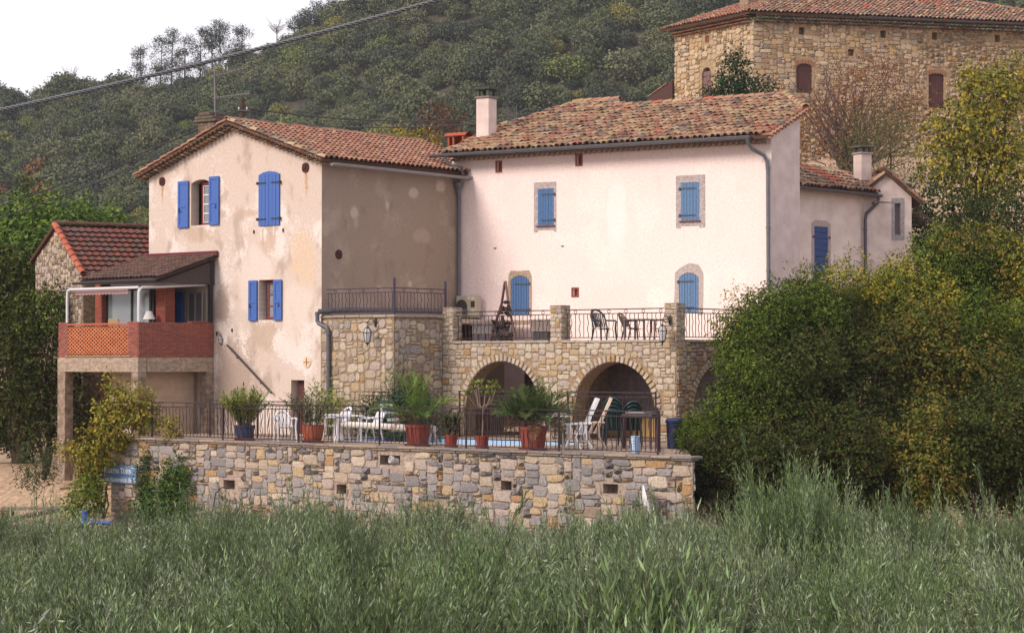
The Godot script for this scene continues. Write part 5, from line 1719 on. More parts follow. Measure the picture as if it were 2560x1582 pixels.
	for cell in [Rect2(-3.85, -4.7, 7.6, 11.3), Rect2(3.75, -4.7, 6.0, 11.3), Rect2(9.75, -4.7, 7.65, 11.3)]:
		var rc := PackedVector2Array([cell.position, cell.position + Vector2(cell.size.x, 0), cell.end, cell.position + Vector2(0, cell.size.y)])
		if cell.position.x > 9.0:
			rc = PackedVector2Array([Vector2(9.75, -4.7), Vector2(17.2, -4.7), Vector2(13.0, 0.9), Vector2(13.0, 6.6), Vector2(9.75, 6.6)])
		for pc in Geometry2D.clip_polygons(rc, hole):
			if not Geometry2D.is_polygon_clockwise(pc) or true:
				b.prism(pc, -0.25, -0.004, flat)
	struct("pavement", b.mesh(), paving, SX)
	var po := thing("swimming_pool", "swimming pool with pale rounded coping sunk in the lower terrace", "pool", SX)
	b = MB.new()
	var inn: PackedVector2Array = pool
	var out: PackedVector2Array = ring.call(0.3)
	var nn := 48
	for k in inn.size():
		var k2 := (k + 1) % inn.size()
		var q := func(pt: Vector2, y: float) -> Vector3: return Vector3(pt.x, y, pt.y)
		b.quad(q.call(inn[k], -1.4), q.call(inn[k2], -1.4), q.call(inn[k2], 0.0), q.call(inn[k], 0.0))
	part(po, "basin", b.mesh(), M(150, 180, 206, 0.6))
	b = MB.new()
	for pc in Geometry2D.clip_polygons(out, inn):
		pass
	for k in inn.size():
		var k2 := (k + 1) % inn.size()
		var c0 := Vector2(6.5, 1.6)
		var o0: Vector2 = inn[k] + (inn[k] - inn[k].clamp(Vector2(3.4, 0.05), Vector2(9.4, 3.15))).normalized() * 0.3
		var o1: Vector2 = inn[k2] + (inn[k2] - inn[k2].clamp(Vector2(3.4, 0.05), Vector2(9.4, 3.15))).normalized() * 0.3
		b.quad(Vector3(inn[k].x, 0.035, inn[k].y), Vector3(o0.x, 0.035, o0.y), Vector3(o1.x, 0.035, o1.y), Vector3(inn[k2].x, 0.035, inn[k2].y))
		b.quad(Vector3(o0.x, 0.035, o0.y), Vector3(o0.x, -0.02, o0.y), Vector3(o1.x, -0.02, o1.y), Vector3(o1.x, 0.035, o1.y))
	part(po, "coping", b.mesh(), M(226, 206, 184, 0.8, "soft", 1.0))
	b = MB.new()
	var wp := PackedVector2Array()
	for p in pool:
		wp.append(Vector2(p.x, -p.y))
	b.prism(wp, -1.39, -0.1, flat)
	var wm := StandardMaterial3D.new()
	wm.albedo_color = Color(0.62, 0.78, 0.92, 0.35)
	wm.roughness = 0.08
	wm.refraction_enabled = false
	wm.transparency = BaseMaterial3D.TRANSPARENCY_DISABLED
	wm.albedo_color = Color(0.70, 0.74, 0.85)
	part(po, "water", b.mesh(), wm)

func wavy(h: float) -> ArrayMesh:
	var key := "wavy%.2f" % h
	if not MC.has(key):
		var b := MB.new()
		var pts := []
		for k in 19:
			var t := k / 18.0
			pts.append(Vector3(sin(t * PI * 4.0) * 0.022, h * t, 0))
		b.tube(pts, 0.0135, 4, false)
		MC[key] = b.mesh()
		b = MB.new()
		b.tube([Vector3.ZERO, Vector3(0, h, 0)], 0.0135, 4, false)
		MC["straight%.2f" % h] = b.mesh()
		b = MB.new()
		b.ring(Vector3.ZERO, 0.05, 0.010)
		MC.ring = b.mesh()
	return MC[key]

# wrought railing along local x: rails, alternating straight and wavy bars, rings between the top rails
func railing(label: String, x: Transform3D, length: float, h: float, posts: Array, m: Material, post_h := 0.0, post_w := 0.04, gap := 0.148) -> void:
	var o := thing("railing", label, "railing", x, "wrought railings")
	var low := 0.07
	var mid := h - 0.125
	for y in [h, mid, low]:
		part(o, "rail", boxmesh(Vector3(length, 0.024 if y != h else 0.03, 0.034)), m, at3(length / 2, y, 0))
	var bh := mid - low
	var wm := wavy(bh)
	var sm: Mesh = MC["straight%.2f" % bh]
	var n := int(length / gap)
	for k in n:
		var px := length * (k + 0.5) / n
		part(o, "bar", wm if k % 2 else sm, m, at3(px, low, 0))
		if k % 4 == 2:
			part(o, "ring", MC.ring, m, at3(px, h - 0.063, 0))
	for p in posts:
		part(o, "post", boxmesh(Vector3(post_w, h + post_h, post_w), 0.004), m, at3(p, (h + post_h) / 2, -0.02))

func build_railings() -> void:
	var iron := M(48, 32, 38, 0.5)
	var blueiron := M(54, 44, 66, 0.5)
	var side := Basis(Vector3(0, 0, -1), UP, Vector3(1, 0, 0))
	railing("long wrought railing standing on the cap of the pool retaining wall", SX * at3(-2.3, 0.0, 4.82), 18.6, 1.05, [0.02, 3.1, 6.2, 9.3, 12.4, 15.5, 18.58], iron)
	railing("wrought railing closing the bushy end of the pool terrace", SX * Transform3D(Basis(Vector3(-0.6, 0, -0.8), UP, Vector3(0.8, 0, -0.6)), Vector3(16.32, 0, 4.76)), 4.6, 1.05, [4.5], iron)
	railing("wrought railing on the terrace edge between the air conditioner pillar and middle pillar", SX * at3(3.5, 2.88, -2.3), 3.78, 0.88, [], iron)
	railing("wrought railing on the terrace edge in front of the green plastic chair", SX * at3(7.74, 2.88, -2.3), 3.68, 0.88, [], iron)
	railing("wrought railing on the terrace flank going into the bush", SX * Transform3D(side, Vector3(11.72, 2.88, -2.58)), 3.6, 0.88, [3.55], iron)
	railing("wrought railing on the front of the rubble bay under the grey flank wall", SX * at3(0.12, 3.66, -0.1), 2.84, 0.8, [2.82], blueiron, 0.3, 0.06)
	railing("wrought railing on the receding side of the rubble bay", SX * Transform3D(side, Vector3(2.94, 3.66, -0.16)), 2.3, 0.8, [2.28], blueiron, 0.26, 0.06)
	railing("pool safety railing in front of the arch with the stacked green chairs", SX * at3(8.83, 0, -1.0), 3.14, 1.4, [0.02, 3.12], iron)
	railing("pool safety railing in front of the dark arch behind the palms", SX * at3(4.72, 0, -1.0), 2.4, 1.38, [0.03, 2.38], iron)
	railing("pool safety railing against the stone bay beside the leafy shrub", SX * at3(1.9, 0, -1.0).translated_local(Vector3(0.3, 0, 1.4)), 2.3, 1.36, [2.28], iron)
	railing("second wrought railing by the veranda behind the pool wall railing", SX * at3(-1.9, 0, 2.9), 4.2, 1.08, [0.02, 2.1, 4.18], iron)

func build_wall_things() -> void:
	# painted sign of two boards on the retaining wall
	var X := SX * at3(-4.12, -1.42, 5.1)
	var o := thing("name_sign", "pale blue painted board sign with white hand lettering on stone wall", "sign", X)
	var bl := M(126, 166, 212, 0.8, "grain", 2.2)
	part(o, "board", boxmesh(Vector3(1.48, 0.30, 0.03), 0.006), bl, at3(0.76, 0.43, 0))
	part(o, "board", boxmesh(Vector3(1.52, 0.22, 0.03), 0.006), bl, at3(0.74, 0.155, 0.002))
	var font := SystemFont.new()
	font.font_names = PackedStringArray(["Droid Serif"])
	font.font_italic = true
	var white := M(236, 238, 244, 0.8)
	for q in [["Quatres Toits", 0.60, 0.42, 0.0021], ["Les Hameaux de B", 0.72, 0.15, 0.0017]]:
		var tm := TextMesh.new()
		tm.text = q[0]
		tm.font = font
		tm.font_size = 100
		tm.pixel_size = q[3]
		tm.depth = 0.006
		part(o, "lettering", tm, white, at3(q[1], q[2], 0.021))
	var bird := MB.new()
	bird.tube([Vector3(1.26, 0.50, 0.022), Vector3(1.30, 0.53, 0.022), Vector3(1.345, 0.505, 0.022), Vector3(1.40, 0.515, 0.022), Vector3(1.45, 0.48, 0.022)], 0.007, 4)
	bird.tube([Vector3(1.33, 0.50, 0.022), Vector3(1.37, 0.475, 0.022), Vector3(1.45, 0.475, 0.022)], 0.006, 4)
	part(o, "emblem", bird.mesh(), white)
	# satellite dish seen edge on
	var d := thing("satellite_dish", "white satellite dish seen edge on in front of the stone wall", "dish", SX * Transform3D(Basis(UP, deg_to_rad(128.0)) * Basis(Vector3.RIGHT, -0.26), Vector3(16.45, -1.12, 5.45)))
	var b := MB.new()
	var prof := []
	for k in 9:
		var t := k / 8.0
		prof.append(Vector2(0.44 * t, -0.10 * (1.0 - t * t)))
	b.lathe(prof, 28, Vector3.ZERO, Basis(Vector3.RIGHT, PI / 2))
	b.lathe([Vector2(0.44, 0.0), Vector2(0.45, 0.01), Vector2(0.44, 0.02), Vector2(0.43, 0.01)], 28, Vector3.ZERO, Basis(Vector3.RIGHT, PI / 2))
	part(d, "reflector", b.mesh(), M(232, 232, 236, 0.5))
	b = MB.new()
	b.tube([Vector3(0, 0, -0.1), Vector3(0, 0, -0.3), Vector3(0, -1.2, -0.38)], 0.025, 8)
	part(d, "mast", b.mesh(), M(60, 60, 64, 0.5))
	b = MB.new()
	b.tube([Vector3(0, -0.42, 0), Vector3(0, -0.1, 0.45)], 0.014, 6)
	b.box(Vector3(0, -0.08, 0.48), Vector3(0.06, 0.06, 0.1))
	part(d, "feed_arm", b.mesh(), M(70, 70, 74, 0.5))
	# black hose out of a drain hole
	b = MB.new()
	b.tube([Vector3(1.4, -1.33, 4.9), Vector3(1.12, -1.33, 5.12), Vector3(0.9, -1.5, 5.16), Vector3(0.82, -2.0, 5.2), Vector3(0.5, -2.6, 5.3), Vector3(0.2, -3.3, 5.4)], 0.018, 6)
	one("hose", "thin dark hose hanging from a drain hole down the stone wall", "hose", b.mesh(), M(50, 42, 46, 0.6), SX)
	b = MB.new()
	b.tube([Vector3(15.9, -1.22, 4.98), Vector3(15.9, -1.22, 5.14), Vector3(15.78, -1.27, 5.16), Vector3(15.76, -1.55, 5.14)], 0.035, 8)
	one("wall_spout", "short black elbow pipe stub low on the retaining wall", "pipe", b.mesh(), M(30, 28, 30, 0.6), SX)

func plastic_chair(called: String, label: String, x: Transform3D, m: Material, group := "", high := 0.0, recline := 0.18, solid := false) -> Node3D:
	var o := thing(called, label, "chair", x, group)
	# seat shell
	var b := MB.new()
	var n := 8
	for i in n:
		for j in n:
			var q := []
			for e in [[0, 0], [1, 0], [1, 1], [0, 1]]:
				var a: float = -0.22 + 0.44 * (i + e[0]) / n
				var c: float = -0.2 + 0.42 * (j + e[1]) / n
				q.append(Vector3(a, 0.43 + 0.25 * a * a - 0.03 * sin((c + 0.2) * 5.0), c))
			b.quad(q[3], q[2], q[1], q[0])
			b.quad(q[0] - UP * 0.02, q[1] - UP * 0.02, q[2] - UP * 0.02, q[3] - UP * 0.02)
	part(o, "seat", b.mesh(), m)
	# curved back with slots: slats between two rails
	var H := 0.42 + high
	b = MB.new()
	var slats := 7
	for k in slats:
		var t := (k + 0.5) / slats * 2.0 - 1.0
		var top := H - 0.08 - 0.10 * t * t
		var p0 := Vector3(t * 0.19, 0.46, -0.2 - 0.03 * (1 - t * t))
		var p1 := Vector3(t * 0.2, 0.43 + top, -0.2 - recline * top / 0.42 - 0.05 * (1 - t * t))
		b.tube([p0, p1], 0.021 if not solid else 0.034, 5, false)
	var arc := []
	for k in 13:
		var t := k / 6.0 - 1.0
		var yy := 0.43 + H - 0.10 * t * t * (1.0 + absf(t))
		arc.append(Vector3(t * 0.235, yy, -0.2 - recline * (yy - 0.43) / 0.42 - 0.05 * (1 - t * t)))
	b.tube(arc, 0.032, 6)
	b.tube([Vector3(-0.235, 0.44, -0.2), arc[0]], 0.025, 6)
	b.tube([Vector3(0.235, 0.44, -0.2), arc[12]], 0.025, 6)
	if solid:
		for k in 12:
			var A: Vector3 = arc[k]
			var B: Vector3 = arc[k + 1]
			var A0 := Vector3(A.x * 0.95, 0.44, -0.2 - 0.03)
			var B0 := Vector3(B.x * 0.95, 0.44, -0.2 - 0.03)
			b.quad(A, B, B0, A0)
			b.quad(A + Vector3(0, 0, 0.02), A0 + Vector3(0, 0, 0.02), B0 + Vector3(0, 0, 0.02), B + Vector3(0, 0, 0.02))
	part(o, "backrest", b.mesh(), m)
	for s in [-1.0, 1.0]:
		b = MB.new()
		b.tube([Vector3(s * 0.24, 0.62 + high * 0.3, -0.26), Vector3(s * 0.28, 0.65, -0.05), Vector3(s * 0.28, 0.645, 0.18), Vector3(s * 0.265, 0.6, 0.24)], 0.028, 6)
		part(o, "armrest", b.mesh(), m)
		b = MB.new()
		b.tube([Vector3(s * 0.265, 0.62, 0.23), Vector3(s * 0.25, 0.42, 0.22), Vector3(s * 0.27, 0.0, 0.27)], [0.026, 0.03, 0.022], 6)
		part(o, "leg", b.mesh(), m)
		b = MB.new()
		b.tube([Vector3(s * 0.235, 0.44, -0.18), Vector3(s * 0.26, 0.0, -0.29)], [0.03, 0.022], 6)
		part(o, "leg", b.mesh(), m)
	return o

func build_upper_things() -> void:
	# on the upper terrace, y = 2.8 (slab top)
	var Y := 2.802
	var inv := SX.affine_inverse() * KX
	var pt := func(x: float, z: float) -> Vector3: return SX * Vector3((inv * Vector3(x, 0, z)).x, Y, (inv * Vector3(x, 0, z)).z)
	# air conditioner on a bracket on the pink wall
	var ac := thing("air_conditioner", "beige outdoor air conditioning unit against the pink wall", "air conditioner", KX * Transform3D(Basis(UP, -0.12), Vector3(-10.75, 3.62, 0.28)))
	var beige := M(182, 172, 152, 0.6)
	part(ac, "housing", boxmesh(Vector3(0.84, 0.72, 0.3), 0.02), beige, at3(0, 0.42, 0))
	var b := MB.new()
	b.lathe([Vector2(0.0, 0.01), Vector2(0.22, 0.01), Vector2(0.24, 0.0)], 24, Vector3.ZERO, Basis(Vector3.RIGHT, PI / 2))
	part(ac, "fan_opening", b.mesh(), M(50, 46, 46, 0.8), at3(-0.18, 0.42, 0.153))
	b = MB.new()
	for k in 5:
		b.ring(Vector3.ZERO, 0.045 * (k + 1), 0.005, Basis.IDENTITY, 20)
	part(ac, "fan_grille", b.mesh(), M(120, 112, 100, 0.6), at3(-0.18, 0.42, 0.172))
	part(ac, "badge", boxmesh(Vector3(0.12, 0.07, 0.006)), M(220, 216, 210, 0.6), at3(0.13, 0.7, 0.153))
	part(ac, "pipe_cover", boxmesh(Vector3(0.17, 0.2, 0.02), 0.008), M(80, 44, 44, 0.6), at3(0.3, 0.5, 0.156))
	part(ac, "label_plate", boxmesh(Vector3(0.13, 0.1, 0.008)), M(220, 214, 208, 0.6), at3(0.3, 0.69, 0.153))
	part(ac, "label_plate", boxmesh(Vector3(0.13, 0.12, 0.008)), M(200, 196, 190, 0.6), at3(0.3, 0.28, 0.153))
	for e in [-0.3, 0.3]:
		part(ac, "foot", boxmesh(Vector3(0.06, 0.06, 0.36)), M(90, 86, 84, 0.7), at3(e, 0.03, 0))
	var plinth := thing("plinth", "low block plinth under the air conditioning unit", "plinth", KX * Transform3D(Basis(UP, -0.12), Vector3(-10.75, 2.8, 0.28)))
	part(plinth, "block", boxmesh(Vector3(1.0, 0.8, 0.44), 0.02), M(200, 180, 166, 0.95, "grain", 1.5), at3(0, 0.4, 0))
	part(plinth, "cap", boxmesh(Vector3(1.06, 0.02, 0.5)), M(186, 168, 156, 0.95), at3(0, 0.811, 0))
	# folding wooden ladder hung with vine roots
	var ld := thing("decor_ladder", "tapering wooden ladder frame filled with twisted dry vine stocks", "ladder", SX * Transform3D(Basis(UP, 0.05), Vector3(5.05, Y, -2.75)))
	var wood := M(122, 72, 70, 0.8, "grain", 3.0)
	var wood2 := M(150, 112, 108, 0.8, "grain", 3.0)
	b = MB.new()
	b.tube([Vector3(-0.52, 0, 0.1), Vector3(-0.1, 1.2, 0.03), Vector3(0.0, 1.86, 0.0)], 0.045, 4)
	part(ld, "rail", b.mesh(), wood)
	b = MB.new()
	b.tube([Vector3(0.5, 0, 0.1), Vector3(0.14, 1.3, 0.03), Vector3(0.02, 1.88, 0.0)], 0.045, 4)
	part(ld, "rail", b.mesh(), wood2)
	for k in 4:
		var yy := 0.25 + 0.33 * k
		part(ld, "rung", boxmesh(Vector3(0.95 * (1.0 - yy / 1.95) , 0.05, 0.05), 0.008), wood, at3(-0.01, yy, 0.08 - 0.04 * k))
	var r := RandomNumberGenerator.new()
	r.seed = 3
	for k in 26:
		var yy := r.randf_range(0.03, 0.72) if k < 20 else r.randf_range(0.8, 1.25)
		var hw := 0.42 * (1.0 - yy / 1.95)
		var c := Vector3(r.randf_range(-hw, hw), yy, r.randf_range(0.0, 0.14))
		b = MB.new()
		var pts := [c]
		var dir := Vector3(r.randf_range(-1, 1), r.randf_range(-0.4, 0.8), r.randf_range(-0.5, 0.5)).normalized()
		for q in 5:
			pts.append(pts[-1] + dir * 0.055)
			dir = (dir + Vector3(r.randf_range(-0.7, 0.7), r.randf_range(-0.7, 0.7), r.randf_range(-0.4, 0.4))).normalized()
		for q in pts.size():
			pts[q].x = clampf(pts[q].x, -0.46 * (1.0 - pts[q].y / 2.0), 0.46 * (1.0 - pts[q].y / 2.0))
			pts[q].y = maxf(pts[q].y, 0.03)
		b.tube(pts, [0.045, 0.06, 0.05, 0.055, 0.04, 0.02], 6)
		part(ld, "vine_stock", b.mesh(), M(82, 66, 64, 0.95, "blot", 4.0, "n_rough"))
	# stone planters along the wall
	var st := thing("stone_bench", "low grey stone bench beside the vine ladder", "bench", SX * at3(4.25, Y, -2.95))
	part(st, "slab", boxmesh(Vector3(1.2, 0.12, 0.4), 0.02), M(160, 148, 146, 0.95, "grain", 1.5), at3(0, 0.62, 0))
	part(st, "block", boxmesh(Vector3(1.1, 0.28, 0.36), 0.02), M(150, 140, 140, 0.95, "grain", 1.5), at3(0, 0.42, 0))
	for k in 4:
		part(st, "base_block", boxmesh(Vector3(0.25, 0.28, 0.34), 0.02), M(112, 108, 116, 0.95, "grain", 1.5), at3(-0.42 + 0.28 * k, 0.14, 0))
	var st2 := thing("stone_trough", "pale stone trough under the shuttered window", "trough", SX * at3(6.35, Y, -3.0))
	part(st2, "basin", boxmesh(Vector3(0.75, 0.32, 0.4), 0.02), M(184, 168, 160, 0.95, "grain", 1.5), at3(0, 0.5, 0))
	part(st2, "rim", boxmesh(Vector3(0.8, 0.06, 0.45), 0.012), M(206, 188, 178, 0.95, "grain", 1.5), at3(0, 0.69, 0))
	part(st2, "foot", boxmesh(Vector3(0.6, 0.34, 0.32), 0.02), M(96, 92, 96, 0.95, "grain", 1.5), at3(0, 0.17, 0))
	# chairs and table
	var green := M(32, 50, 52, 0.4)
	plastic_chair("plastic_chair", "dark green plastic armchair on the upper terrace against pink wall", SX * at3(8.75, Y, -2.85, deg_to_rad(70)), green, "", 0.12)
	var wick := M(150, 122, 116, 0.85, "fine", 5.0)
	plastic_chair("wicker_armchair", "brown wicker armchair pushed to the round terrace table", SX * at3(9.55, Y, -3.2, deg_to_rad(150)), wick, "wicker armchairs", 0.0)
	plastic_chair("wicker_armchair", "brown wicker armchair standing next to the corner pillar", SX * at3(10.6, Y, -3.1, deg_to_rad(-40)), wick, "wicker armchairs", 0.02)
	var tb := thing("terrace_table", "low grey table between the wicker armchairs", "table", SX * at3(10.0, Y, -2.9))
	part(tb, "top", boxmesh(Vector3(0.8, 0.04, 0.6), 0.01), M(130, 118, 122, 0.7), at3(0, 0.66, 0))
	for q in [[-1, -1], [1, -1], [-1, 1], [1, 1]]:
		part(tb, "leg", boxmesh(Vector3(0.04, 0.64, 0.04)), M(110, 100, 104, 0.7), at3(0.35 * q[0], 0.32, 0.25 * q[1]))

func build_pool_things() -> void:
	var white := M(228, 226, 230, 0.4)
	# white garden table and two chairs near the oleander pots
	var tb := thing("garden_table", "long white plastic garden table behind the orange pot", "table", SX * at3(4.2, 0, 3.5, deg_to_rad(-28)))
	part(tb, "top", boxmesh(Vector3(2.1, 0.035, 0.85), 0.012), white, at3(0, 0.74, 0))
	for q in [[-1, -1], [1, -1], [-1, 1], [1, 1]]:
		part(tb, "leg", boxmesh(Vector3(0.07, 0.72, 0.06), 0.01), white, at3(0.9 * q[0], 0.36, 0.34 * q[1]))
	plastic_chair("plastic_chair", "white plastic armchair at the end of the garden table", SX * at3(2.8, 0, 4.25, deg_to_rad(60)), white, "white armchairs at the garden table")
	plastic_chair("plastic_chair", "white plastic armchair with rounded back behind the garden table", SX * at3(4.45, 0, 2.5, deg_to_rad(-20)), white, "white armchairs at the garden table", 0.12)
	plastic_chair("plastic_chair", "white plastic armchair half hidden by oleander at the garden table", SX * at3(3.3, 0, 2.7, deg_to_rad(-10)), white, "white armchairs at the garden table", 0.08)
	# pool cover roller
	var ro := thing("pool_roller", "long white tube roller on a stand at the pool edge", "roller", SX * at3(5.15, 0, 4.05, 0.0))
	var b := MB.new()
	b.tube([Vector3(-0.5, 0.52, 0), Vector3(3.2, 0.45, 0.0)], 0.085, 12)
	part(ro, "tube", b.mesh(), M(232, 226, 220, 0.6))
	for e in [-0.4, 3.1]:
		b = MB.new()
		b.tube([Vector3(e, 0.5, 0), Vector3(e, 0, 0.2)], 0.03, 6)
		b.tube([Vector3(e, 0.5, 0), Vector3(e, 0, -0.2)], 0.03, 6)
		part(ro, "trestle", b.mesh(), white)
	# green slatted sun lounger
	var green := M(40, 62, 58, 0.5)
	var pale := M(196, 204, 200, 0.6)
	var lg := thing("sun_lounger", "green and white slatted sun lounger with raised back near the leafy shrub", "sun lounger", SX * at3(5.6, 0, 2.6, deg_to_rad(10)))
	for k in 10:
		part(lg, "slat", boxmesh(Vector3(0.09, 0.02, 0.6), 0.004), green if k % 2 else pale, at3(0.1 + 0.12 * k, 0.34, 0))
	for k in 8:
		part(lg, "back_slat", boxmesh(Vector3(0.02, 0.09, 0.6), 0.004), green if k % 2 else pale, Transform3D(Basis(Vector3.BACK, 0.5), Vector3(-0.03 - 0.055 * k, 0.42 + 0.1 * k, 0)))
	for e in [-0.28, 0.28]:
		b = MB.new()
		b.tube([Vector3(-0.1, 0.3, e), Vector3(1.3, 0.3, e)], 0.025, 6)
		part(lg, "side_rail", b.mesh(), green)
		for q in [0.05, 1.2]:
			b = MB.new()
			b.tube([Vector3(q, 0.3, e), Vector3(q + 0.05, 0, e)], 0.022, 6)
			part(lg, "leg", b.mesh(), green)
	# tall white reclining chair, seen from the side, and a beige one behind
	var wc := thing("reclining_chair", "tall white folding recliner chair facing the pool edge", "chair", SX * at3(13.0, 0, 3.5, deg_to_rad(46)))
	recliner(wc, white)
	var bc := thing("reclining_chair", "beige folding recliner chair beside the stacked green chairs", "chair", SX * at3(12.75, 0, 2.6, deg_to_rad(40)))
	recliner(bc, M(220, 196, 176, 0.6))
	# stack of green armchairs
	var g2 := M(24, 50, 50, 0.35)
	for k in 4:
		plastic_chair("stacked_chair", "dark green plastic armchair in the stack by the arch", SX * at3(12.2, 0.1 * k, 1.2, deg_to_rad(-150)), g2, "stack of green armchairs", 0.14, 0.12, true)
	for k in 3:
		plastic_chair("stacked_chair", "dark green plastic armchair in the shorter stack behind", SX * at3(12.4, 0.1 * k, 0.75, deg_to_rad(-130)), g2, "shorter stack of green armchairs", 0.14, 0.12, true)
	# slatted green bench behind the big palm
	var bn := thing("slatted_seat", "dark green slatted seat partly behind the large palm pot", "seat", SX * at3(10.4, 0, 1.9, deg_to_rad(20)))
	for k in 5:
		part(bn, "slat", boxmesh(Vector3(1.2, 0.02, 0.08), 0.004), green, at3(0, 0.4, -0.2 + 0.1 * k))
		part(bn, "back_slat", boxmesh(Vector3(1.2, 0.08, 0.02), 0.004), green, at3(0, 0.5 + 0.1 * k, -0.28 - 0.02 * k))
	for q in [-0.5, 0.5]:
		part(bn, "leg", boxmesh(Vector3(0.04, 0.42, 0.5)), green, at3(q, 0.2, 0))
	# folding side table, barbecue stand and bin near the corner
	var st := thing("side_table", "pale square side table beside the white recliner", "table", SX * at3(11.6, 0, 2.9, 0.3))
	part(st, "top", boxmesh(Vector3(0.6, 0.04, 0.5), 0.01), M(222, 208, 196, 0.6), at3(0, 0.82, 0))
	for q in [[-1, -1], [1, -1], [-1, 1], [1, 1]]:
		part(st, "leg", boxmesh(Vector3(0.035, 0.8, 0.035)), M(196, 180, 168, 0.6), at3(0.26 * q[0], 0.4, 0.2 * q[1]))
	var bq := thing("barbecue", "dark barbecue stand with a metal tray by the terrace corner", "barbecue", SX * at3(13.6, 0, 1.9, 0.2))
	part(bq, "tray", boxmesh(Vector3(0.9, 0.1, 0.5), 0.02), M(70, 58, 60, 0.5), at3(0, 0.85, 0))
	part(bq, "grill", boxmesh(Vector3(0.6, 0.03, 0.4), 0.01), M(150, 142, 138, 0.5), at3(-0.05, 0.93, 0))
	for q in [[-1, -1], [1, -1], [-1, 1], [1, 1]]:
		part(bq, "leg", boxmesh(Vector3(0.05, 0.8, 0.05)), M(84, 48, 50, 0.6), at3(0.38 * q[0], 0.4, 0.2 * q[1]))
	var bi := thing("rubbish_bin", "navy plastic bin standing at the bushy end of the terrace", "bin", SX * at3(14.2, 0, 1.25))
	b = MB.new()
	b.lathe([Vector2(0, 0), Vector2(0.17, 0.0), Vector2(0.2, 0.66), Vector2(0.22, 0.67), Vector2(0.22, 0.72), Vector2(0, 0.76)], 18)
	part(bi, "body", b.mesh(), M(36, 44, 84, 0.5))
	b = MB.new()
	b.lathe([Vector2(0.23, 0.72), Vector2(0.17, 0.79), Vector2(0, 0.81)], 18)
	part(bi, "lid", b.mesh(), M(44, 52, 96, 0.5))
	# pale blue electric pillar box on the wall cap
	var eb := thing("outlet_post", "small pale blue grey outlet post on the wall cap", "outlet post", SX * at3(15.45, 0, 4.6))
	part(eb, "body", boxmesh(Vector3(0.2, 0.44, 0.16), 0.015), M(150, 172, 204, 0.6), at3(0, 0.22, 0))
	for k in 4:
		part(eb, "socket", boxmesh(Vector3(0.06, 0.04, 0.02), 0.004), M(220, 224, 230, 0.6), at3(-0.02, 0.14 + 0.07 * k, 0.085))
	# pool skimmer ball
	var sk := thing("pool_float", "small black round float lying by the pool coping", "float", SX * at3(9.25, 0, 4.45))
	b = MB.new()
	b.lathe([Vector2(0, 0), Vector2(0.07, 0.03), Vector2(0.1, 0.1), Vector2(0.07, 0.17), Vector2(0, 0.2)], 14)
	part(sk, "ball", b.mesh(), M(34, 38, 54, 0.4))
	b = MB.new()
	b.ring(Vector3(0, 0.22, 0), 0.03, 0.008)
	part(sk, "loop", b.mesh(), M(70, 70, 80, 0.4))

func recliner(o: Node3D, m: Material) -> void:
	var b := MB.new()
	var pts := []
	for k in 9:
		var t := k / 8.0
		pts.append(Vector3(-0.06 + 0.40 * t, 0.42 + 0.9 * t, 0))
	for k in 8:
		var n := Vector3(-0.9, 0.4, 0).normalized() * 0.032
		b.quad(pts[k] + Vector3(0, 0, 0.25) + n, pts[k] + Vector3(0, 0, -0.25) + n, pts[k + 1] + Vector3(0, 0, -0.25) + n, pts[k + 1] + Vector3(0, 0, 0.25) + n)
		b.quad(pts[k] + Vector3(0, 0, -0.25) - n, pts[k] + Vector3(0, 0, 0.25) - n, pts[k + 1] + Vector3(0, 0, 0.25) - n, pts[k + 1] + Vector3(0, 0, -0.25) - n)
		b.quad(pts[k] + Vector3(0, 0, 0.25) - n, pts[k] + Vector3(0, 0, 0.25) + n, pts[k + 1] + Vector3(0, 0, 0.25) + n, pts[k + 1] + Vector3(0, 0, 0.25) - n)
	part(o, "backrest", b.mesh(), m)
	part(o, "seat", boxmesh(Vector3(0.5, 0.035, 0.5), 0.01), m, Transform3D(Basis(Vector3.BACK, -0.06), Vector3(-0.28, 0.42, 0)))
	for e in [-0.27, 0.27]:
		b = MB.new()
		b.tube([Vector3(0.16, 0.68, e), Vector3(-0.1, 0.67, e), Vector3(-0.48, 0.66, e)], 0.028, 6)
		part(o, "armrest", b.mesh(), m)
		for q in [[Vector3(-0.4, 0.66, e), Vector3(-0.42, 0.3, e), Vector3(-0.58, 0.0, e)], [Vector3(0.0, 0.6, e), Vector3(0.02, 0.3, e), Vector3(0.2, 0.0, e)], [Vector3(-0.1, 0.66, e), Vector3(-0.26, 0.34, e), Vector3(-0.12, 0.0, e)]]:
			b = MB.new()
			b.tube(q, 0.027, 6)
			part(o, "leg", b.mesh(), m)

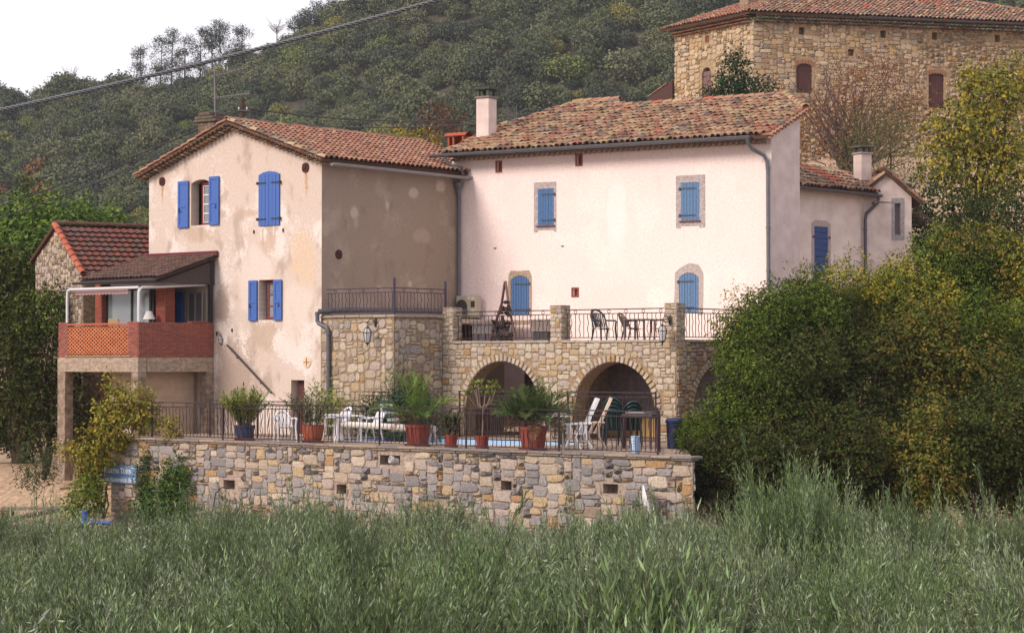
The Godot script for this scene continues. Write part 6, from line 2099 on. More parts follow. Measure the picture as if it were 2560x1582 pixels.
func build_garden() -> void:
	# trestle garden table at the edge of the garden
	var wood := M(150, 122, 104, 0.85, "grain", 2.5)
	var gy := ground_y(-15.6, 66.0)
	var t := thing("picnic_table", "weathered wooden picnic table in the gravelly garden", "table", at3(-15.9, gy, -66.0, 0.25))
	for k in 5:
		part(t, "plank", boxmesh(Vector3(1.9, 0.045, 0.14), 0.008), wood, at3(0, 0.76, -0.32 + 0.16 * k))
	for e in [-0.62, 0.62]:
		var b := MB.new()
		b.tube([Vector3(e, 0.0, 0.5), Vector3(e, 0.74, -0.22)], 0.045, 4)
		b.tube([Vector3(e, 0.0, -0.5), Vector3(e, 0.74, 0.22)], 0.045, 4)
		part(t, "trestle", b.mesh(), wood)
	gy = ground_y(-14.6, 68.0)
	var tr := thing("plank_stack", "grey planks on low blocks lying behind the picnic table", "planks", at3(-14.7, gy, -68.0, 0.1))
	for k in 3:
		part(tr, "plank", boxmesh(Vector3(2.2, 0.07, 0.2), 0.008), M(160, 146, 138, 0.9, "grain", 2.5), Transform3D(Basis(UP, 0.04 * k), Vector3(0.1 * k, 0.23, -0.25 + 0.23 * k)))
	for e in [-0.8, 0.8]:
		part(tr, "block", boxmesh(Vector3(0.2, 0.2, 0.7), 0.02), M(150, 130, 116, 0.95, "grain", 2.0), at3(e, 0.095, 0))
	var bb := thing("fallen_beam", "single dark plank leaning by the veranda post", "plank", at3(-13.4, ground_y(-13.4, 69.5), -69.5, -0.2))
	part(bb, "beam", boxmesh(Vector3(1.8, 0.08, 0.24), 0.01), M(130, 108, 96, 0.9, "grain", 2.5), Transform3D(Basis(Vector3.BACK, 0.1), Vector3(0, 0.2, 0)))
	part(bb, "prop", boxmesh(Vector3(0.2, 0.2, 0.24), 0.02), M(140, 124, 110, 0.95), at3(0.3, 0.1, 0))
	# low dry stone border
	var r := RandomNumberGenerator.new()
	r.seed = 101
	var dw := thing("dry_stone_border", "low dry stone border of pale rubble across the garden", "stone border", at3(0, 0, 0))
	var sm := stone_meshes(91, 10, 0.5)
	var mats := [M(206, 188, 166, 0.95, "grain", 2.0, "n_rough"), M(190, 166, 140, 0.95, "grain", 2.0, "n_rough"), M(222, 208, 190, 0.95, "grain", 2.0, "n_rough")]
	for k in 130:
		var f := r.randf()
		var x := lerpf(-15.2, -10.4, f)
		var d := 59.0 + 0.6 * sin(f * 3.0) + r.randf_range(-0.2, 0.2)
		var row := r.randi() % 3
		var s := r.randf_range(0.12, 0.28)
		var bs := Basis(Vector3(r.randf_range(-1, 1), 1, r.randf_range(-1, 1)).normalized(), r.randf_range(0, TAU)) * Basis.from_scale(Vector3(s * 1.3, s * 0.8, s * 0.4))
		part(dw, "stone", sm[r.randi() % 10], mats[r.randi() % 3], Transform3D(bs, Vector3(x, ground_y(x, d) + 0.04 + 0.1 * row, -d)))
	# blue pipe gate post
	var b := MB.new()
	var gy2 := ground_y(-9.7, 50.0)
	b.tube([Vector3(0, 0, 0), Vector3(0, -1.12 - gy2, 0)], 0.065, 10)
	var bp := thing("blue_pipe", "bright blue pipe post with a low crossbar in the olive grove", "pipe", at3(-9.72, gy2, -50.0))
	part(bp, "post", b.mesh(), M(46, 88, 168, 0.5))
	b = MB.new()
	b.tube([Vector3(0.0, -1.38 - gy2, 0.0), Vector3(0.62, -1.39 - gy2, 0.1)], 0.05, 8)
	part(bp, "crossbar", b.mesh(), M(46, 88, 168, 0.5))

func build_lines() -> void:
	# thick twisted service cable crossing near the viewer
	var b := MB.new()
	for s in 3:
		var pts := []
		var n := 640
		for k in n + 1:
			var f := float(k) / n
			var x := lerpf(-9.0, 1.6, f)
			var g := (x + 6.53) / 5.56
			var y := 5.49 + 1.40 * g + 0.20 * g * (g - 1.0)
			var a := f * TAU * 50.0 + s * TAU / 3
			pts.append(Vector3(x, y + cos(a) * 0.0165, -28.0 + sin(a) * 0.0165))
		b.tube(pts, 0.0138, 5, false)
	one("service_cable", "thick twisted dark power cable strung across the sky and hill", "cable", b.mesh(), M(100, 102, 108, 0.55))
	# wooden pole behind the cream roof
	var po := thing("utility_pole", "dark wooden utility pole standing behind the cream house roof", "pole", at3(-10.1, ground_y(-10.1, 82.0), -82.0))
	var gy := ground_y(-10.1, 82.0)
	b = MB.new()
	b.tube([Vector3(0, 0, 0), Vector3(0, 12.05 - gy, 0)], [0.16, 0.11], 10)
	part(po, "post", b.mesh(), M(86, 72, 66, 0.9, "grain", 2.0))
	part(po, "crossarm", boxmesh(Vector3(0.5, 0.07, 0.07), 0.01), M(80, 74, 72, 0.8), at3(0.1, 11.6 - gy, 0.1))
	for e in [-0.1, 0.2]:
		b = MB.new()
		b.lathe([Vector2(0, 0), Vector2(0.03, 0), Vector2(0.04, 0.05), Vector2(0.02, 0.09), Vector2(0, 0.1)], 10, Vector3(e, 11.64 - gy, 0.1))
		part(po, "insulator", b.mesh(), M(190, 186, 180, 0.4))
	var wire := M(48, 46, 52, 0.6)
	var run := func(label: String, a: Vector3, e: Vector3, sag: float, rad: float) -> void:
		var q := MB.new()
		var pts := []
		for k in 25:
			var f := k / 24.0
			pts.append(a.lerp(e, f) - UP * sag * 4.0 * f * (1.0 - f))
		q.tube(pts, rad, 5, false)
		one("overhead_wire", label, "wire", q.mesh(), wire, Transform3D.IDENTITY, "overhead wires")
	run.call("overhead wire from the pole down past the leafy tree", Vector3(-24.0, 6.3, -80.0), Vector3(-10.1, 11.65, -82.0), 0.35, 0.026)
	run.call("lower overhead wire from the pole to the cream chimney", Vector3(-24.0, 5.9, -80.0), Vector3(-11.9, 10.2, -80.5), 0.3, 0.022)
	run.call("upper overhead wire from the pole to the stone house", Vector3(-10.1, 11.72, -82.0), Vector3(6.6, 15.2, -104.5), 0.95, 0.03)
	run.call("lower overhead wire from the pole behind the pink chimney", Vector3(-10.1, 11.3, -82.0), Vector3(0.4, 10.9, -78.5), 0.3, 0.022)
	# small grid aerial behind the pink chimney
	var ga := thing("grid_aerial", "small flat grid television aerial behind the pink chimney", "aerial", KX * at3(-10.6, 9.3, -1.9))
	b = MB.new()
	b.tube([Vector3(0, 0, 0), Vector3(0, 1.5, 0)], 0.016, 6)
	part(ga, "mast", b.mesh(), M(110, 106, 108, 0.5))
	b = MB.new()
	for k in 6:
		b.tube([Vector3(-0.02, 1.0 + 0.09 * k, 0.02), Vector3(0.36, 1.0 + 0.09 * k, 0.02)], 0.008, 4)
		b.tube([Vector3(0.0 + 0.07 * k, 1.0, 0.02), Vector3(0.0 + 0.07 * k, 1.45, 0.02)], 0.008, 4)
	part(ga, "grid", b.mesh(), M(120, 116, 118, 0.5))

# ---------- foliage ----------
# pixel column / row of the photograph's frame turned into metres at a distance, for laying out the planting plan
func plan(X: float, Y: float, d: float) -> Vector3:
	return Vector3((X - 1280.0) / 5500.0 * d, 2.3 + (900.0 - Y) / 5500.0 * d, -d)

func leaf_arrays() -> Dictionary:
	return {"v": PackedVector3Array(), "n": PackedVector3Array(), "c": PackedColorArray(), "i": PackedInt32Array()}

func put_leaf(a: Dictionary, p: Vector3, dir: Vector3, side: Vector3, l: float, w: float, c: Color) -> void:
	var k: int = a.v.size()
	var n := dir.cross(side).normalized()
	a.v.append(p)
	a.v.append(p + dir * l * 0.45 + side * w * 0.5 + n * l * 0.05)
	a.v.append(p + dir * l)
	a.v.append(p + dir * l * 0.45 - side * w * 0.5 + n * l * 0.05)
	for q in 4:
		a.n.append(n)
		a.c.append(c)
	a.i.append_array(PackedInt32Array([k, k + 1, k + 2, k, k + 2, k + 3]))

func leaf_mesh(a: Dictionary) -> ArrayMesh:
	var s := []
	s.resize(Mesh.ARRAY_MAX)
	s[Mesh.ARRAY_VERTEX] = a.v
	s[Mesh.ARRAY_NORMAL] = a.n
	s[Mesh.ARRAY_COLOR] = a.c
	s[Mesh.ARRAY_INDEX] = a.i
	var m := ArrayMesh.new()
	m.add_surface_from_arrays(Mesh.PRIMITIVE_TRIANGLES, s)
	return m

# blobs: [centre, radii]; palette of linear colours, one picked per twig, slightly varied per leaf
func leaf_cloud(r: RandomNumberGenerator, blobs: Array, n: int, s0: float, s1: float, palette: Array, aspect := 0.55, droop := 0.2, fill := 3.0, twig := 5) -> ArrayMesh:
	var a := leaf_arrays()
	var wts := []
	for q in blobs:
		wts.append(pow(q[1].x * q[1].y * q[1].z, 0.6667))
	for k in n / twig:
		var q: Array = blobs[pick(wts, r)]
		var dir := Vector3(r.randfn(), r.randfn(), r.randfn()).normalized()
		var base: Vector3 = q[0] + dir * q[1] * pow(r.randf(), 1.0 / fill) * r.randf_range(0.9, 1.12)
		var col: Color = palette[r.randi() % palette.size()]
		var grow := (dir + Vector3(r.randfn(), r.randfn(), r.randfn()) * 0.5 - UP * droop).normalized()
		for t in twig:
			var face := (dir + UP * 0.35 + Vector3(r.randfn(), r.randfn(), r.randfn()) * 0.6).normalized()
			var ld := (grow + Vector3(r.randfn(), r.randfn(), r.randfn()) * 0.7)
			ld = (ld - face * ld.dot(face) * 0.85).normalized()
			var sd := ld.cross(face).normalized()
			var l := r.randf_range(s0, s1)
			var c := col * r.randf_range(0.75, 1.25)
			put_leaf(a, base + grow * s1 * 0.5 * t + Vector3(r.randfn(), r.randfn(), r.randfn()) * s1 * 0.25, ld, sd, l, l * aspect, c)
	return leaf_mesh(a)

func limbs(base: Vector3, tips: Array, r0: float, r: RandomNumberGenerator, crook := 0.15) -> ArrayMesh:
	var b := MB.new()
	for t in tips:
		var pts := []
		var rad := []
		var n := 6
		for k in n + 1:
			var f := float(k) / n
			var p := base.lerp(t, f)
			p.x = lerpf(base.x, t.x, pow(f, 1.5))
			p.z = lerpf(base.z, t.z, pow(f, 1.5))
			if k > 0 and k < n:
				p += Vector3(r.randfn(), 0, r.randfn()) * crook * base.distance_to(t) * 0.1
			pts.append(p)
			rad.append(r0 * (1.0 - 0.85 * f))
		b.tube(pts, rad, 6)
	return b.mesh()

func tree(called: String, label: String, category: String, base: Vector3, blobs: Array, n: int, s0: float, s1: float, palette: Array, sd: int, r0 := 0.15, group := "", opts := {}) -> Node3D:
	var r := RandomNumberGenerator.new()
	r.seed = sd
	var o := thing(called, label, category, Transform3D(Basis.IDENTITY, base), group)
	var loc := []
	var tips := []
	for q in blobs:
		loc.append([q[0] - base, q[1]])
		tips.append(q[0] - base)
	part(o, "trunk", limbs(Vector3(0, -0.2, 0), tips, r0, r), M(96, 80, 68, 0.95, "grain", 2.0))
	part(o, "crown", leaf_cloud(r, loc, n, s0, s1, palette, opts.get("aspect", 0.55), opts.get("droop", 0.2), opts.get("fill", 3.0), opts.get("twig", 5)), leaf_mat(opts.get("mat", "leaf"), Color(0.12, 0.16, 0.03)))
	return o

const G_MID := [Color(0.085, 0.125, 0.02), Color(0.058, 0.092, 0.016), Color(0.135, 0.17, 0.026), Color(0.085, 0.11, 0.022), Color(0.04, 0.064, 0.014)]
const G_DARK := [Color(0.04, 0.056, 0.013), Color(0.05, 0.068, 0.015), Color(0.04, 0.046, 0.014), Color(0.08, 0.092, 0.02), Color(0.055, 0.05, 0.016)]
const G_SHADED := [Color(0.033, 0.046, 0.012), Color(0.042, 0.057, 0.014), Color(0.036, 0.04, 0.014), Color(0.065, 0.076, 0.018), Color(0.055, 0.042, 0.016)]  # greens deepened: occlusion shade low in the bank put into the leaf colour
const G_YEL := [Color(0.252, 0.228, 0.026), Color(0.192, 0.198, 0.030), Color(0.126, 0.162, 0.030), Color(0.336, 0.252, 0.030), Color(0.108, 0.132, 0.030)]
const G_RUST := [Color(0.16, 0.11, 0.026), Color(0.11, 0.115, 0.024), Color(0.09, 0.105, 0.02), Color(0.19, 0.14, 0.03), Color(0.065, 0.08, 0.018), Color(0.085, 0.1, 0.02)]
const G_LIME := [Color(0.120, 0.192, 0.034), Color(0.090, 0.150, 0.030), Color(0.156, 0.216, 0.042), Color(0.060, 0.102, 0.024)]

func oak_mesh(sd: int, n: int) -> ArrayMesh:
	var r := RandomNumberGenerator.new()
	r.seed = sd
	var blobs := []
	for k in 9:
		var a := TAU * k / 6.0 + (0.5 if k > 6 else 0.0) + r.randf()
		var rr := r.randf_range(0.7, 1.15) if k < 6 else 0.0
		blobs.append([Vector3(cos(a) * rr, r.randf_range(1.0, 2.3) + (0.6 if k == 6 else 0.0), sin(a) * rr), Vector3.ONE * r.randf_range(0.6, 1.0)])
	return leaf_cloud(r, blobs, n, 0.16, 0.32, [Color(0.9, 0.95, 0.85), Color(1.1, 1.1, 1.0), Color(0.75, 0.8, 0.78), Color(1.25, 1.2, 0.95)], 0.8, 0.0, 5.0, 3)

func tint_mat(c: Color) -> StandardMaterial3D:
	var key := "tint%s" % c
	if not MC.has(key):
		var m := StandardMaterial3D.new()
		m.albedo_color = c.linear_to_srgb()
		m.vertex_color_use_as_albedo = true
		m.roughness = 0.7
		m.backlight_enabled = true
		m.backlight = Color(0.05, 0.06, 0.02)
		MC[key] = m
	return MC[key]

func build_trees() -> void:
	var r := RandomNumberGenerator.new()
	r.seed = 2024
	# --- wooded hill: the nearest oaks one by one, the rest as the wood
	var meshes := [oak_mesh(1, 3300), oak_mesh(2, 3300), oak_mesh(3, 3300)]
	var tints := [Color(0.074, 0.093, 0.028), Color(0.108, 0.124, 0.041), Color(0.045, 0.060, 0.023), Color(0.139, 0.141, 0.054), Color(0.090, 0.097, 0.043), Color(0.143, 0.173, 0.026), Color(0.278, 0.124, 0.037), Color(0.224, 0.199, 0.030)]
	var spots := []
	var wood := FastNoiseLite.new()
	wood.seed = 6
	wood.frequency = 0.03
	var d := 286.0
	while d < 482.0:
		var x := -(d * 0.2327 + 40.0)
		while x < d * 0.2327 + 10.0:
			var px := x + r.randf_range(-1.3, 1.3)
			var pd := d + r.randf_range(-1.3, 1.3)
			var p := Vector3(px, hill_y(px, pd) - 0.5, -pd)
			var X := 1280.0 + 5500.0 * px / pd
			var Y := 900.0 - 5500.0 * (p.y + 3.0 - 2.3) / pd
			var seen := Y > -60.0 and (Y < 400.0 or X < 420.0) and (X < 1720.0 or Y < 140.0)
			if seen and Y < 640.0 and wood.get_noise_2d(px * 2.2 - 500.0, pd * 2.2) > -0.32 and r.randf() > 0.05:
				var yel := wood.get_noise_2d(px, pd)
				var dk := wood.get_noise_2d(px * 1.7 + 300.0, pd)
				var t := pick([2.5, 3, 2 + maxf(0.0, dk * 12.0), 1.4 + maxf(0.0, -dk * 8.0), 2, 0.4 + maxf(0.0, yel * 6.0), 0.1 + maxf(0.0, yel) * 0.5, 0.15 + maxf(0.0, yel * 3.0)], r)
				var s := r.randf_range(0.8, 1.5) * (1.4 if r.randf() < 0.22 else 1.0)
				spots.append([Transform3D(Basis(UP, r.randf() * TAU) * Basis.from_scale(Vector3(s, s * r.randf_range(0.8, 1.15), s)), p), t, pd, r.randi() % 3])
			x += 3.9
		d += 3.7
	spots.sort_custom(func(a, b): return a[2] < b[2])
	var stem := MB.new()
	stem.tube([Vector3(0, -0.6, 0), Vector3(0.1, 1.0, 0), Vector3(0.0, 2.0, 0.1)], [0.16, 0.13, 0.05], 5)
	var stem_m := stem.mesh()
	var kinds := ["dark", "dark", "dark", "olive", "dark", "yellow", "rust", "yellow"]
	var cnt := 0
	var singles := {}
	for k in spots.size():
		var q: Array = spots[k]
		var colored: bool = q[1] >= 5
		if cnt < 230 or (colored and q[1] == 6 and cnt < 290):
			var lab: String = {"dark": "dark evergreen oak in the wood covering the hillside", "olive": "olive green evergreen oak in the wood covering the hillside", "yellow": "yellowing tree among the evergreen oaks on the hillside", "rust": "rust coloured autumn tree among the hillside oaks"}[kinds[q[1]]]
			var o := thing("hillside_tree", lab, "tree", q[0], {"dark": "dark oaks of the hillside", "olive": "olive oaks of the hillside", "yellow": "yellowing hillside trees", "rust": "rust coloured hillside trees"}[kinds[q[1]]])
			part(o, "trunk", stem_m, M(80, 70, 62, 0.95))
			part(o, "crown", meshes[q[3]], tint_mat(tints[q[1]]))
			singles[k] = true
			cnt += 1
	var mm := MultiMesh.new()
	mm.transform_format = MultiMesh.TRANSFORM_3D
	mm.use_colors = true
	mm.mesh = meshes[0]
	mm.instance_count = spots.size() - singles.size()
	var at := 0
	for k in spots.size():
		if singles.has(k):
			continue
		mm.set_instance_transform(at, spots[k][0])
		mm.set_instance_color(at, tints[spots[k][1]])
		at += 1
	var mi := MultiMeshInstance3D.new()
	mi.name = "hillside_wood"
	mi.multimesh = mm
	mi.material_override = tint_mat(Color(1, 1, 1))
	add_child(mi)
	tag(mi, "dense evergreen oak wood covering the upper hillside", "wood")
	mi.set_meta("kind", "stuff")
	# --- pines on the skyline
	var needle := [Color(0.05, 0.062, 0.035), Color(0.06, 0.07, 0.04), Color(0.045, 0.055, 0.035)]
	var pines := [[350, 105, 172, 3.0], [398, 90, 168, 3.2], [425, 76, 160, 4.0], [458, 86, 158, 3.4], [497, 68, 150, 3.6], [528, 60, 146, 4.2], [548, 54, 140, 4.2], [602, 50, 116, 3.8], [745, 28, 95, 4.0], [770, 12, 90, 4.6], [800, 8, 80, 4.2], [835, -8, 70, 4.6], [868, -6, 60, 4.2], [905, -20, 50, 4.4], [940, -20, 40, 4.2]]
	for k in pines.size():
		var q: Array = pines[k]
		var top := plan(q[0], q[1], 462.0)
		var base := plan(q[0], q[2], 462.0)
		base.y = minf(base.y, hill_y(base.x, 462.0) + 0.3)
		var hgt := top.y - base.y
		var o := thing("skyline_pine", "slender pine standing clear on the hill crest" if k != 0 else "lone small pine apart from the others on the crest", "pine tree", Transform3D(Basis.IDENTITY, base), "pines along the crest")
		var b := MB.new()
		var lean := r.randf_range(-0.4, 0.4)
		b.tube([Vector3.ZERO, Vector3(lean * 0.5, hgt * 0.5, 0), Vector3(lean, hgt * 0.95, 0)], [0.17, 0.12, 0.04], 6)
		for w in 5:
			var y0 := hgt * r.randf_range(0.45, 0.8)
			var an := r.randf() * TAU
			b.tube([Vector3(lean * y0 / hgt, y0, 0), Vector3(lean + cos(an) * q[3] * 0.35, y0 + 0.5, sin(an) * q[3] * 0.35)], [0.06, 0.02], 4)
		part(o, "trunk", b.mesh(), M(84, 70, 62, 0.95))
		var blobs := []
		for w in 16:
			var f := r.randf_range(0.22, 1.0)
			var an := r.randf() * TAU
			var rad: float = q[3] * 0.5 * (1.15 - absf(f - 0.55) * 1.5) * r.randf_range(0.4, 1.0)
			blobs.append([Vector3(lean * f + cos(an) * rad, hgt * f - 0.3, sin(an) * rad), Vector3(1.2, 0.75, 1.2) * r.randf_range(0.7, 1.2)])
		part(o, "crown", leaf_cloud(r, blobs, 3200, 0.22, 0.45, needle, 0.4, -0.2, 2.5, 4), leaf_mat("leaf", Color.BLACK))
	for q in [[172, 160, 222, 3.4, "bare leafless tree on the low shoulder of the crest"], [690, 38, 100, 4.0, "bare leafless tree beside the dark skyline bush"]]:
		var base := plan(q[0], q[2], 462.0)
		var o := thing("bare_tree", q[4], "tree", Transform3D(Basis.IDENTITY, base), "bare trees on the crest")
		var b := MB.new()
		var hgt: float = plan(q[0], q[1], 462.0).y - base.y
		b.tube([Vector3(0, -1, 0), Vector3(0, hgt * 0.5, 0)], [0.14, 0.09], 5)
		for w in 26:
			var an := r.randf() * TAU
			var y0 := hgt * r.randf_range(0.25, 0.55)
			var e := Vector3(cos(an) * q[3] * r.randf_range(0.3, 0.62), hgt * r.randf_range(0.55, 1.0), sin(an) * q[3] * r.randf_range(0.3, 0.6))
			b.tube([Vector3(0, y0, 0), Vector3(e.x * 0.55, lerpf(y0, e.y, 0.45), e.z * 0.55), e], [0.05, 0.035, 0.015], 4)
			for tw in 3:
				var m0 := Vector3(e.x * 0.55, lerpf(y0, e.y, 0.45), e.z * 0.55).lerp(e, r.randf())
				b.tube([m0, m0 + Vector3(r.randfn(), r.randf(), r.randfn()) * 0.45], [0.02, 0.01], 3)
		part(o, "branches", b.mesh(), M(104, 92, 92, 0.95))
	# --- trees left of the houses
	var g := func(X: float, d: float) -> Vector3: return Vector3((X - 1280.0) / 5500.0 * d, ground_y((X - 1280.0) / 5500.0 * d, d), -d)
	tree("leafy_tree", "bright green drooping leafy tree behind the barn roof", "tree", g.call(130, 84.0), [[plan(60, 590, 84), Vector3(1.6, 1.5, 1.6)], [plan(150, 560, 85), Vector3(1.4, 1.2, 1.4)], [plan(230, 560, 86), Vector3(1.1, 0.9, 1.2)], [plan(20, 560, 84), Vector3(1.2, 1.2, 1.2)], [plan(110, 640, 83), Vector3(1.6, 1.3, 1.5)], [plan(275, 560, 86), Vector3(0.6, 0.7, 0.8)]], 15000, 0.14, 0.26, G_LIME, 301, 0.22, "", {"droop": 0.9, "aspect": 0.42})
	tree("leafy_tree", "dark broad shade tree beside the barn gable", "tree", g.call(50, 78.0), [[plan(40, 760, 78), Vector3(1.6, 1.6, 1.6)], [plan(20, 900, 77), Vector3(1.7, 1.6, 1.5)], [plan(90, 900, 79), Vector3(1.2, 1.5, 1.4)], [plan(60, 1010, 79), Vector3(1.5, 1.2, 1.4)], [plan(100, 1060, 80), Vector3(1.3, 0.9, 1.2)], [plan(-20, 700, 78), Vector3(1.6, 1.5, 1.6)]], 17000, 0.12, 0.22, G_DARK, 302, 0.25, "", {"droop": 0.6})
	tree("shade_bush", "very dark low bush under the shade tree beside the veranda", "bush", g.call(90, 79.0), [[plan(30, 1060, 79), Vector3(1.0, 0.8, 0.8)], [plan(90, 1080, 79), Vector3(0.9, 0.7, 0.8)], [plan(140, 1050, 79), Vector3(0.7, 0.9, 0.7)], [plan(120, 960, 80), Vector3(0.7, 0.9, 0.7)], [plan(-10, 1090, 78), Vector3(0.9, 0.6, 0.8)], [plan(170, 1000, 80.5), Vector3(0.6, 1.2, 0.6)], [plan(195, 950, 81), Vector3(0.5, 1.0, 0.6)]], 9000, 0.09, 0.17, G_SHADED, 333, 0.06, "", {"droop": 0.5})
	tree("shade_bush", "dense dark bush filling the foot of the barn gable", "bush", g.call(110, 72.4), [[plan(105, 900, 72.4), Vector3(0.6, 0.8, 0.5)], [plan(75, 990, 72.4), Vector3(0.8, 0.8, 0.5)], [plan(130, 1020, 72.6), Vector3(0.6, 0.7, 0.5)], [plan(120, 950, 72.6), Vector3(0.6, 0.7, 0.4)], [plan(55, 870, 72.6), Vector3(0.7, 0.9, 0.5)], [plan(100, 1080, 72.2), Vector3(0.9, 0.5, 0.5)], [plan(70, 800, 72.8), Vector3(0.6, 0.7, 0.5)]], 7500, 0.09, 0.17, G_SHADED, 334, 0.05, "", {"droop": 0.5})
	tree("shade_bush", "dark bush seen between the veranda posts", "bush", g.call(200, 72.0), [[plan(195, 1000, 72.0), Vector3(0.4, 0.9, 0.4)], [plan(205, 1090, 71.8), Vector3(0.5, 0.6, 0.4)], [plan(190, 930, 72.4), Vector3(0.3, 0.6, 0.3)]], 2600, 0.09, 0.17, G_SHADED, 335, 0.04, "", {"droop": 0.5})
	tree("leafy_bush", "mid green bush hanging in front of the barn gable wall", "bush", g.call(115, 73.0), [[plan(128, 800, 73), Vector3(0.5, 0.9, 0.6)], [plan(95, 790, 73), Vector3(0.7, 1.0, 0.7)], [plan(140, 740, 73), Vector3(0.3, 0.4, 0.4)]], 2600, 0.09, 0.17, G_MID, 303, 0.06, "", {"droop": 0.6})
	tree("dark_cypress", "dark pointed conifer tip rising behind the bright leafy tree", "conifer", g.call(72, 100.0), [[plan(72, 500, 100), Vector3(0.45, 1.0, 0.45)], [plan(72, 560, 100), Vector3(0.7, 1.0, 0.7)], [plan(72, 640, 100), Vector3(0.8, 1.2, 0.8)]], 2600, 0.12, 0.24, G_DARK, 304, 0.1)
	# --- behind the houses
	tree("autumn_bush", "yellow leaved shrub between the two roofs", "shrub", g.call(1040, 84.0), [[plan(1005, 350, 84), Vector3(0.55, 0.5, 0.5)], [plan(1060, 352, 84), Vector3(0.6, 0.5, 0.5)], [plan(1030, 400, 84), Vector3(0.8, 0.8, 0.6)]], 1500, 0.08, 0.16, [Color(0.36, 0.25, 0.03), Color(0.3, 0.22, 0.03), Color(0.16, 0.15, 0.03)], 305, 0.06)
	tree("rust_tree", "small rust brown tree above the brick vent stack", "tree", g.call(1105, 130.0), [[plan(1085, 290, 130), Vector3(1.0, 0.9, 0.9)], [plan(1125, 300, 130), Vector3(0.9, 0.8, 0.9)], [plan(1100, 350, 130), Vector3(1.2, 1.2, 1.0)]], 1500, 0.12, 0.24, [Color(0.14, 0.075, 0.05), Color(0.11, 0.065, 0.045)], 306, 0.08)
	tree("evergreen_shrub", "dark conical evergreen in front of the stone house corner", "shrub", g.call(1850, 100.0), [[plan(1845, 140, 100), Vector3(0.3, 0.5, 0.35)], [plan(1842, 180, 100), Vector3(0.7, 0.8, 0.7)], [plan(1840, 230, 100), Vector3(1.0, 0.9, 0.9)], [plan(1900, 232, 100), Vector3(0.9, 0.6, 0.8)], [plan(1815, 240, 100), Vector3(0.8, 0.8, 0.7)], [plan(1860, 280, 100), Vector3(1.5, 1.0, 0.9)]], 7000, 0.09, 0.18, [Color(0.022, 0.05, 0.022), Color(0.028, 0.06, 0.026), Color(0.02, 0.04, 0.02)], 307, 0.1)
	tree("evergreen_shrub", "low evergreen tuft under the arched shutter of the stone house", "shrub", g.call(1772, 102.0), [[plan(1772, 245, 102), Vector3(0.4, 0.45, 0.4)], [plan(1740, 265, 102), Vector3(0.5, 0.4, 0.4)]], 900, 0.08, 0.16, G_DARK, 308, 0.05)
	# autumn tree: mostly twigs, a thin scatter of rust leaves
	var ab := g.call(2130, 99.0) as Vector3
	var at2 := thing("autumn_tree", "nearly bare twiggy tree with rust brown leaves before the stone house", "tree", Transform3D(Basis.IDENTITY, ab))
	var tips := []
	var lb := []
	for k in 60:
		var p := plan(r.randf_range(1960, 2330), r.randf_range(120, 400), r.randf_range(96.5, 101.0)) - ab
		tips.append(p)
	part(at2, "trunk", limbs(Vector3(0, 0.0, 0), tips, 0.07, r, 0.4), M(92, 74, 70, 0.95))
	for q in [[2150, 190, 1.5], [2230, 170, 1.3], [2100, 260, 1.6], [2200, 280, 1.7], [2280, 250, 1.3], [2040, 280, 1.0], [2010, 350, 1.0], [2080, 360, 1.3]]:
		lb.append([plan(q[0], q[1], 99.0) - ab, Vector3.ONE * q[2]])
	part(at2, "crown", leaf_cloud(r, lb, 9000, 0.06, 0.12, [Color(0.24, 0.11, 0.06), Color(0.2, 0.09, 0.05), Color(0.16, 0.09, 0.05)], 0.6, 0.3, 2.0, 3), leaf_mat("leaf", Color.BLACK))
	tree("feathery_tree", "soft olive green feathery tree behind the annex chimney", "tree", g.call(2190, 90.0), [[plan(2170, 320, 90), Vector3(1.3, 1.0, 1.1)], [plan(2230, 370, 90), Vector3(1.4, 1.3, 1.2)], [plan(2140, 390, 90), Vector3(1.0, 0.9, 1.0)], [plan(2250, 300, 91), Vector3(1.0, 1.0, 1.0)], [plan(2210, 460, 90), Vector3(1.8, 1.2, 1.2)]], 9000, 0.07, 0.15, [Color(0.11, 0.12, 0.045), Color(0.09, 0.1, 0.04), Color(0.13, 0.12, 0.04), Color(0.1, 0.075, 0.04)], 309, 0.1, "", {"aspect": 0.3, "fill": 2.0})
	tree("yellow_tree", "tall yellow leaved tree rising beside the annex", "tree", g.call(2450, 80.0), [[plan(2470, 240, 80), Vector3(1.2, 1.1, 1.2)], [plan(2400, 320, 80), Vector3(1.3, 1.0, 1.2)], [plan(2500, 350, 80), Vector3(1.3, 1.0, 1.3)], [plan(2360, 410, 80), Vector3(0.9, 0.8, 1.0)], [plan(2450, 440, 80), Vector3(1.3, 1.0, 1.2)], [plan(2540, 200, 80), Vector3(0.9, 1.0, 1.0)], [plan(2550, 430, 80), Vector3(1.1, 1.0, 1.1)], [plan(2440, 190, 80), Vector3(0.5, 0.6, 0.6)]], 12500, 0.1, 0.2, [Color(0.27, 0.22, 0.028), Color(0.2, 0.19, 0.03), Color(0.13, 0.145, 0.03), Color(0.1, 0.12, 0.03), Color(0.34, 0.26, 0.03)], 310, 0.14, "", {"fill": 2.2, "droop": 0.5})
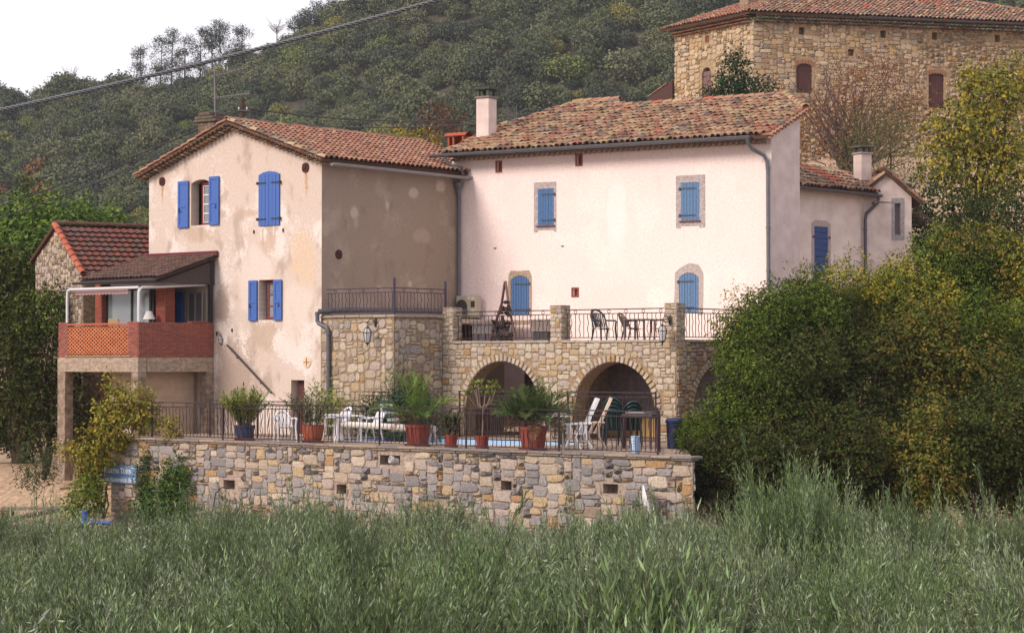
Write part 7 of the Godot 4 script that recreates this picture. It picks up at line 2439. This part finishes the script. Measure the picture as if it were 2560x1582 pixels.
	tree("shade_tree", "dense dark green tree below the yellow crown next to the annex", "tree", g.call(2420, 76.0), [[plan(2380, 530, 76), Vector3(1.3, 1.2, 1.2)], [plan(2480, 560, 76), Vector3(1.4, 1.2, 1.3)], [plan(2330, 600, 75), Vector3(0.9, 1.0, 1.0)], [plan(2430, 650, 75), Vector3(1.8, 1.2, 1.2)], [plan(2550, 560, 76), Vector3(1.0, 1.2, 1.2)], [plan(2290, 500, 78), Vector3(0.6, 0.9, 0.8)]], 13000, 0.09, 0.17, [Color(0.04, 0.06, 0.02), Color(0.05, 0.065, 0.02), Color(0.07, 0.075, 0.02), Color(0.03, 0.045, 0.018)], 311, 0.14)
	# --- overgrown bank of bushes right of the terrace
	var bm := []
	for k in 4:
		var rr := RandomNumberGenerator.new()
		rr.seed = 500 + k
		var bl := []
		for q in 16:
			var dir := Vector3(rr.randfn(), rr.randfn() * 0.8, rr.randfn()).normalized()
			bl.append([dir * rr.randf_range(0.3, 0.85), Vector3.ONE * rr.randf_range(0.24, 0.46)])
		bm.append([bl, 500 + k])
	var pal := {"g": G_MID, "d": G_DARK, "e": G_SHADED, "y": G_YEL, "r": G_RUST}
	var look := {"g": "mid green", "d": "dark green", "y": "yellow tinged", "r": "reddish brown"}
	var cache := {}
	var rows := [
		[1900, 850, 60, 1.2, "g", "rounded mid green bush reaching over the upper terrace railing"], [1975, 800, 60.5, 1.3, "g", "mid green bush below the flank of the pink house"], [2060, 810, 62, 1.3, "d", "dark green bush below the annex door"], [2140, 790, 63, 1.4, "y", "yellow tinged bush below the annex downpipe"], [2260, 780, 63.5, 1.45, "y", "yellow tinged bush below the annex gable window"], [2370, 700, 65, 1.5, "g", "green climbing bush under the dark shade tree"], [2480, 690, 65, 1.6, "r", "reddish autumn bush under the yellow tree"], [2570, 740, 64, 1.6, "y", "yellow tinged bush at the top of the bank"],
		[1745, 1105, 57, 0.75, "g", "small green bush spilling over the end of the pool railing"], [1900, 1010, 57, 1.35, "g", "broad green bush beside the third arch"], [2000, 980, 57.5, 1.55, "d", "dark green bush in the middle of the bank"], [2160, 960, 58, 1.6, "e", "dark bramble mass in the middle of the bank"], [2320, 930, 59, 1.7, "r", "reddish bramble mass on the middle of the bank"], [2480, 900, 60, 1.7, "g", "mid green bramble mass on the middle of the bank"],
		[1800, 1190, 54.5, 1.2, "e", "dark bush beside the end of the retaining wall"], [1950, 1200, 53.5, 1.4, "e", "dark bush behind the tall olive shoots"], [2110, 1180, 53.5, 1.5, "e", "dark bramble low on the bank above the olives"], [2270, 1160, 54, 1.5, "r", "brownish bramble low on the bank above the olives"], [2430, 1140, 54.5, 1.6, "d", "green bramble low on the bank above the olives"], [2570, 1100, 55, 1.6, "d", "green bramble at the far end of the bank"]]
	for k in rows.size():
		var q: Array = rows[k]
		var key := "%d%s" % [k % 4, q[4]]
		if not cache.has(key):
			var rr := RandomNumberGenerator.new()
			rr.seed = bm[k % 4][1] * 7
			cache[key] = leaf_cloud(rr, bm[k % 4][0], 20000, 0.036, 0.074, pal[q[4]], 0.6, 0.25, 3.0, 5)
		var c := plan(q[0], q[1], q[2])
		var o := thing("bank_bush", q[5], "bush", Transform3D(Basis(UP, k * 1.9) * Basis.from_scale(Vector3.ONE * q[3] * 1.12), c), "bushes on the bank")
		part(o, "foliage", cache[key], leaf_mat("leaf", Color(0.12, 0.16, 0.03)))
		var tp := []
		for e in bm[k % 4][0]:
			tp.append(e[0])
		part(o, "stems", limbs(Vector3(0, -1.1, 0), tp, 0.03, r), M(84, 70, 60, 0.95))
	# wispy shoots standing out of the bank
	for q in [[1850, 740, 62, "thin leafy shoot rising before the pink wall"], [2150, 655, 63, "yellow leafy shoot rising before the annex wall"], [2010, 690, 62, "thin shoot rising below the pink house flank"], [1835, 800, 60, "loose green spray at the edge of the upper terrace railing"], [2235, 668, 64, "yellow spray rising before the annex gable wall"], [2360, 590, 65, "ragged spray standing above the climbing bush"], [2080, 672, 63, "pale green spray below the navy annex shutter"], [2490, 560, 66, "ragged yellow spray under the tall yellow tree"]]:
		tree("tall_shoot", q[3], "shoot", plan(q[0], q[1] + 110, q[2]), [[plan(q[0], q[1] + 20, q[2]), Vector3(0.3, 0.6, 0.3)], [plan(q[0] - 25, q[1], q[2]), Vector3(0.2, 0.4, 0.2)], [plan(q[0] + 25, q[1] + 40, q[2]), Vector3(0.3, 0.5, 0.3)]], 420, 0.05, 0.1, G_YEL, 700 + int(q[0]), 0.015, "leafy shoots over the bank")

func build_olives() -> void:
	var r := RandomNumberGenerator.new()
	r.seed = 77
	var cols := [Color(0.173, 0.234, 0.101), Color(0.238, 0.297, 0.161), Color(0.137, 0.189, 0.070), Color(0.349, 0.386, 0.282), Color(0.202, 0.252, 0.142), Color(0.110, 0.153, 0.061), Color(0.256, 0.288, 0.121)]
	var meshes := []
	for v in 4:
		var a := leaf_arrays()
		var tb := MB.new()
		var lean := Vector3(r.randf_range(-0.2, 0.2), 0, r.randf_range(-0.2, 0.2))
		for pl in 95:
			var an := r.randf() * TAU
			var el := asin(r.randf_range(-0.05, 1.0))
			var od := Vector3(cos(an) * cos(el), sin(el), sin(an) * cos(el))
			var q0 := Vector3(0, 1.15, 0) + od * Vector3(1.15, 0.85, 1.15) * r.randf_range(0.45, 1.0)
			var pd0 := (od * 0.55 + UP * 0.95 + lean + Vector3(r.randfn(), r.randfn() * 0.4, r.randfn()) * 0.25).normalized()
			var col0: Color = cols[r.randi() % cols.size()]
			var plen := r.randf_range(0.4, 0.8) * (r.randf_range(1.25, 1.6) if pl % 12 == 0 else 1.0)
			tb.tube([Vector3(0, 1.0, 0).lerp(q0, 0.3), q0, q0 + pd0 * plen * 0.5], [0.014, 0.009, 0.004], 3, false)
			for sh in 11:
				var p := q0 + pd0 * plen * 0.12 * sh * 0.5 + Vector3(r.randfn(), r.randfn(), r.randfn()) * 0.05
				var dir := (pd0 + Vector3(r.randfn(), r.randfn(), r.randfn()) * (0.26 if sh > 0 else 0.05)).normalized()
				var len := plen * r.randf_range(0.5, 1.0)
				tb.tube([p, p + dir * len], [0.005, 0.002], 3, false)
				var n := int(len / 0.03)
				var sa := dir.cross(UP if absf(dir.y) < 0.95 else Vector3.RIGHT).normalized()
				var sb := dir.cross(sa)
				var col := col0.lerp(cols[r.randi() % cols.size()], 0.35)
				for k in n:
					var f := (k + r.randf()) / n
					var ph := k * 1.57 + r.randf_range(-0.4, 0.4)
					var out := sa * cos(ph) + sb * sin(ph)
					var ld := (dir * r.randf_range(0.95, 1.6) + out * 0.72).normalized()
					var sd := ld.cross(dir + Vector3(r.randfn(), r.randfn(), r.randfn()) * 0.5).normalized()
					var l := r.randf_range(0.055, 0.095)
					put_leaf(a, p + dir * len * f, ld, sd, l, l * 0.19, col * r.randf_range(0.7, 1.45))
		for k in 9:
			var an := TAU * k / 9.0 + r.randf()
			tb.tube([Vector3(0, 0.45, 0), Vector3(cos(an) * 0.5, 1.1, sin(an) * 0.5), Vector3(cos(an) * 1.2, r.randf_range(1.6, 2.2), sin(an) * 1.2)], [0.06, 0.04, 0.012], 5)
		tb.tube([Vector3(0.05, -0.2, 0), Vector3(-0.04, 0.3, 0.03), Vector3(0, 0.5, 0)], [0.16, 0.12, 0.1], 8)
		meshes.append([leaf_mesh(a), tb.mesh()])
	var bark := M(104, 106, 84, 0.95, "grain", 3.0)
	var mats := []
	for q in [Color(1, 1, 1), Color(0.84, 0.93, 0.78), Color(0.95, 0.97, 0.95), Color(0.76, 0.82, 0.7)]:
		var om := leaf_mat("olive%s" % q, Color(0.10, 0.12, 0.05), 0.5)
		om.albedo_color = q
		om.metallic_specular = 0.5
		om.roughness = 0.42
		mats.append(om)
	var k := 0
	var d := 11.5
	while d < 55.0:
		var half := d * 0.2327 + 1.6
		var step := 2.3
		var x := -half + r.randf_range(0.0, 1.0)
		while x < half:
			var px := x + r.randf_range(-0.35, 0.35)
			var pd := d + r.randf_range(-0.5, 0.5)
			var s := SX.affine_inverse() * Vector3(px, 0, -pd)
			var X := 1280.0 + 5500.0 * px / pd
			var garden := s.x < -3.2 and s.z < 12.0
			if s.z > 7.0 and not garden:
				var gy := ground_y(px, pd)
				var top := 2.3 - (lerpf(1500.0, 1280.0, pow(clampf((pd - 12.0) / 40.0, 0.0, 1.0), 0.6)) - 900.0) * pd / 5500.0 + r.randf_range(-0.75, 0.22) - 0.45 * smoothstep(24.0, 12.0, pd)
				if X > 1750.0 and pd > 36.0:
					top += (0.5 if absf(X - 1990.0) > 90.0 else 0.8) * smoothstep(1750.0, 2000.0, X)
				var sc := (top - gy) / 2.5
				var lab := "silvery olive tree in the middle of the grove"
				var grp := "olive trees in the middle of the grove"
				if X > 1760.0 and pd > 36.0:
					lab = "tall olive tree at the foot of the bushy bank"
					grp = "olive trees below the bank"
				elif s.z < 12.0 and X < 560.0:
					lab = "olive tree below the ivy and the blue sign"
					grp = "olive trees below the sign"
				elif s.z < 10.5:
					lab = "olive tree at the foot of the stone retaining wall"
					grp = "olive trees below the retaining wall"
				elif px < -5.0 and pd > 38.0:
					lab = "olive tree round the blue pipe post"
					grp = "olive trees round the blue pipe"
				elif pd < 24.0:
					lab = "close silvery olive tree with long upright shoots at the road edge of the grove"
					grp = "olive trees at the road edge"
				var o := thing("olive_tree", lab, "olive tree", Transform3D(Basis(UP, r.randf() * TAU) * Basis.from_scale(Vector3(0.95, sc, 0.95)), Vector3(px, gy, -pd)), grp)
				var m: Array = meshes[k % 4]
				part(o, "trunk", m[1], bark)
				part(o, "crown", m[0], mats[r.randi() % 4])
				k += 1
			x += step
		d += 2.4

# ---------- potted and terrace plants ----------
func pot(called: String, label: String, x: Transform3D, rad: float, h: float, m: Material, round := false) -> Node3D:
	var o := thing(called, label, "potted plant", x, "")
	var b := MB.new()
	if round:
		b.lathe([Vector2(0, 0.0), Vector2(rad * 0.7, 0.0), Vector2(rad * 0.88, h * 0.25), Vector2(rad * 0.97, h * 0.7), Vector2(rad, h * 0.94), Vector2(rad * 1.03, h * 0.95), Vector2(rad * 1.03, h), Vector2(rad * 0.92, h), Vector2(rad * 0.9, h * 0.9), Vector2(0, h * 0.9)], 28)
	else:
		b.lathe([Vector2(0, 0.0), Vector2(rad * 0.78, 0.0), Vector2(rad * 0.94, h * 0.82), Vector2(rad, h * 0.84), Vector2(rad * 1.02, h), Vector2(rad * 0.93, h), Vector2(rad * 0.9, h * 0.9), Vector2(0, h * 0.9)], 28)
	var p := part(o, "pot", b.mesh(), m, at3(0, 0.03, 0))
	b = MB.new()
	b.lathe([Vector2(0, 0.0), Vector2(rad * 0.98, 0.0), Vector2(rad * 1.02, 0.05), Vector2(rad * 0.95, 0.05), Vector2(rad * 0.9, 0.028), Vector2(0, 0.028)], 28)
	part(o, "saucer", b.mesh(), M(120, 58, 52, 0.8))
	b = MB.new()
	b.lathe([Vector2(rad * 0.91, h * 0.915), Vector2(0, h * 0.93)], 20)
	part(p, "soil", b.mesh(), M(74, 60, 50, 0.95))
	return o

func lance_plant(o: Node3D, y0: float, h: float, spread: float, stems: int, per: int, ll: float, pal: Array, r: RandomNumberGenerator, bare := 0.25) -> void:
	var a := leaf_arrays()
	var b := MB.new()
	for s in stems:
		var an := r.randf() * TAU
		var rr := spread * sqrt(r.randf())
		var top := Vector3(cos(an) * rr, y0 + h * r.randf_range(0.65, 1.0) * (1.0 - 0.25 * rr / spread), sin(an) * rr)
		var p0 := Vector3(cos(an) * 0.08, y0 - 0.05, sin(an) * 0.08)
		var mid := p0.lerp(top, 0.5) + Vector3(0, 0.08, 0)
		b.tube([p0, mid, top], [0.012, 0.009, 0.004], 5, false)
		for k in per:
			var f := lerpf(bare, 1.0, (k + r.randf()) / per)
			var p := p0.lerp(mid, f * 2.0) if f < 0.5 else mid.lerp(top, f * 2.0 - 1.0)
			var ph := k * 2.1 + r.randf()
			var ld := (Vector3(cos(ph), r.randf_range(0.2, 1.0), sin(ph))).normalized()
			var sd := ld.cross(UP).normalized()
			var l := ll * r.randf_range(0.7, 1.15)
			put_leaf(a, p, ld, sd, l, l * 0.2, pal[r.randi() % pal.size()] * r.randf_range(0.8, 1.25))
	part(o, "stems", b.mesh(), M(110, 96, 66, 0.9))
	part(o, "leaves", leaf_mesh(a), leaf_mat("leaf", Color(0.12, 0.16, 0.03)))

func palm(o: Node3D, y0: float, fronds: int, flen: float, rise: float, pal: Array, r: RandomNumberGenerator, dry := 0) -> void:
	var b := MB.new()
	b.lathe([Vector2(0.14, y0 - 0.06), Vector2(0.17, y0 + 0.06), Vector2(0.12, y0 + 0.2), Vector2(0, y0 + 0.24)], 10)
	part(o, "trunk", b.mesh(), M(98, 70, 56, 0.95, "blot", 4.0, "n_rough"))
	for k in fronds + dry:
		var a := leaf_arrays()
		var isdry := k >= fronds
		var an := TAU * k * 0.382 + r.randf_range(-0.2, 0.2)
		var el := lerpf(1.35, 0.35, float(k) / fronds) * rise if not isdry else r.randf_range(0.15, 0.5)
		var d := Vector3(cos(an) * cos(el), sin(el), sin(an) * cos(el))
		var p := Vector3(cos(an) * 0.06, y0 + 0.18, sin(an) * 0.06)
		var l := flen * r.randf_range(0.82, 1.1) * (0.75 if isdry else 1.0)
		var bend := r.randf_range(0.012, 0.04)
		var twist := Vector3(r.randfn(), 0, r.randfn()) * 0.008
		var n := 34
		var c: Color = pal[r.randi() % pal.size()] if not isdry else Color(0.16, 0.1, 0.055)
		var pts := [p]
		for q in n:
			d = (d - UP * (bend if not isdry else 0.05) + twist).normalized()
			p += d * l / n
			pts.append(p)
			if q < 4:
				continue
			var sd := d.cross(UP).normalized()
			var up := sd.cross(d).normalized()
			var f := float(q) / n
			var ll := flen * 0.30 * sin(PI * pow(f, 0.75) * 0.92 + 0.12)
			for s in [-1.0, 1.0]:
				var ld: Vector3 = (d * 0.75 + sd * s * 0.8 + up * 0.45).normalized()
				ld = (ld + Vector3(r.randfn(), r.randfn(), r.randfn()) * 0.16).normalized()
				var lc := c * r.randf_range(0.75, 1.3)
				if r.randf() < 0.06 + (0.25 if f > 0.85 else 0.0):
					lc = Color(0.2, 0.14, 0.06)
				put_leaf(a, p, ld, ld.cross(up).normalized(), ll * r.randf_range(0.75, 1.1), 0.02, lc)
		var fb := MB.new()
		fb.colored = true
		fb.tint = c * 1.1
		fb.tube(pts, 0.007, 4, false)
		var off: int = a.v.size()
		a.v.append_array(fb.v)
		a.n.append_array(fb.n)
		a.c.append_array(fb.c)
		for q in fb.v.size():
			a.i.append(off + q)
		part(o, "frond", leaf_mesh(a), leaf_mat("leaf", Color(0.12, 0.16, 0.03)))

func build_plants() -> void:
	var r := RandomNumberGenerator.new()
	r.seed = 606
	var terra := M(172, 84, 70, 0.75, "grain", 3.0)
	var orange := M(196, 98, 60, 0.7, "grain", 3.0)
	var red := M(176, 74, 58, 0.75, "grain", 3.0)
	var w := 4.48
	var limey := [Color(0.25, 0.3, 0.06), Color(0.2, 0.26, 0.055), Color(0.12, 0.17, 0.04), Color(0.3, 0.32, 0.07)]
	var dull := [Color(0.1, 0.13, 0.05), Color(0.14, 0.15, 0.07), Color(0.08, 0.11, 0.04)]
	var o := pot("potted_oleander", "bushy yellow green oleander in a navy pot on the terrace edge", SX * at3(1.38, 0, w), 0.3, 0.4, M(44, 52, 84, 0.5))
	lance_plant(o, 0.38, 1.32, 0.78, 48, 60, 0.17, limey, r, 0.2)
	o = pot("potted_oleander", "sparse oleander in a bright orange round pot", SX * at3(4.14, 0, w), 0.31, 0.46, orange, true)
	lance_plant(o, 0.43, 1.2, 0.95, 24, 32, 0.17, dull, r, 0.15)
	o = pot("potted_palm", "upright bright green palm in a terracotta pot behind the railing", SX * at3(8.1, 0, w), 0.35, 0.55, terra)
	palm(o, 0.52, 18, 1.25, 1.3, [Color(0.15, 0.25, 0.06), Color(0.12, 0.21, 0.05), Color(0.2, 0.26, 0.07)], r, 3)
	var b := MB.new()
	b.tube([Vector3(0.05, 0.7, 0), Vector3(0.12, 1.3, 0.0), Vector3(0.14, 1.95, 0)], [0.012, 0.012, 0.03], 6)
	part(o, "flower_spike", b.mesh(), M(96, 60, 50, 0.9))
	o = pot("potted_yucca", "small spiky plant in a little red pot", SX * at3(9.3, 0, w), 0.18, 0.3, red)
	lance_plant(o, 0.28, 0.75, 0.28, 9, 26, 0.24, dull, r, 0.1)
	o = pot("potted_frangipani", "thin branching plant with leaf rosettes in a little red pot", SX * at3(10.38, 0, w), 0.18, 0.3, red)
	var a := leaf_arrays()
	b = MB.new()
	b.tube([Vector3(0, 0.25, 0), Vector3(0.02, 0.7, 0), Vector3(0.03, 1.0, 0)], [0.018, 0.016, 0.014], 6)
	for k in 9:
		var an := TAU * k / 9.0
		var rad := 0.42 if k % 2 else 0.25
		var e := Vector3(0.03 + cos(an) * rad, 1.4 + 0.14 * (k % 3), sin(an) * rad)
		b.tube([Vector3(0.03, 0.95 + 0.02 * k, 0), Vector3(0.03 + cos(an) * rad * 0.6, 1.15, sin(an) * rad * 0.6), e], [0.013, 0.011, 0.009], 5)
		for q in 26:
			var ph := q * 2.4
			var ld := Vector3(cos(ph), r.randf_range(0.1, 1.1), sin(ph)).normalized()
			var l := r.randf_range(0.14, 0.23)
			put_leaf(a, e, ld, ld.cross(UP).normalized(), l, 0.035, limey[r.randi() % 4] * r.randf_range(0.7, 1.1))
	part(o, "branches", b.mesh(), M(150, 128, 112, 0.9))
	part(o, "leaves", leaf_mesh(a), leaf_mat("leaf", Color(0.12, 0.16, 0.03)))
	o = pot("potted_palm", "large spreading date palm in a wide terracotta pot", SX * at3(12.1, 0, w), 0.37, 0.58, terra)
	palm(o, 0.55, 34, 1.26, 0.95, [Color(0.085, 0.14, 0.045), Color(0.07, 0.12, 0.04), Color(0.12, 0.15, 0.055)], r, 6)
	# dark leafy shrub and a small bamboo-like tree by the bay
	var G := func(u: float, y: float, ww: float) -> Vector3: return SX * Vector3(u, y, ww)
	tree("leafy_shrub", "broad dark green shrub against the rubble bay", "shrub", G.call(3.6, 0, 0.4), [[G.call(3.2, 0.75, 0.5), Vector3(0.7, 0.6, 0.5)], [G.call(3.9, 0.95, 0.3), Vector3(0.7, 0.5, 0.5)], [G.call(4.3, 0.7, 0.3), Vector3(0.6, 0.6, 0.5)], [G.call(2.7, 0.6, 0.7), Vector3(0.5, 0.5, 0.4)]], 3800, 0.1, 0.19, [Color(0.04, 0.075, 0.035), Color(0.05, 0.09, 0.04), Color(0.035, 0.06, 0.03)], 801, 0.04, "", {"aspect": 0.3, "droop": 0.8})
	tree("bamboo_plant", "slender drooping plant top in front of the rubble bay", "plant", G.call(3.25, 0, -0.2), [[G.call(3.25, 1.85, -0.2), Vector3(0.36, 0.4, 0.3)], [G.call(3.2, 1.5, -0.2), Vector3(0.25, 0.3, 0.25)]], 420, 0.13, 0.22, [Color(0.09, 0.12, 0.06), Color(0.12, 0.15, 0.08)], 802, 0.015, "", {"aspect": 0.22, "droop": 1.2})
	tree("leafy_shrub", "light green shrub by the grey downpipe of the bay", "shrub", G.call(1.0, 0, 0.9), [[G.call(1.0, 0.9, 0.9), Vector3(0.35, 0.5, 0.35)], [G.call(1.5, 0.75, 0.9), Vector3(0.45, 0.4, 0.35)], [G.call(0.85, 1.3, 0.9), Vector3(0.2, 0.3, 0.2)]], 1100, 0.1, 0.18, limey, 803, 0.02, "", {"aspect": 0.22, "droop": -0.2})
	# creeper hanging over the near corner of the retaining wall
	var vine := [Color(0.28, 0.24, 0.035), Color(0.21, 0.2, 0.035), Color(0.14, 0.16, 0.03), Color(0.34, 0.28, 0.045), Color(0.2, 0.13, 0.03)]
	tree("creeper", "yellowing creeper tumbling over the corner of the retaining wall", "creeper", G.call(-4.3, -2.4, 5.0), [[plan(330, 1000, 65.5), Vector3(0.6, 0.5, 0.5)], [plan(290, 1070, 65.5), Vector3(0.7, 0.5, 0.5)], [plan(235, 1120, 65.5), Vector3(0.6, 0.55, 0.5)], [plan(228, 1190, 65.8), Vector3(0.25, 0.6, 0.3)], [plan(360, 1040, 65.5), Vector3(0.5, 0.35, 0.4)], [plan(280, 960, 65.8), Vector3(0.16, 0.3, 0.2)], [plan(270, 1030, 65.5), Vector3(0.4, 0.4, 0.4)], [plan(160, 1120, 66.0), Vector3(0.16, 0.2, 0.15)]], 7500, 0.07, 0.14, vine, 804, 0.03, "", {"fill": 2.4, "droop": 0.6})
	tree("creeper", "green lower creeper at the foot of the wall corner beside the sign", "creeper", G.call(-4.4, -2.6, 5.2), [[plan(215, 1240, 65.0), Vector3(0.55, 0.6, 0.4)], [plan(230, 1210, 65.4), Vector3(0.22, 0.5, 0.25)], [plan(190, 1275, 65.0), Vector3(0.4, 0.4, 0.35)]], 3200, 0.06, 0.12, [Color(0.13, 0.17, 0.03), Color(0.17, 0.2, 0.035), Color(0.08, 0.12, 0.025)], 805, 0.02, "", {"droop": 0.6})
	tree("wall_ivy", "dark green ivy clump spreading on the stone wall beside the sign", "ivy", G.call(-1.6, -2.9, 5.2), [[G.call(-0.6, -0.75, 5.12), Vector3(0.4, 0.3, 0.2)], [G.call(-0.9, -1.1, 5.15), Vector3(0.5, 0.4, 0.22)], [G.call(-1.3, -1.4, 5.15), Vector3(0.5, 0.4, 0.22)], [G.call(-0.4, -1.7, 5.2), Vector3(0.3, 0.7, 0.22)], [G.call(-1.9, -1.95, 5.2), Vector3(0.5, 0.4, 0.25)], [G.call(-1.2, -2.0, 5.25), Vector3(0.8, 0.5, 0.25)]], 5200, 0.06, 0.12, [Color(0.06, 0.12, 0.025), Color(0.075, 0.14, 0.03), Color(0.045, 0.09, 0.02)], 806, 0.02, "", {"droop": 0.6})
	tree("wall_ivy", "narrow ivy strand climbing the wall just above the sign end", "ivy", G.call(-2.35, -2.9, 5.15), [[G.call(-2.25, -0.95, 5.1), Vector3(0.2, 0.5, 0.12)], [G.call(-2.25, -1.4, 5.12), Vector3(0.22, 0.3, 0.14)], [G.call(-2.15, -0.5, 5.1), Vector3(0.08, 0.3, 0.08)]], 1300, 0.05, 0.1, [Color(0.04, 0.08, 0.02), Color(0.05, 0.09, 0.025), Color(0.12, 0.12, 0.03)], 807, 0.015, "", {"droop": 0.6})
	tree("railing_creeper", "small yellow green shoot hanging through the pool railing", "creeper", G.call(-1.35, 0, 4.9), [[G.call(-1.3, 0.3, 4.95), Vector3(0.18, 0.3, 0.15)], [G.call(-1.0, 0.15, 4.95), Vector3(0.3, 0.12, 0.12)]], 420, 0.06, 0.12, vine, 808, 0.01)
	# garden oleander and low plants by the border
	tree("garden_oleander", "young oleander shrub with pale flowers in the gravelly garden", "shrub", Vector3(-13.1, ground_y(-13.1, 61.5), -61.5), [[plan(85, 1150, 61.5), Vector3(0.45, 0.5, 0.4)], [plan(110, 1175, 61.5), Vector3(0.35, 0.35, 0.35)], [plan(75, 1195, 61.5), Vector3(0.3, 0.3, 0.3)]], 1300, 0.08, 0.15, [Color(0.06, 0.08, 0.035), Color(0.08, 0.1, 0.045), Color(0.07, 0.085, 0.04), Color(0.05, 0.07, 0.03)], 809, 0.02, "", {"aspect": 0.25})
	var tn := 0
	for q in [[30, 1255, 60, 0.4], [60, 1262, 60, 0.3], [115, 1262, 60, 0.35], [150, 1258, 60.5, 0.3], [165, 1225, 62, 0.22], [40, 1205, 64, 0.22], [130, 1215, 63, 0.2], [90, 1300, 58, 0.45], [150, 1305, 57.5, 0.4], [20, 1310, 57.5, 0.4], [200, 1310, 57, 0.4]]:
		var p := plan(q[0], q[1], q[2])
		p.y = ground_y(p.x, q[2])
		tree("garden_tuft", "low grey green tuft growing along the dry stone border", "plant", p, [[p + UP * q[3] * 0.5, Vector3(q[3] * 1.4, q[3] * 0.6, q[3])]], 420, 0.06, 0.12, [Color(0.07, 0.085, 0.045), Color(0.09, 0.1, 0.05), Color(0.06, 0.08, 0.035)], 820 + tn, 0.01, "tufts along the stone border", {"aspect": 0.25, "droop": -0.5, "fill": 2.0})
		tn += 1
